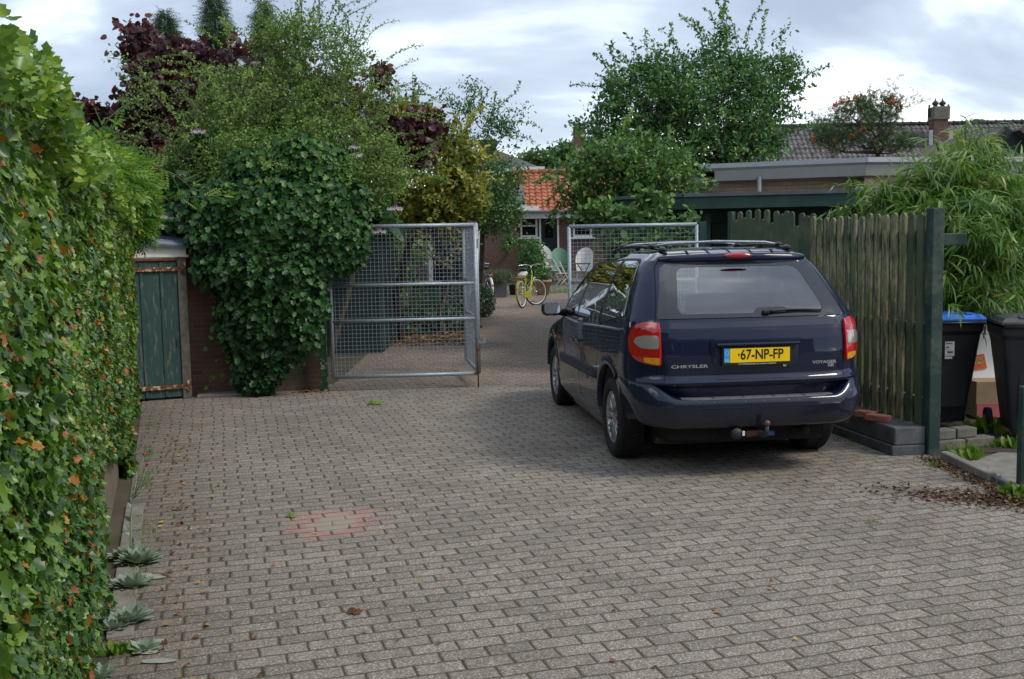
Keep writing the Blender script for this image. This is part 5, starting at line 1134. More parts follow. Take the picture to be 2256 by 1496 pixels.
tree('apple_tree', 'big dense apple tree with upright shoots standing behind the green carport roof', 'tree', (4.1, 20.3, 0),
     [E(1560, 250, 150, 130, 20, 1.0, 6), E(1430, 230, 105, 90, 20, .9, 4), E(1640, 210, 95, 95, 20.2, .8, 3), E(1590, 130, 50, 60, 20.2, .4, .8), E(1455, 140, 28, 34, 20.2, .3, .3), E(1700, 190, 50, 80, 20.2, .4, .8), E(1740, 150, 26, 30, 20.2, .3, .3), E(1370, 200, 34, 40, 20.2, .3, .4), E(1330, 290, 45, 55, 20, .5, .8), E(1480, 330, 160, 60, 19.8, 1.0, 4), E(1640, 330, 90, 60, 19.8, .8, 2)],
     2000, 11, .080, 'oval', L_APL, M_['bark'], .16, .20, .3, .5, thick=3, hollow=.25, fruit=(90, .030, APPLE, 'apple_fruit', 1),
     extra=np.array([tuple(A(x, y, 20.2)) for x, y in ((1728, 62), (1722, 80), (1715, 100), (1573, 55), (1597, 58), (1600, 80), (1575, 85), (1438, 90), (1442, 108), (1448, 125), (1500, 118), (1503, 140), (1768, 190), (1760, 200), (1745, 230), (1735, 240), (1765, 130), (1540, 118), (1268, 268), (1280, 276), (1300, 285), (1340, 185), (1335, 182), (1398, 130), (1400, 150))]))
shoots(bpy.data.objects['apple_tree'], [E(1600, 200, 130, 120, 20, .8, 3), E(1430, 220, 90, 80, 20, .7, 2), E(1560, 340, 150, 50, 19.6, .7, 1.4)], 110, .85, .080, 'oval', L_APL, M_['bark'], .7, 1.0, .05, .007, .5)
tree('apple_tree', 'low spreading apple tree with paler leaves left of the green carport', 'tree', (2.35, 17.0, 0),
     [E(1330, 380, 80, 60, 16.6, .7, 3), E(1430, 400, 85, 50, 16.4, .6, 3), E(1290, 440, 40, 45, 16.8, .5, 1), E(1370, 340, 70, 40, 16.8, .5, 1.4), E(1340, 470, 60, 35, 16.4, .4, 1.2), E(1470, 360, 46, 30, 16.6, .4, .6)],
     420, 11, .088, 'oval', L_APL2, M_['bark'], .07, .15, .5, .5, thick=3, fruit=(60, .026, APPLE, 'apple_fruit', 1), extra=np.array([tuple(A(x, y, 17)) for x, y in ((1240, 415), (1225, 400), (1260, 430), (1505, 385), (1495, 360), (1222, 485))]))
shoots(bpy.data.objects['apple_tree.001'], [E(1350, 400, 110, 70, 16.4, .6, 2), E(1450, 400, 60, 50, 16.2, .4, 1)], 50, .7, .090, 'oval', L_APL2, M_['bark'], .2, 1.2, .045, .006, .6)
shoots(bpy.data.objects['pear_tree'], [E(1060, 300, 60, 70, 24, .5, 1), E(1065, 430, 55, 60, 23.6, .6, 2)], 45, .8, .075, 'oval', L_PEAR, M_['bark'], .6, 1.0, .05, .006, .5)
tree('rowan', 'rowan tree with clusters of orange red berries in front of the grey tiled roof', 'tree', (9.6, 28, 0),
     [E(1890, 270, 85, 55, 27.5, .9, 3), E(1840, 300, 55, 40, 27.2, .6, 1.4), E(1950, 240, 45, 30, 27.6, .5, .8), E(1960, 310, 60, 30, 27.2, .6, 1.2), E(1900, 225, 60, 20, 27.6, .4, .6)], 420, 11, .105, 'pinn', L_ROW, M_['bark'], .08, .22, .3, .5, thick=3, fruit=(24, .026, BERRY, 'berry_cluster', 9), extra=np.array([tuple(A(x, y, 27.6)) for x, y in ((1968, 185), (1966, 200), (1965, 215), (2020, 222), (2030, 225), (2005, 215), (1790, 252), (1800, 258), (1750, 330), (1725, 335))]))
# ---------------- climber on and through the right gate
tree('garden_climber', 'tangle of leafy climber behind the right gate, with bare brown stems', 'climber', (2.1, 15.2, 0),
     [E(1330, 480, 60, 30, 14.4, .4, 1), E(1400, 485, 60, 26, 14.3, .3, 1.0), E(1372, 545, 42, 38, 14.2, .4, 1.0), E(1430, 550, 80, 50, 14.2, .4, 2), E(1500, 500, 36, 30, 14.2, .3, .5), E(1440, 440, 60, 12, 13.9, .15, .25)], 280, 8, .080, 'heart', L_APL2, M_['twig'], .04, .14, .3, .5, thick=4)
shoots(bpy.data.objects['variegated_bush'], [E(960, 370, 100, 110, 16.6, .5, 2), E(890, 300, 60, 70, 17, .4, 1)], 60, .45, .09, 'oval', L_YEL, M_['bark'], .5, 1.0, .05, .005, .5)
# ---------------- bamboo
bam = empty('bamboo', 'tall arching bamboo with long drooping light green leaves behind the fence post', 'bamboo', (5.0, 10.6, 0)); bo0 = np.array([5.0, 10.6, 0.0])
tops = [(2110, 300, 10.4), (2160, 290, 10.6), (2060, 330, 10.4), (2200, 310, 10.6), (2240, 350, 10.4), (2020, 350, 10.2), (1985, 380, 10.2), (2090, 380, 9.9), (2150, 370, 9.8), (2215, 400, 9.8), (2256, 420, 9.8), (2050, 420, 9.7), (1950, 425, 10.3), (1920, 425, 10.5), (1885, 415, 10.8), (2140, 470, 9.4), (2200, 480, 9.4), (2250, 500, 9.4), (2100, 440, 9.5), (2180, 600, 9.3), (2130, 590, 9.5), (2090, 560, 9.6), (2150, 610, 9.4), (2280, 380, 10), (2300, 460, 9.8), (2130, 330, 10.1), (2180, 345, 10), (2010, 440, 9.9), (2235, 320, 10.8), (1970, 350+40, 10.5), (2130, 275, 10.7), (2190, 560, 9.6), (2000, 330+40, 10.5), (2130, 420, 9.7), (2170, 440, 9.6), (2230, 440, 9.8)]
Pl, Dl, Nl, Sl, Rl = [], [], [], [], []; mbc = MB()
for i, (px, py, Y) in enumerate(tops):
    tp = A(px, py+28+(30 if px > 2170 else 0), Y); bx = 4.9+rng.normal()*.45; by = 10.9+rng.normal()*.3; b_ = Vector((bx, by, 0)); mid = Vector((bx+(tp.x-bx)*.35, by+(tp.y-by)*.3, tp.z*.80+.25)); pts = []
    for t in np.linspace(0, 1, 14).tolist(): pts.append(b_*(1-t)**2+mid*(2*t*(1-t))+tp*(t*t)+Vector((0, 0, .10*math.sin(math.pi*t))))
    mbc.tube([p-Vector(bo0) for p in pts], [.010-.0075*t for t in np.linspace(0, 1, 14)], 5)
    for j in range(6, 14):
        for k in range(5 if j < 10 else 8):
            tw = pts[j]+Vector((rng.normal(size=3)*np.array([.13, .12, .11])).tolist()); aim = unit(rng.normal(size=3)*np.array([1, .8, .35])+np.array([0, -.25, -.2]))
            rr_ = rng.random()
            for q in range(8):
                Pl.append(tuple(tw+Vector(aim.tolist())*.03*q)); dd = aim+rng.normal(size=3)*.55+np.array([0, 0, -.40]); Dl.append(dd); Nl.append(rng.normal(size=3)*.35+np.array([0, -.1, 1])); Sl.append(.12+.12*rng.random()); Rl.append(np.clip(.6*rr_+.4*rng.random()+.05*(tp.z-2), 0, 1))
leaves('foliage', np.array(Pl)-bo0, np.array(Nl), np.array(Dl), np.array(Sl), 'long', L_BAM, bam, np.array(Rl)); mbc.build('canes', M_['cane'], bam)
tree('laurel', 'dark leafy laurel low behind the wheelie bins', 'shrub', (5.9, 12.6, 0), [E(2180, 620, 120, 60, 11.8, .6, 3), E(2110, 650, 60, 50, 11.4, .4, 1), E(2256, 560, 80, 90, 12.2, .6, 3), E(2120, 540, 70, 80, 12.6, .5, 2)], 520, 9, .11, 'oval', L_LAU, M_['bark'], .05, .14, .1, .5, thick=4, hollow=.3)
tree('ground_ivy', 'pale leafy ground cover right behind the blue lidded bin', 'shrub', (4.9, 10.9, 0), [E(2150, 672, 80, 22, 10.9, .3, 1), E(2200, 690, 60, 18, 10.9, .3, 1)], 90, 9, .06, 'heart', L_APL, M_['twig'], .02, .08, .1, .5, thick=4)
# ================================================================ green carport and tan brick garage
def obox(mb, a, b, z0, z1, th, mi=0):      # wall between two ground points
    a = Vector((a[0], a[1], 0)); b = Vector((b[0], b[1], 0)); d = b-a
    mb.box(((a.x+b.x)/2, (a.y+b.y)/2, (z0+z1)/2), (d.length, th, z1-z0), rz=math.atan2(d.y, d.x), mi=mi)
YC = 14.4
c0, c1, c2 = A(1355, 425, YC+.5), A(1505, 430, YC), A(1860, 434, YC-.3); c2 = c1+(c2-c1)*1.5
zt = c1.z
cp_ = empty('carport', 'low dark green carport with a grey edged flat roof behind the fence', 'carport', (c1.x, c1.y, 0)); co = Vector((c1.x, c1.y, 0))
mb = MB(); obox(mb, c0-co, c1-co, zt-.20, zt-.03, .04); obox(mb, c1-co, c2-co, zt-.20, zt-.03, .04); mb.build('fascia', M_['darkgreen2'], cp_)
mb = MB(); obox(mb, c0-co-Vector((.05, .02, 0)), c1-co+Vector((0, -.0, 0)), zt-.028, zt+.02, .10); obox(mb, c1-co+Vector((.004, 0, 0)), c2-co, zt-.028, zt+.022, .10)
mb.add([(c0.x-co.x, c0.y-co.y, zt-.01), (0, 0, zt-.01), (c2.x-co.x, c2.y-co.y, zt-.01), (c2.x-co.x, 5.0, zt+.02), (c0.x-co.x, 5.0, zt+.02)], [(0, 1, 2, 3, 4)]); mb.build('roof', M_['zincroof'], cp_)
mb = MB(); mb.add([(c0.x-co.x, c0.y-co.y, zt-.19), (0, 0, zt-.19), (c2.x-co.x, c2.y-co.y, zt-.19), (c2.x-co.x, 5.0, zt-.19), (c0.x-co.x, 5.0, zt-.19)], [(4, 3, 2, 1, 0)]); mb.build('ceiling', M_['dark_green'], cp_)
w0 = A(1500, 480, YC+1.6); mb = MB(); obox(mb, (w0.x-co.x-1.0, 1.6), (w0.x-co.x+5, 1.5), 0, zt-.2, .08); mb.build('wall', M_['dark_green'], cp_)
for k in range(6): mb = MB(); mb.box((w0.x-co.x+.25+k*.42, 1.53, 1.1), (.40, .03, 2.0), bev=.005); mb.build('door_board', M_['dark_green'], cp_)
mb = MB(); p = A(1556, 560, YC+.3)-co; mb.box((p.x, .3, 1.1), (.10, .10, 2.25)); mb.build('post', M_['darkgreen2'], cp_)
YG = 17.6
a0 = A(1540, 366, YG+.9); a1 = A(1908, 346, YG); a2 = Vector((a1.x+5.5, YG+1.0, a1.z)); zg = (a0.z+a1.z)/2
ga = empty('garage', 'tan brick garage with a light grey eaves board, behind the carport', 'garage', (a1.x, a1.y, 0)); go = Vector((a1.x, a1.y, 0))
l0 = A(1578, 420, YG+.95); 
d01 = (a0-a1); d01.z = 0; d01.normalize()
mb = MB(); mb.add([( 0, .28, 0), (0, .28, zg-.2), (l0.x-go.x, l0.y-go.y+.0, zg-.2), (l0.x-go.x, l0.y-go.y+.0, 0)], [(0, 1, 2, 3)]); mb.add([(0, .08, 0), (5.5, 1.1, 0), (5.5, 1.1, zg-.2), (0, .08, zg-.2)], [(0, 1, 2, 3)]); mb.add([(l0.x-go.x, l0.y-go.y+.0, 0), (l0.x-go.x, l0.y-go.y+.0, zg-.2), (l0.x-go.x, 8, zg-.2), (l0.x-go.x, 8, 0)], [(0, 1, 2, 3)])
mb.build('wall', M_['brick_tan'], ga)
GR = plain('grey eaves paint', (.33, .33, .31), .55, 0, .08, 5); GR2 = plain('light grey trim', (.42, .44, .45), .45, .2, .08, 5)
def eave(mb, a, b, z0, z1, of0, of1, mi):
    a = a-go; b = b-go; n_ = Vector(((b-a).y, -(b-a).x, 0)).normalized()
    vs = [a-n_*of0*0, ]; 
    V = []
    for p in (a, b): V += [(p.x+n_.x*of0, p.y+n_.y*of0, z0), (p.x+n_.x*of1, p.y+n_.y*of1, z1), (p.x-n_.x*.3, p.y-n_.y*.3, z1), (p.x-n_.x*.3, p.y-n_.y*.3, z0)]
    mb.add(V, [(0, 1, 5, 4), (1, 2, 6, 5), (2, 3, 7, 6), (3, 0, 4, 7), (0, 3, 2, 1), (4, 5, 6, 7)], mi)
A0, A1, A2 = Vector((a0.x, a0.y, 0)), Vector((a1.x, a1.y, 0)), Vector((a2.x, a2.y, 0)); A0b = A0+(A1-A0).normalized()*.28
mb = MB(); eave(mb, A0b, A1, zg-.30, zg-.115, -.02, .015, 0); eave(mb, A1, A2, zg-.30, zg-.115, -.02, .015, 0); eave(mb, A0+(A1-A0).normalized()*.10, A1, zg-.115, zg-.075, .015, .05, 0); eave(mb, A1, A2, zg-.115, zg-.075, .015, .05, 0); mb.build('eaves_board', GR, ga)
mb = MB(); eave(mb, A0, A1+Vector((.05, -.0, 0)), zg-.073, zg+.01, .06, .06, 0); eave(mb, A1, A2, zg-.073, zg+.012, .06, .06, 0); mb.build('roof_trim', GR2, ga)
mb = MB(); mb.add([(p.x-go.x, p.y-go.y, zg) for p in (A0, A1, A2)]+[(5.5, 9, zg), (a0.x-go.x, 9, zg)], [(0, 1, 2, 3, 4)]); mb.build('roof', M_['zincroof'], ga)
mb = MB(); p = A(1673, 410, YG+.55)-go; mb.tube([(p.x, p.y, 0), (p.x, p.y, zg-.25)], .04, 8); mb.build('drainpipe', M_['zinc'], ga)
mb = MB(); p = A(1565, 397, YG+1.3)-go; mb.box((p.x-.05, p.y, p.z), (.55, .3, .10)); mb.build('side_eaves', GR, ga)
# ================================================================ pantile roofs
def tiles(name, cols, tw=.22, th=.32, rough=.7):
    n = NT(name); o = n.n('ShaderNodeTexCoord').outputs['UV']; sp = n.n('ShaderNodeSeparateXYZ', {0: o})
    u = n.math('DIVIDE', sp.outputs[0], tw); v = n.math('DIVIDE', sp.outputs[1], th); fu = n.math('FRACT', u); fv = n.math('FRACT', v)
    idv = n.n('ShaderNodeCombineXYZ', {0: n.math('FLOOR', u), 1: n.math('FLOOR', v)}).outputs[0]; rv = n.n('ShaderNodeTexWhiteNoise', {'Vector': idv}, noise_dimensions='2D').outputs['Value']
    c = n.ramp(n.math('ADD', n.math('MULTIPLY', rv, .6), n.math('MULTIPLY', n.noise(o, .8, 4), .4)), [(.1, cols[0]), (.5, cols[1]), (.9, cols[2])])
    n.set(col=c, rough=rough); return n.m
def pantile_roof(name, corners, mat, parent, o, tw=.22, th=.32, ridge=None):
    # corners: eave left, eave right, ridge right, ridge left (world); real S-shaped tile courses
    e0, e1, r1, r0 = [Vector(c)-Vector(o) for c in corners]; Lh = (e1-e0).length; Ls = (r0-e0).length; nu = int(Lh/tw)*6; nv = int(Ls/th)
    nn = (e1-e0).cross(r0-e0).normalized(); 
    if nn.z < 0: nn = -nn
    V = []; F = []; UV = []
    for j in range(nv):
        for q, (fv, hh) in enumerate(((0, .028), (1.04, 0.0), )):
            t = min(1, (j+fv)/nv)
            for i in range(nu+1):
                s = i/nu; a = e0.lerp(r0, t); b = e1.lerp(r1, t); ph = (i % 6)/6*2*math.pi
                V.append(a.lerp(b, s)+nn*(hh+.022*math.sin(ph)+.012*math.sin(2*ph))); UV.append((s*Lh*nu/6*tw/Lh*1.0, (j+min(fv, .99))*th))
        b0 = j*2*(nu+1)
        for i in range(nu): F.append((b0+i, b0+i+1, b0+nu+1+i+1, b0+nu+1+i))
        if j: 
            p0 = (j-1)*2*(nu+1)+nu+1
            for i in range(nu): F.append((p0+i, p0+i+1, b0+i+1, b0+i))
    me = bpy.data.meshes.new(name); me.from_pydata([tuple(v) for v in V], [], F); uv = me.uv_layers.new(name='UVMap')
    li = np.zeros(len(me.loops), dtype=np.int32); me.loops.foreach_get('vertex_index', li); uv.data.foreach_set('uv', np.array(UV)[li].ravel().astype(np.float32)); me.update()
    ob = link(name, me, mat, parent)
    return ob
T_GREY = tiles('grey pantiles', [(.085, .075, .080), (.13, .115, .118), (.19, .165, .155)]); T_OR = tiles('orange pantiles', [(.26, .075, .032), (.38, .115, .048), (.46, .165, .075)]); T_RIDGE = plain('dark ridge tile', (.035, .038, .034), .8, 0, .3, 6); T_ORR = plain('orange ridge tile', (.33, .11, .05), .7, 0, .25, 6)
# long row house behind on the right
yr_, ye_ = 50.0, 46.5
rl, rr2 = A(1640, 282, yr_), A(2300, 268, yr_); hz = (rl.z+rr2.z)/2
hb = empty('row_house', 'long house far behind on the right with a grey pantile roof and a stout chimney', 'house', ((rl.x+rr2.x)/2, yr_, 0)); ho = Vector(((rl.x+rr2.x)/2, yr_, 0))
zb_ = hz-3.6
pantile_roof('roof', [(rl.x-1, ye_-.3, zb_), (rr2.x+2, ye_-.3, zb_), (rr2.x+2, yr_, hz), (rl.x-1, yr_, hz)], T_GREY, hb, ho, .24, .34)
mb = MB(); mb.box((.5, 1, zb_/2), ((rr2.x-rl.x)+3, 7.5, zb_)); mb.build('wall', M_['brick_house'], hb)
mb = MB(); mb.add([(rl.x-1-ho.x, 0.02, hz-.02), (rr2.x+2-ho.x, .02, hz-.02), (rr2.x+2-ho.x, 4.5, zb_), (rl.x-1-ho.x, 4.5, zb_)], [(0, 1, 2, 3)]); mb.build('rear_roof', T_RIDGE, hb)
mb = MB(); nR = int((rr2.x-rl.x+3)/.42)
for k in range(nR): x0 = rl.x-1-ho.x+k*.42; mb.tube([(x0, 0, hz+.02), (x0+.38, 0, hz+.02)], .115, 6); mb.tube([(x0+.36, 0, hz+.02), (x0+.43, 0, hz+.02)], .145, 6)
mb.build('ridge', T_RIDGE, hb)
c_ = A(2067, 300, 48.8); mb = MB(); cx_, cy_ = c_.x-ho.x, 48.8-yr_
mb.box((cx_, cy_, hz-.3), (.66, .66, 1.6)); mb.box((cx_, cy_, hz+.35), (.78, .78, .62), bev=.03, mi=1); ch = mb.build('chimney', [M_['brick_house'], M_['concrete2']], hb)
for s in (-1, 1):
    mb = MB(); mb.lathe([(.10, 0), (.10, .10), (.16, .14), (.15, .22), (.07, .28), (.03, .34), (.02, .42)], (cx_+s*.17, cy_, hz+.66), 'Z', 10); mb.build('chimney_pot', T_RIDGE, ch)
    mb = MB(); mb.tube([(cx_+s*.46, cy_, hz+.2), (cx_+s*.46, cy_, hz+.78)], .05, 6); mb.build('side_pipe', T_RIDGE, ch)
mb = MB(); mb.box((cx_, cy_-.36, hz-1.28), (1.1, .06, .35)); mb.box((cx_-.48, cy_-.3, hz-.85), (.18, .06, .8)); mb.box((cx_+.48, cy_-.3, hz-.85), (.18, .06, .8)); mb.build('lead_flashing', plain('lead', (.34, .35, .38), .6, .1, .25, 5), ch)
# dark green gable nearer on the right
gp_ = A(2216, 277, 30); gd = empty('gable', 'dark green boarded gable with a tiled roof at the right edge behind the bamboo', 'house gable', (gp_.x, 30, 0))
gl_ = A(2170, 305, 30).z; sl2 = (gp_.z-A(2256, 312, 30).z)/(A(2256, 312, 30).x-gp_.x); mb = MB()
mb.prism([(-2.6, 0), (2.6, 0), (2.6, gp_.z-2.6*sl2), (0, gp_.z), (-2.6, gp_.z-2.6*sl2)], 0, 5, 0, Matrix(((1, 0, 0), (0, 0, 1), (0, 1, 0)))); mb.build('boarding', plain('blackish green boards', (.012, .028, .030), .7, 0, .3, 4), gd)
for s in (-1, 1):
    mb = MB(); mb.box((s*1.35, 2.3, gp_.z-1.35*sl2+.08), (2.9, 5.4, .10), rot=Matrix.Rotation(s*math.atan(sl2), 3, 'Y')); mb.build('roof', plain('mossy tiles', (.11, .095, .08), .85, 0, .3, 4), gd)
# ================================================================ the house at the end of the yard
YH = 38.5
ze = A(1205, 468, YH-.35).z; zr_ = A(1205, 380, YH+2.6).z; xl, xr = A(1142, 480, YH).x, A(1340, 480, YH).x; fz = ground_z(0, YH)
hs = empty('brick_cottage', 'low brick back extension with a bright orange pantile roof and a dark green door', 'house', (xl, YH, 0)); ho = Vector((xl, YH, 0)); ww = xr-xl
mb = MB(); xs_ = lambda px: A(px, 500, YH).x-xl
wn0, wn1, dr0, dr1, w20, w21 = xs_(1146), xs_(1184), xs_(1188), xs_(1231), xs_(1262), xs_(1305)
zs_ = lambda py: A(1200, py, YH).z
segs = [(-.3, wn0, fz, ze), (wn0, wn1, fz, zs_(522)), (wn1, dr0+.0, fz, ze), (dr1, w20, fz, ze), (w20, w21, fz, zs_(524)), (w21, ww+.5, fz, ze), (wn0, wn1, zs_(474), ze), (dr0, dr1, zs_(472), ze), (w20, w21, zs_(474), ze)]
for a, b, z0, z1 in segs: mb.box(((a+b)/2, .12, (z0+z1)/2), (b-a, .24, z1-z0))
mb.box((ww/2, 1.0, 1.8), (ww+.6, .1, 3), mi=1); mb.build('wall', [M_['brick_house'], M_['blackgloss']], hs)
pantile_roof('roof', [(xl-.25, YH-.45, ze+.05), (xr+.8, YH-.45, ze+.05), (xr+.8, YH+2.6, zr_), (xl-.25, YH+2.6, zr_)], T_OR, hs, ho, .235, .31)
mb = MB(); 
for k in range(int((ww+1.2)/.4)): x0 = -.25+k*.4; mb.tube([(x0, 2.6, zr_+.03), (x0+.38, 2.6, zr_+.03)], .11, 7); mb.tube([(x0+.35, 2.6, zr_+.03), (x0+.41, 2.6, zr_+.03)], .135, 7)
mb.build('ridge', T_ORR, hs)
mb = MB(); mb.box((ww/2, -.28, ze-.10), (ww+1.0, .06, .24)); mb.box((ww/2, -.14, ze-.21), (ww+1.0, .28, .03)); mb.build('eaves_board', M_['white'], hs); mb = MB(); mb.box((ww/2, -.42, ze+.04), (ww+1.0, .14, .09), bev=.02); mb.build('gutter', M_['zinc'], hs)
mb = MB(); d_ = dr1-dr0; zd = zs_(474)
for x in (dr0+.03, dr1-.03): mb.box((x, -.03, (fz+zd)/2), (.065, .10, zd-fz))
mb.box(((dr0+dr1)/2, -.03, zd-.0), (d_, .10, .10)); mb.build('door_frame', M_['white'], hs)
mb = MB(); mb.box(((dr0+dr1)/2, .06, (fz+zd)/2), (d_-.12, .05, zd-fz-.1), bev=.004); mb.box(((dr0+dr1)/2, .03, fz+.45), (d_-.45, .02, .55), bev=.006); dd_ = mb.build('door', plain('blackish green door', (.005, .015, .012), .4, 0, .2, 4), hs)
mb = MB(); mb.box(((dr0+dr1)/2, .028, zd-.55), (d_-.42, .02, .62)); mb.build('door_window', M_['blackgloss'], dd_); mb = MB(); mb.box((dr0+.16, .0, fz+1.03), (.04, .05, .20), bev=.005); mb.box((dr0+.22, -.03, fz+1.08), (.12, .02, .025)); mb.build('door_handle', M_['chrome'], dd_)
for (a, b, z0, z1) in ((wn0, wn1, zs_(522), zs_(474)), (w20, w21, zs_(524), zs_(474))):
    mb = MB(); t = .075
    mb.box(((a+b)/2, .02, z0+t/2), (b-a, .09, t)); mb.box(((a+b)/2, .02, z1-t/2), (b-a, .09, t)); mb.box((a+t/2, .02, (z0+z1)/2), (t, .09, z1-z0-2*t)); mb.box((b-t/2, .02, (z0+z1)/2), (t, .09, z1-z0-2*t)); mb.box(((a+b)/2, .015, (z0+z1)/2+.02), (b-a-2*t, .07, .05)); wf_ = mb.build('window', M_['white'], hs)
    mb = MB(); mb.box(((a+b)/2, .06, (z0+z1)/2), (b-a-t, .01, z1-z0-t)); mb.build('pane', M_['blackgloss'], wf_); mb = MB(); mb.box(((a+b)/2, -.06, z0-.04), (b-a+.2, .14, .07), bev=.01); mb.build('sill', M_['white'], wf_)
# side wing, nearer, with a lamp
YW = 35.5; a, b = A(1058, 600, YW), A(1140, 600, YW); wt = A(1100, 462, YW).z; sw = empty('brick_wing', 'red brick wing with a white door frame and small lamp, behind the yellow bicycle', 'house', (b.x, YW, 0)); so_ = Vector((b.x, YW, 0)); gz = ground_z(0, YW)
mb = MB(); mb.box(((a.x-b.x)/2-2, 1.6, (wt+gz)/2), ((b.x-a.x)+4, 3.2, wt-gz)); mb.build('wall', M_['brick_house'], sw)
mb = MB(); mb.box(((a.x-b.x)-.02, -.05, gz+1.05), (.09, .1, 2.2)); mb.build('door_frame', M_['white'], sw); mb = MB(); mb.box(((a.x-b.x)-.55, -.03, gz+1.05), (.95, .06, 2.1)); mb.build('door', M_['dark_green'], sw)
mb = MB(); mb.box((-1, -.15, wt+.02), (3.6, .3, .16)); mb.box((.10, -.2, wt+.04), (.5, .25, .22)); mb.build('eaves_board', M_['white'], sw)
mb = MB(); p = A(1124, 553, YW)-so_; mb.box((p.x, -.10, p.z), (.09, .12, .09), bev=.02); mb.box((p.x, -.10, p.z+.06), (.12, .14, .02)); mb.build('wall_lamp', M_['whiteplastic'], sw)
mb = MB(); mb.add([(-5, -.1, wt+.1), (.3, -.1, wt+.1), (.3, 3, wt+1.0), (-5, 3, wt+1.0)], [(0, 1, 2, 3)]); mb.build('roof', M_['zincroof'], sw)
# hipped grey roofs and chimneys behind
def hip(name, label, px0, px1, pyr, pye, Y, ridge0, ridge1):
    e0, e1 = A(px0, pye, Y), A(px1, pye, Y); r0, r1 = A(ridge0, pyr, Y+3.5), A(ridge1, pyr, Y+3.5); root = empty(name, label, 'house', ((e0.x+e1.x)/2, Y, 0)); o = Vector(((e0.x+e1.x)/2, Y, 0)); z = (e0.z+e1.z)/2; zr = (r0.z+r1.z)/2
    mb = MB(); V = [(e0.x, Y, z), (e1.x, Y, z), (e1.x, Y+7, z), (e0.x, Y+7, z), (r0.x, Y+3.5, zr), (r1.x, Y+3.5, zr)]; V = [tuple(Vector(v)-o) for v in V]
    mb.add(V, [(0, 1, 5, 4), (1, 2, 5), (2, 3, 4, 5), (3, 0, 4)]); ob = mb.build('roof', brickmat('slate '+name+label[:3], [(.085, .08, .082), (.12, .112, .11), (.10, .10, .09)], (.04, .04, .04), .25, .12, .012), root)
    mb = MB(); mb.box((0, 3.5, z/2), ((e1.x-e0.x)-.5, 6.6, z-.1)); mb.build('wall', M_['brick_house'], root); mb = MB(); mb.box((0, 3.5, z-.07), ((e1.x-e0.x)+.1, 7.1, .34)); mb.build('eaves_board', M_['white'], root)
    return root, o, z, zr
r1_, o1, z1_, zr1 = hip('hipped_house', 'house with a hipped grey roof and white eaves, left of the orange roof', 960, 1198, 335, 374, 46, 1010, 1105)
mb = MB(); p = A(1076, 335, 48); mb.box((p.x-o1.x, 2, p.z-.2), (.7, .7, 1.5)); mb.box((p.x-o1.x, 2, p.z+.42), (.8, .8, .25)); mb.build('chimney', M_['brick_house'], r1_)
r2_, o2, z2_, zr2 = hip('hipped_house', 'house with a hipped grey roof and a tall brick chimney, above the orange roof', 1206, 1500, 340, 382, 50, 1290, 1420)
mb = MB(); p = A(1277, 340, 50.6); q_ = A(1277, 286, 50.6); mb.box((p.x-o2.x, .6, (p.z+q_.z)/2), (.50, .5, q_.z-p.z+.6)); mb.box((p.x-o2.x, .6, q_.z-.5), (.60, .6, .9), bev=.03); mb.box((p.x-o2.x, .6, q_.z+.02), (.45, .45, .16), bev=.03); mb.build('chimney', M_['brick_house'], r2_)
for i, (px, py, rx, ry, Y) in enumerate(((1185, 365, 60, 26, 62), (1245, 350, 26, 26, 60), (1310, 340, 50, 30, 66))):
    nm = ('far round tree right of the hipped house, low on the skyline', 'far small tree left of the tall brick chimney', 'far tree right of the tall brick chimney')[i]
    tree('far_tree', nm, 'tree', (A(px, py, Y).x, Y, 0), [E(px, py, rx, ry, Y, 1.0), E(px+rx*.4, py+5, rx*.6, ry*.8, Y, 1.0)], 160, 12, .30, 'oval', L_PEAR, M_['bark'], .14, .5, .2, .3, group='far trees on the skyline')
# ================================================================ yard behind the folded gate
sh_ = empty('storage_shed', 'dark green boarded shed seen through the gate mesh on the left', 'shed', (-3.6, 16.6, 0)); mb = MB(); mb.box((.25, 1.0, 1.0), (2.4, 2.2, 2.0)); mb.build('boarding', M_['dark_green'], sh_)
gw = empty('back_building', 'dark blue wall with a white post and brick piers, seen through the gate mesh', 'building', (-1.4, 24, 0)); mb = MB(); mb.box((-.95, .3, 1.3), (2.35, .4, 2.6)); mb.build('boarding', plain('dark blue boards', (.008, .014, .028), .7, 0, .3, 3), gw)
mb = MB(); p = A(948, 560, 23.8); mb.box((p.x+1.4, -.15, 1.55), (.10, .08, 1.9)); mb.build('white_post', M_['white'], gw); mb = MB(); mb.box((p.x+1.4-.45, -.02, 1.1), (.75, .2, 2.2)); mb.build('brick_pier', M_['brick_house'], gw)
mb = MB(); p = A(995, 590, 23.6); mb.tube([(p.x+1.4, -.3, .6), (p.x+1.4, -.3, 1.9)], .015, 6); mb.build('blue_pole', plain('blue pole', (.03, .20, .50), .4), gw)
p = A(938, 640, 20.5); gb_ = empty('garden_bin', 'green lidded garden bin standing among ivy behind the gate mesh', 'bin', (p.x, 20.5, 0)); mb = MB(); mb.box((0, 0, .55), (.52, .5, 1.0), bev=.02, taper=1.12); mb.build('container', plain('green bin', (.020, .065, .035), .5), gb_); mb = MB(); mb.box((0, 0, 1.08), (.66, .62, .07), bev=.02); mb.build('lid', plain('green lid', (.05, .085, .06), .5), gb_)
tree('garden_tree', 'small bare stemmed tree with a few yellow leaves, seen through the gate mesh', 'tree', (A(978, 700, 18.6).x, 18.9, 0), [E(985, 560, 50, 40, 18.8, .5, 1), E(1000, 540, 40, 30, 18.8, .4, .6)], 26, 5, .07, 'oval', L_YEL, M_['bark'], .055, .2, .3, .5, thick=4)
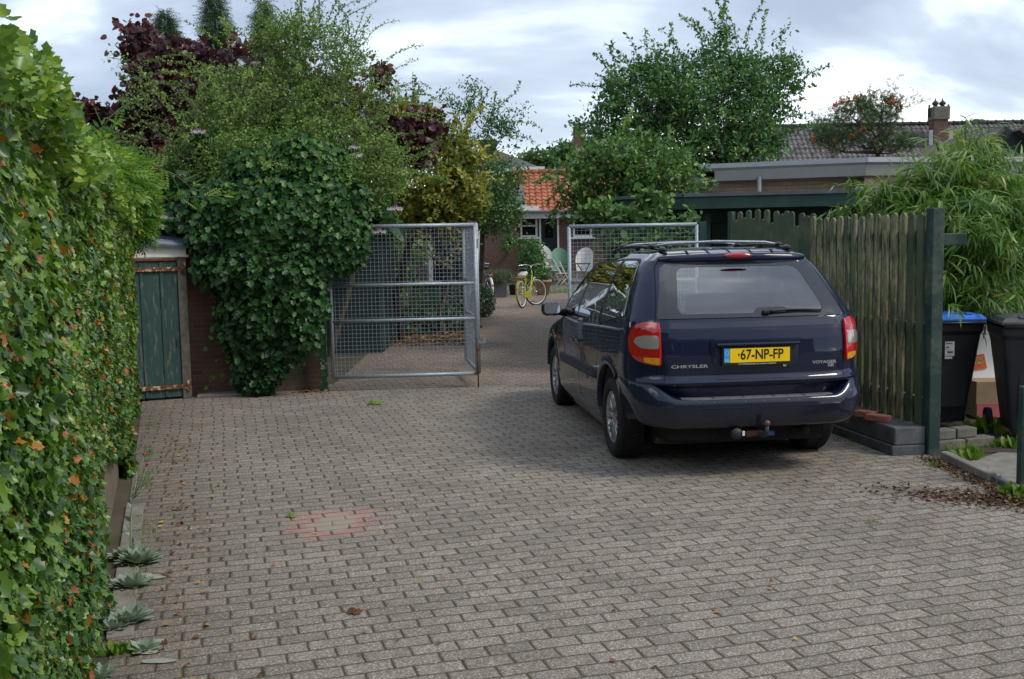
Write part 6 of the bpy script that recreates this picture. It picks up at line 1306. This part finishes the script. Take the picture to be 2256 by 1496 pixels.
tree('dark_shrub', 'dark reddish shrub in the shade behind the gate mesh', 'shrub', (-1.9, 19.6, 0), [E(880, 560, 70, 60, 19, .5, 2), E(820, 520, 60, 40, 17.5, .5, 1), E(870, 640, 70, 50, 19, .5, 1.5)], 260, 7, .085, 'oval', L_HAW, M_['bark'], .05, .14, .1, .5, thick=3)
def cover(name, label, cat, blobs, n, size, kind, mat, org, hollow=.3, up=.8, kd=None):
    P, d = blob_pts(blobs, n, hollow); k_ = P[:, 2] > .005; P, d = P[k_], d[k_]; o = np.array(org, float); ob = leaves(name, P-o, d*.6+rng.normal(size=P.shape)*.5+np.array([0, -.2, up]), rng.normal(size=P.shape)+np.array([0, 0, -.2]), size*(.7+.6*rng.random(len(P))), kind, mat); ob.location = org
    return tag(ob, label, cat, kind=kd)
def gb3(px, py, Y, rx, ry, rz): p = A(px, py, Y); return (p.x, Y, ground_z(0, Y), rx, ry, rz, rx*ry)
cover('ground_ivy_cover', 'dark ivy creeping over the ground behind the gate mesh', 'ground cover', [gb3(840, 700, 19.2, .9, .8, .35), gb3(900, 700, 19.6, .7, .8, .55), gb3(960, 700, 19.8, .8, .8, .5), gb3(1010, 690, 20.4, .5, .8, .75), gb3(1000, 650, 21.5, .6, .5, 1.1)], 7000, .075, 'heart', leafmat('shade ivy', [(0, (.014, .045, .012)), (.6, (.035, .085, .02)), (1, (.12, .17, .035))], .4, .2, .4), (-1.9, 19.5, 0), kd='stuff')
n_ = 2600; x = rng.uniform(-2.6, -.75, n_); y = rng.uniform(17.3, 19.2, n_)+.3*np.abs(rng.normal(size=n_)); P = np.stack([x, y, np.interp(y, [14, 24.5], [0, .28])+.012+.03*rng.random(n_)], 1)
tag(leaves('leaf_litter', P, rng.normal(size=(n_, 3))*.35+np.array([0, 0, 1]), rng.normal(size=(n_, 3))*np.array([1, 1, .1]), .05+.03*rng.random(n_), 'oval', L_DEAD), kind='stuff')['label'] = 'dry brown fallen leaves covering the soil behind the gate'
# box shrub at the gate post, lavender planter, bush by the house, pots
def shrub(name, label, c, r, h, n, size, kind, mat, core=True):
    root = empty(name, label, 'shrub', c); B = [(0, 0, h*.5, r, r, h*.55)]; P, d = blob_pts(B, n, .6); P = P[P[:, 2] > 0]; leaves('foliage', P, rng.normal(size=P.shape)*.5+unit(P-np.array([0, 0, h*.3])), rng.normal(size=P.shape)+np.array([0, 0, .3]), size*(.7+.6*rng.random(len(P))), kind, mat, root)
    mb = MB(); mb.tube([(0, 0, 0), (.02, 0, h*.5)], .02, 5); mb.build('stem', M_['bark'], root); return root
p = A(1068, 660, 22.5); shrub('box_shrub', 'small rounded dark shrub at the foot of the folded gate, right of its post', (p.x-.05, 22.5, ground_z(0, 22.5)-.02), .30, .72, 2600, .045, 'dia', L_LAU)
p = GO(1088, 656); YP = p.y+.35; pz = ground_z(0, YP); pl = empty('planter', 'square grey planter with wispy lavender, left of the yellow bicycle', 'planter', (p.x, YP, pz)); mb = MB(); hh = A(1088, 618, YP).z-A(1088, 654, YP).z
zb2 = -.01; mb.box((0, 0, zb2+hh/2), (.76, .6, hh), bev=.02); mb.build('trough', plain('slate grey trough', (.10, .105, .115), .7, 0, .15, 6), pl)
n_ = 2200; P = np.stack([rng.normal(size=n_)*.26, rng.normal(size=n_)*.18, zb2+hh+.0*rng.random(n_)], 1); leaves('lavender', P, rng.normal(size=(n_, 3)), np.array([0, 0, 1.0])+rng.normal(size=(n_, 3))*.5, .22+.18*rng.random(n_), 'blade', L_LAV, pl)
p = A(1172, 600, 35); tree('rose_bush', 'leafy green bush against the brick wing, behind the yellow bicycle', 'shrub', (p.x, 35.2, .3), [E(1170, 560, 30, 36, 34.8, .5, 2), E(1185, 600, 30, 22, 34.6, .4, 1.2), E(1160, 590, 20, 30, 34.8, .4, 1), E(1122, 535, 20, 20, 35.0, .2, .4)], 240, 12, .09, 'oval', L_APL, M_['twig'], .03, .16, .2, .4, thick=4)
p = GO(1196, 650); pt = empty('flower_pot', 'pale terracotta pot behind the front wheel of the yellow bicycle', 'pot', tuple(p)); mb = MB(); mb.lathe([(.001, 0), (.17, 0), (.25, .38), (.27, .38), (.27, .44), (.22, .44)], (0, 0, 0), 'Z', 18); mb.build('pot', plain('pale clay', (.36, .25, .19), .8, 0, .2, 8), pt)
p = GO(1132, 650); pt = empty('flower_pot', 'small black pot between the grey planter and the yellow bicycle', 'pot', tuple(p)); mb = MB(); mb.lathe([(.001, 0), (.11, 0), (.15, .28), (.16, .32), (.12, .32)], (0, 0, 0), 'Z', 14); mb.build('pot', M_['black'], pt)
cover('border_weeds', 'low grass and weeds along the edge of the terrace behind the yellow bicycle', 'weeds', [gb3(1150, 650, 30.2, .5, .3, .25), gb3(1215, 650, 30.4, .9, .35, .18), gb3(1125, 650, 30.2, .4, .3, .35)], 2600, .12, 'blade', L_GRS, (.6, 30.2, .35), kd='stuff')
# ---------------- garden furniture
def folding_chair(name, label, c, rz, group):
    root = empty(name, label, 'chair', c, rz, group); W_ = plain('cream paint', (.58, .57, .50), .55, 0, .08, 6) if 'cream paint' not in bpy.data.materials else bpy.data.materials['cream paint']
    for s in (-1, 1):
        x = s*.20
        mb = MB(); mb.tube([(x, -.20, 0), (x, .22, .86)], .017, 6); mb.build('back_post', W_, root); mb = MB(); mb.tube([(x*.86, .26, 0), (x*.86, -.20, .45)], .017, 6); mb.build('leg', W_, root)
    mb = MB()
    for k in range(6): mb.box((0, -.19+k*.072, .455), (.42, .055, .018), bev=.003)
    mb.build('seat', W_, root); mb = MB()
    for k in range(3): mb.box((0, .14+k*.035, .70+k*.07), (.40, .02, .045), bev=.004)
    mb.build('backrest', W_, root); mb = MB(); mb.tube([(-.2, -.17, .06), (.2, -.17, .06)], .012, 6); mb.tube([(-.17, .24, .04), (.17, .24, .04)], .012, 6); mb.build('stretcher', W_, root); return root
cz = lambda px, py, Y: GO(px, py)
folding_chair('folding_chair', 'white folding garden chair nearest the gate upright', cz(1242, 632, 34.0), 1.9, 'white folding garden chairs')
folding_chair('folding_chair', 'white folding garden chair in the middle of the row, left of the green tub chair', cz(1226, 625, 34.8), 2.0, 'white folding garden chairs')
folding_chair('folding_chair', 'white folding garden chair farthest left, beside the rose bush', cz(1212, 618, 35.4), 1.9, 'white folding garden chairs')
def tub(name, label, c, rz, mat, g):
    root = empty(name, label, 'chair', c, rz, g); mb = MB(); K = 14; vs = []
    for j in range(6):
        for i in range(K+1):
            a = math.pi*(-.05+1.10*i/K); top = .40+.50*math.sin(math.pi*min(1, max(0, i/K)))**.8; z = .38+(top-.0-.0)*j/5*.95; r_ = .27+.05*j/5; vs.append((r_*math.cos(a), r_*math.sin(a)*.95, z))
    mb.add(vs, [(j*(K+1)+i, j*(K+1)+i+1, (j+1)*(K+1)+i+1, (j+1)*(K+1)+i) for j in range(5) for i in range(K)], 0, True); mb.build('backrest', mat, root)
    mb = MB(); mb.box((0, -.02, .40), (.50, .50, .04), bev=.015); mb.build('seat', mat, root)
    for sx_ in (-1, 1):
        for sy in (-1, 1): mb = MB(); mb.tube([(sx_*.24, sy*.22, 0), (sx_*.21, sy*.20, .40)], .025, 6); mb.build('leg', mat, root)
    return root
GRNC = plain('pale green plastic', (.16, .30, .21), .4, 0, .05, 5)
tub('tub_chair', 'pale green plastic tub chair with a round back by the door', cz(1236, 622, 35.4), .2, GRNC, 'plastic tub chairs')
tub('tub_chair', 'white plastic tub chair behind the dark table, seen through the right gate', cz(1288, 622, 35.4), -.3, M_['whiteplastic'], 'plastic tub chairs')
tub('tub_chair', 'white plastic tub chair partly hidden behind the folding chairs', cz(1208, 612, 36.4), .9, M_['whiteplastic'], 'plastic tub chairs')
c = cz(1265, 628, 34.6); tb = empty('garden_table', 'dark slatted garden table between the chairs', 'table', c); DKW = plain('dark teak', (.055, .040, .030), .7, 0, .2, 6); mb = MB()
for k in range(7): mb.box((0, -.36+k*.12, .73), (1.1, .10, .025))
mb.build('tabletop', DKW, tb)
for s in (-1, 1): mb = MB(); mb.tube([(s*.35-.2, -.3, 0), (s*.35+.2, .3, .71)], .018, 6); mb.build('leg', DKW, tb); mb = MB(); mb.tube([(s*.35+.2, -.3, 0), (s*.35-.2, .3, .71)], .018, 6); mb.build('leg', DKW, tb)
# ---------------- bicycles
def bicycle(label, c, rz, fmat, lean=.10, mud=None, whitebits=True, steer=.0):
    root = empty('bicycle', label, 'bicycle', c, rz); root.rotation_euler = (lean, 0, rz)        # local +x forward
    R_ = .345; rb, rf = -.55, .55; BLK = M_['rubber']; CRE = M_['white']
    def wheel_(x, nm):
        w = bpy.data.objects.new('wheel', None); C.objects.link(w); w.parent = root; w.location = (x, 0, R_)
        mb = MB(); n = 36
        mb.tube([(R_*.985*math.cos(2*math.pi*k/n), 0, R_*.985*math.sin(2*math.pi*k/n)) for k in range(n+1)], .019, 6, caps=False); mb.build('tyre', BLK, w)
        mb = MB(); mb.tube([(R_*.90*math.cos(2*math.pi*k/n), 0, R_*.90*math.sin(2*math.pi*k/n)) for k in range(n+1)], .016, 6, caps=False); mb.build('rim', CRE if nm else M_['chrome'], w)
        mb = MB()
        for k in range(18): a = 2*math.pi*k/18; mb.tube([(.02*math.cos(a+.8), .02*(-1)**k, .02*math.sin(a+.8)), (R_*.88*math.cos(a), 0, R_*.88*math.sin(a))], .0012, 3, caps=False)
        mb.tube([(0, -.05, 0), (0, .05, 0)], .022, 8); mb.build('spokes', M_['chrome'], w); return w
    wheel_(rb, 1); wf = wheel_(rf, 1); wf.rotation_euler = (0, 0, steer)
    mb = MB(); bb = (-.08, 0, .29); st = (-.22, 0, .78); hd0, hd1 = (.34, 0, .62), (.30, 0, .90)
    mb.tube([bb, st], .016, 8); mb.tube([hd0, hd1], .019, 8)
    mb.tube([(.32, 0, .80), (.20, 0, .55), (.05, 0, .40), (-.10, 0, .37)], .016, 8); mb.tube([(.335, 0, .66), (.22, 0, .45), (.06, 0, .31), bb], .016, 8)
    for s in (-1, 1): mb.tube([(rb, s*.055, R_), (bb[0], s*.03, bb[2])], .009, 6); mb.tube([(rb, s*.055, R_), (st[0]+.02, s*.02, .70)], .009, 6); mb.tube([(rf, s*.05, R_), (.38, s*.045, .60), (.34, s*.02, .64)], .010, 6)
    mb.build('frame', fmat, root)
    mb = MB()
    for x0, a0, a1 in ((rb, 10, 205), (rf, 25, 150)):
        n = 18; vs = []
        for k in range(n+1):
            a = math.radians(a0+(a1-a0)*k/n)
            for s, dr in ((-.028, -.012), (0, .0), (.028, -.012)): r_ = R_+.035+dr; vs.append((x0+r_*math.cos(a), s, R_+r_*math.sin(a)))
        mb.add(vs, [(3*k+j, 3*k+j+1, 3*k+4+j, 3*k+3+j) for k in range(n) for j in range(2)], 0, True)
    mb.build('mudguard', mud or fmat, root)
    mb = MB(); mb.prism([(-.62, .30), (-.60, .40), (-.50, .42), (-.10, .385), (.02, .34), (.04, .24), (-.06, .20), (-.50, .27)], -.045, -.028, 0, Matrix(((1, 0, 0), (0, 0, 1), (0, 1, 0)))); mb.build('chain_guard', fmat, root)
    mb = MB(); mb.box((rb+.02, 0, R_+.40), (.40, .13, .015), bev=.004); mb.tube([(rb-.1, .06, R_+.40), (rb, .06, R_)], .006, 5); mb.tube([(rb-.1, -.06, R_+.40), (rb, -.06, R_)], .006, 5); mb.build('luggage_rack', fmat, root)
    mb = MB(); mb.sphere((-.25, 0, .93), 1, 8, 0, (.13, .09, .045)); mb.sphere((-.34, 0, .93), 1, 8, 0, (.07, .11, .05)); mb.tube([st, (-.25, 0, .90)], .014, 6, 1); mb.build('saddle', [M_['black'], M_['chrome']], root)
    mb = MB(); mb.tube([hd1, (.29, 0, 1.0)], .013, 6); mb.tube([(.05, .28, 1.02), (.20, .27, 1.04), (.30, .14, 1.05), (.29, 0, 1.01), (.30, -.14, 1.05), (.20, -.27, 1.04), (.05, -.28, 1.02)], .011, 6); mb.build('handlebar', M_['chrome'], root)
    for s in (-1, 1): mb = MB(); mb.tube([(.14, s*.275, 1.03), (.02, s*.28, 1.02)], .017, 6); mb.build('grip', M_['black'], root)
    mb = MB(); mb.box((-.04, -.10, .12), (.09, .08, .025)); pd = mb.build('pedal', M_['black'], root); mb = MB(); mb.box((-.09, -.10, .12), (.012, .07, .02)); mb.build('pedal_reflector', ORF, pd)
    mb = MB(); mb.box((rb-.20, 0, R_+.385), (.03, .09, .05), bev=.008); mb.build('rear_light', RDF, root)
    mb = MB(); mb.box((rb-R_*1.02, 0, R_+.12), (.02, .05, .06), bev=.006); mb.build('reflector', RDF, root)
    mb = MB(); mb.tube([(-.1, .05, .28), (-.14, .22, .0)], .009, 5); mb.build('kickstand', M_['chrome'], root)
    return root
ORF = plain('orange pedal reflector', (1.0, .35, .03), .3, 0, .1, 9); RDF = plain('red rear reflector', (.90, .03, .02), .2, 0, .1, 9, coat=1)
YLB = plain('lime yellow paint', (.40, .41, .03), .35, 0, .08, 8, coat=.4)
rw, fw = GO(1152, 679), GO(1186, 670)
by = bicycle('lime yellow bicycle with a step-through frame, parked beyond the open gate', ((rw.x+.18), rw.y+.52, ground_z(0, rw.y+.5)), 1.22, YLB, -.05, steer=-.6)
mb = MB(); mb.sphere((rb_ := -.30, 0, .84), 1, 8, 0, (.14, .11, .07)); mb.sphere((-.38, .02, .80), 1, 7, 0, (.09, .12, .06)); bag_ = mb.build('saddle_cover', M_['white'], by)
bicycle('dark bicycle with a white rear mudguard, half hidden behind the gate edge', (GO(1074, 668).x-.2, GO(1074, 668).y+.5, ground_z(0, GO(1074, 668).y+.5)), 1.95, plain('dark blue bike paint', (.015, .03, .05), .35, 0, .1, 8, coat=.4), .05, M_['white'])
# ================================================================ small things on the ground
def tuft(name, label, cat, p, n, h, spread, mat, kind='blade', lean=.5, group=None):
    P = np.stack([rng.normal(size=n)*spread, rng.normal(size=n)*spread, 0*rng.random(n)], 1); ob = leaves(name, P, rng.normal(size=(n, 3)), np.array([0, 0, 1.0])+rng.normal(size=(n, 3))*lean+P*4, h*(.5+rng.random(n)), kind, mat); ob.location = p; return tag(ob, label, cat, group)
def rosette(p, r, n, label):
    a = np.arange(n := int(n*1.5))*2.4; t = np.sqrt(np.arange(n)/n); D = np.stack([np.cos(a)*(.25+t), np.sin(a)*(.25+t), 1.05-1.0*t], 1); ob = leaves('grey_rosette', np.stack([np.cos(a), np.sin(a), 0*a], 1)*.012, np.stack([-np.cos(a)*(1-t), -np.sin(a)*(1-t), .5+t], 1), D, r*(.65+.5*t)*(.85+.3*rng.random(n)), 'sheep', L_SHP); ob.location = p; return tag(ob, label, 'plant', 'woolly grey plants along the ivy wall')
for i, (px, py, r, n, lb) in enumerate(((305, 1240, .115, 46, 'largest woolly grey leaved plant, under the tall flower stalk'), (280, 1228, .10, 34, 'woolly grey plant tucked between the wall and the largest one'), (288, 1292, .10, 26, 'woolly grey leaved plant just nearer than the largest clump'), (285, 1368, .10, 26, 'spreading woolly grey plant above the pale lichen patches'), (252, 1385, .085, 16, 'woolly grey plant half under the ivy at lower left'), (318, 1432, .075, 13, 'small woolly grey plant next to the bright green weed'), (215, 1492, .075, 13, 'woolly grey seedling at the very bottom left'))):
    rosette(G(px, py), r, n, lb)
camp = empty('rose_campion', 'tall thin grey flower stalk with small magenta flowers, beside the bare plank', 'flower', G(288, 1235)); o0 = G(288, 1235); tips = [(318, 1000), (325, 1022), (318, 1070), (300, 1040)]; 
mb = MB(); r0 = o0
def near(px, py, dy=0): q = A(px, py, o0.y+.1+dy); return q-o0
mb.tube([(0, 0, 0), near(288, 1150), near(293, 1100), near(300, 1060)], [.006, .005, .004, .003], 5)
for px, py in tips: mb.tube([near(293, 1100), near((px+293)/2+2, (py+1100)/2), near(px, py)], .0028, 4)
mb.build('stem', plain('grey green stem', (.22, .29, .20), .9, 0, .1, 9), camp)
for px, py in tips[:2]: mb = MB(); mb.sphere(near(px, py), .011, 6, 0, (1, 1, .7)); mb.build('flower_head', plain('magenta petals', (.42, .015, .18), .6, 0, .1, 9), camp)
P = np.array([tuple(near(x, y)) for x, y in ((288, 1150), (288, 1152), (290, 1120), (287, 1180), (287, 1200), (286, 1172))]); leaves('stem_leaf', P, rng.normal(size=P.shape)+np.array([0, -1, .3]), rng.normal(size=P.shape)*.5+np.array([0, 0, .8]), .06, 'sheep', L_SHP, camp)
for i, (px, py, n, h, lb) in enumerate(((266, 1438, 60, .06, 'bright green leafy weed at the lower left edge'), (1915, 1155, 40, .05, 'small grass tuft alone in the middle of the paving'), (1850, 972, 40, .055, 'grass tuft just behind the rear right wheel'), (1880, 972, 20, .035, 'tiny grass tuft by the foot of the concrete edging'), (2060, 1028, 90, .06, 'yellowish grass tuft in front of the fence post'), (2105, 998, 60, .10, 'green weed at the foot of the concrete blocks'), (2140, 1008, 60, .11, 'tall leafy weed leaning over the kerb stone'), (2175, 1048, 50, .07, 'weed growing between the kerb stone and the flagstones'), (2200, 1065, 60, .08, 'bushy weed in front of the corner post'), (2235, 1090, 70, .09, 'bright green weed at the base of the corner post'), (2250, 1105, 70, .08, 'weed at the far right edge under the corner post'), (2185, 985, 50, .09, 'weed right of the stacked concrete blocks'), (2225, 985, 60, .10, 'dark weed under the grey wheelie bin'), (520, 1018, 40, .03, 'patch of short grass in a paving joint near the ivy wall'), (2120, 955, 60, .12, 'grass clump between the two wheelie bins'), (2170, 950, 80, .14, 'long dark grass by the wheel of the grey bin'), (2085, 965, 30, .10, 'seedling in front of the black wheelie bin'))):
    tuft('weed', lb, 'weed', G(px, py), int(n*.8), h*.8, h*.4, L_GRS, 'blade' if i % 3 else 'oval', .6, 'weeds in the paving')
# fallen leaves
LD = [(822, 890, 'yellow green fallen leaf on the paving in front of the folded gate', 2), (778, 1352, 'curled yellow fallen leaf in the foreground paving', 2), (640, 1140, 'pale green leaf at the edge of the red stain', 0), (1488, 1190, '', 0)]
def litter(n, xs0, ys0, sx_, sy, label, size=.03):
    P = np.stack([xs0+rng.normal(size=n)*sx_, ys0+rng.normal(size=n)*sy, .008+.006*rng.random(n)], 1); ob = leaves('fallen_leaves', P, rng.normal(size=(n, 3))*.35+np.array([0, 0, 1]), rng.normal(size=(n, 3))*np.array([1, 1, .12]), size*(.6+.8*rng.random(n)), 'ivy', L_DEAD); ob['kind'] = 'stuff'; ob['label'] = label; return ob
yy = rng.uniform(3.2, 9.5, 150); P = np.stack([wx(yy)+.22+.20*np.abs(rng.normal(size=150)), yy, .01+.006*rng.random(150)], 1); o = leaves('fallen_leaves', P, rng.normal(size=(150, 3))*.4+np.array([0, 0, 1]), rng.normal(size=(150, 3))*np.array([1, 1, .15]), .014+.022*rng.random(150), 'ivy', L_DEAD); o['kind'] = 'stuff'; o['label'] = 'brown and orange fallen leaves along the foot of the ivy wall'
q = G(690, 862); litter(60, q.x, q.y-.08, .14, .05, 'dry leaves drifted against the foot of the green gate post', .035)
n_ = 46; px = rng.uniform(420, 1900, n_); py = rng.uniform(880, 1480, n_); P = np.array([tuple(G(a, b, .01)) for a, b in zip(px, py)]); o = leaves('fallen_leaves', P, rng.normal(size=(n_, 3))*.4+np.array([0, 0, 1]), rng.normal(size=(n_, 3))*np.array([1, 1, .15]), .014+.016*rng.random(n_), 'ivy', L_DEAD); o['kind'] = 'stuff'; o['label'] = 'few tiny leaves scattered over the paving'
for px, py, lb, s in ((822, 890, 'yellow green fallen leaf on the paving in front of the folded gate', .11), (778, 1350, 'curled yellow fallen leaf in the near paving', .05), (640, 1138, 'pale green leaf at the edge of the red stain', .05), (1218, 683, 'brown crumpled leaf below the yellow bicycle', .20)):
    o = leaves('fallen_leaf', np.zeros((2, 3)), np.array([[.2, -.3, 1], [-.3, .2, 1.0]]), np.array([[1, .2, .1], [-.4, .8, .15]]), s, 'ivy', L_WIS if 'green' in lb else L_DEAD); o.location = (G(px, py, .012) if py > 760 else GO(px, py)+Vector((0, 0, .01))); tag(o, lb, 'leaf', 'single fallen leaves')
# bark mulch on the right
n_ = 2600; c_ = G(2170, 1105); d_ = Vector((G(2256, 1130)-G(2080, 1085))); P = []
tt = rng.normal(size=n_)*.42+.15; ss = rng.normal(size=n_)*.13*(1+.5*np.clip(tt, 0, 2)); P = np.stack([c_.x+tt*.95+.12, c_.y-ss*1.0-tt*.38, .004+.022*rng.random(n_)*np.exp(-ss**2*8)], 1)
L_MUL = leafmat('bark chip', [(0, (.035, .020, .012)), (.6, (.11, .055, .030)), (.9, (.20, .12, .07)), (1, (.34, .26, .17))], .9, .0, .1, .3)
o = leaves('bark_mulch', P, rng.normal(size=(n_, 3))*.5+np.array([0, 0, 1]), rng.normal(size=(n_, 3))*np.array([1, 1, .2]), .014+.028*rng.random(n_), 'dia', L_MUL); o['kind'] = 'stuff'; o['label'] = 'brown bark mulch spilled over the paving at the right edge'
# soil sheet under the weeds strip at right
n_ = 1500; t = rng.random(n_); a_ = G(2040, 1010); b_ = G(2256, 1110); P = np.stack([a_.x+(b_.x-a_.x)*t+rng.normal(size=n_)*.05, a_.y+(b_.y-a_.y)*t+rng.normal(size=n_)*.07, .006+.012*rng.random(n_)], 1); o = leaves('plant_debris', P, rng.normal(size=(n_, 3))*.5+np.array([0, 0, 1]), rng.normal(size=(n_, 3))*np.array([1, 1, .2]), .012+.02*rng.random(n_), 'dia', L_MUL); o['kind'] = 'stuff'; o['label'] = 'dry brown plant debris between fence post and kerb stones'
n_ = 500; a_ = F0+FN*.10; P = np.stack([a_.x+FD.x*2.6*(t := rng.random(n_))+rng.normal(size=n_)*.05, a_.y+FD.y*2.6*t, .245+.015*rng.random(n_)], 1); o = leaves('dry_twigs', P, rng.normal(size=(n_, 3))*.5+np.array([0, 0, 1]), rng.normal(size=(n_, 3))*np.array([1, 1, .3]), .02+.03*rng.random(n_), 'blade', L_MUL); o['kind'] = 'stuff'; o['label'] = 'dry twigs caught between the fence and the concrete edging'
# pale lichen patches and stepping stones on the left
for px, py, a, b_, lb in ((318, 1270, .045, .02, 'small round pale lichen patch below the largest woolly plant'), (345, 1273, .055, .022, 'pale lichen patch beside the small round one'), (345, 1415, .040, .013, 'oval pale lichen patch below the lowest woolly plants'), (322, 1440, .055, .016, 'wide pale lichen patch next to the bottom weed'), (350, 1460, .075, .014, 'longest pale lichen patch in the bottom left corner')):
    p = G(px, py); mb = MB(); K = 16; mb.add([(0, 0, .002)]+[(a*(1+.18*random.random())*math.cos(2*math.pi*k/K), b_*1.6*(1+.25*random.random())*math.sin(2*math.pi*k/K), 0) for k in range(K)], [(0, 1+k, 1+(k+1) % K) for k in range(K)]); o = tag(mb.build('lichen_patch', plain('pale lichen', (.30, .32, .26), .95, 0, .25, 40, bump=.6) if 'pale lichen' not in bpy.data.materials else bpy.data.materials['pale lichen'], None), lb, 'lichen', 'lichen patches'); o.location = (p.x, p.y, .009)
kl = empty('edging_slabs', 'row of narrow grey slabs along the foot of the ivy wall', 'edging', (wx(3)+.3, 3.2, 0)); o0_ = Vector((wx(3)+.3, 3.2, 0))
for k in range(7):
    y0 = 4.7+k*.36; m = MB(); m.box(Vector((wx(y0)+.03, y0, .006))-o0_, (.12, .34, .016), rz=math.atan(.345), bev=.005); m.build('slab', M_['concrete'], kl)
n_ = 2600; yy = rng.uniform(3.4, 10.5, n_); cl_ = np.sin(yy*5.1)+np.sin(yy*2.3+1); k_ = cl_ > .2; yy = yy[k_]; n_ = len(yy); P = np.stack([wx(yy)+.05+.05*np.abs(rng.normal(size=n_)), yy, 0*yy+.004], 1)
o = leaves('wall_foot_weeds', P, rng.normal(size=(n_, 3)), np.array([0.2, 0, .8])+rng.normal(size=(n_, 3))*.6, .018+.03*rng.random(n_), 'blade', L_GRS); o['kind'] = 'stuff'; o['label'] = 'small weeds and moss in the joint along the foot of the ivy wall'
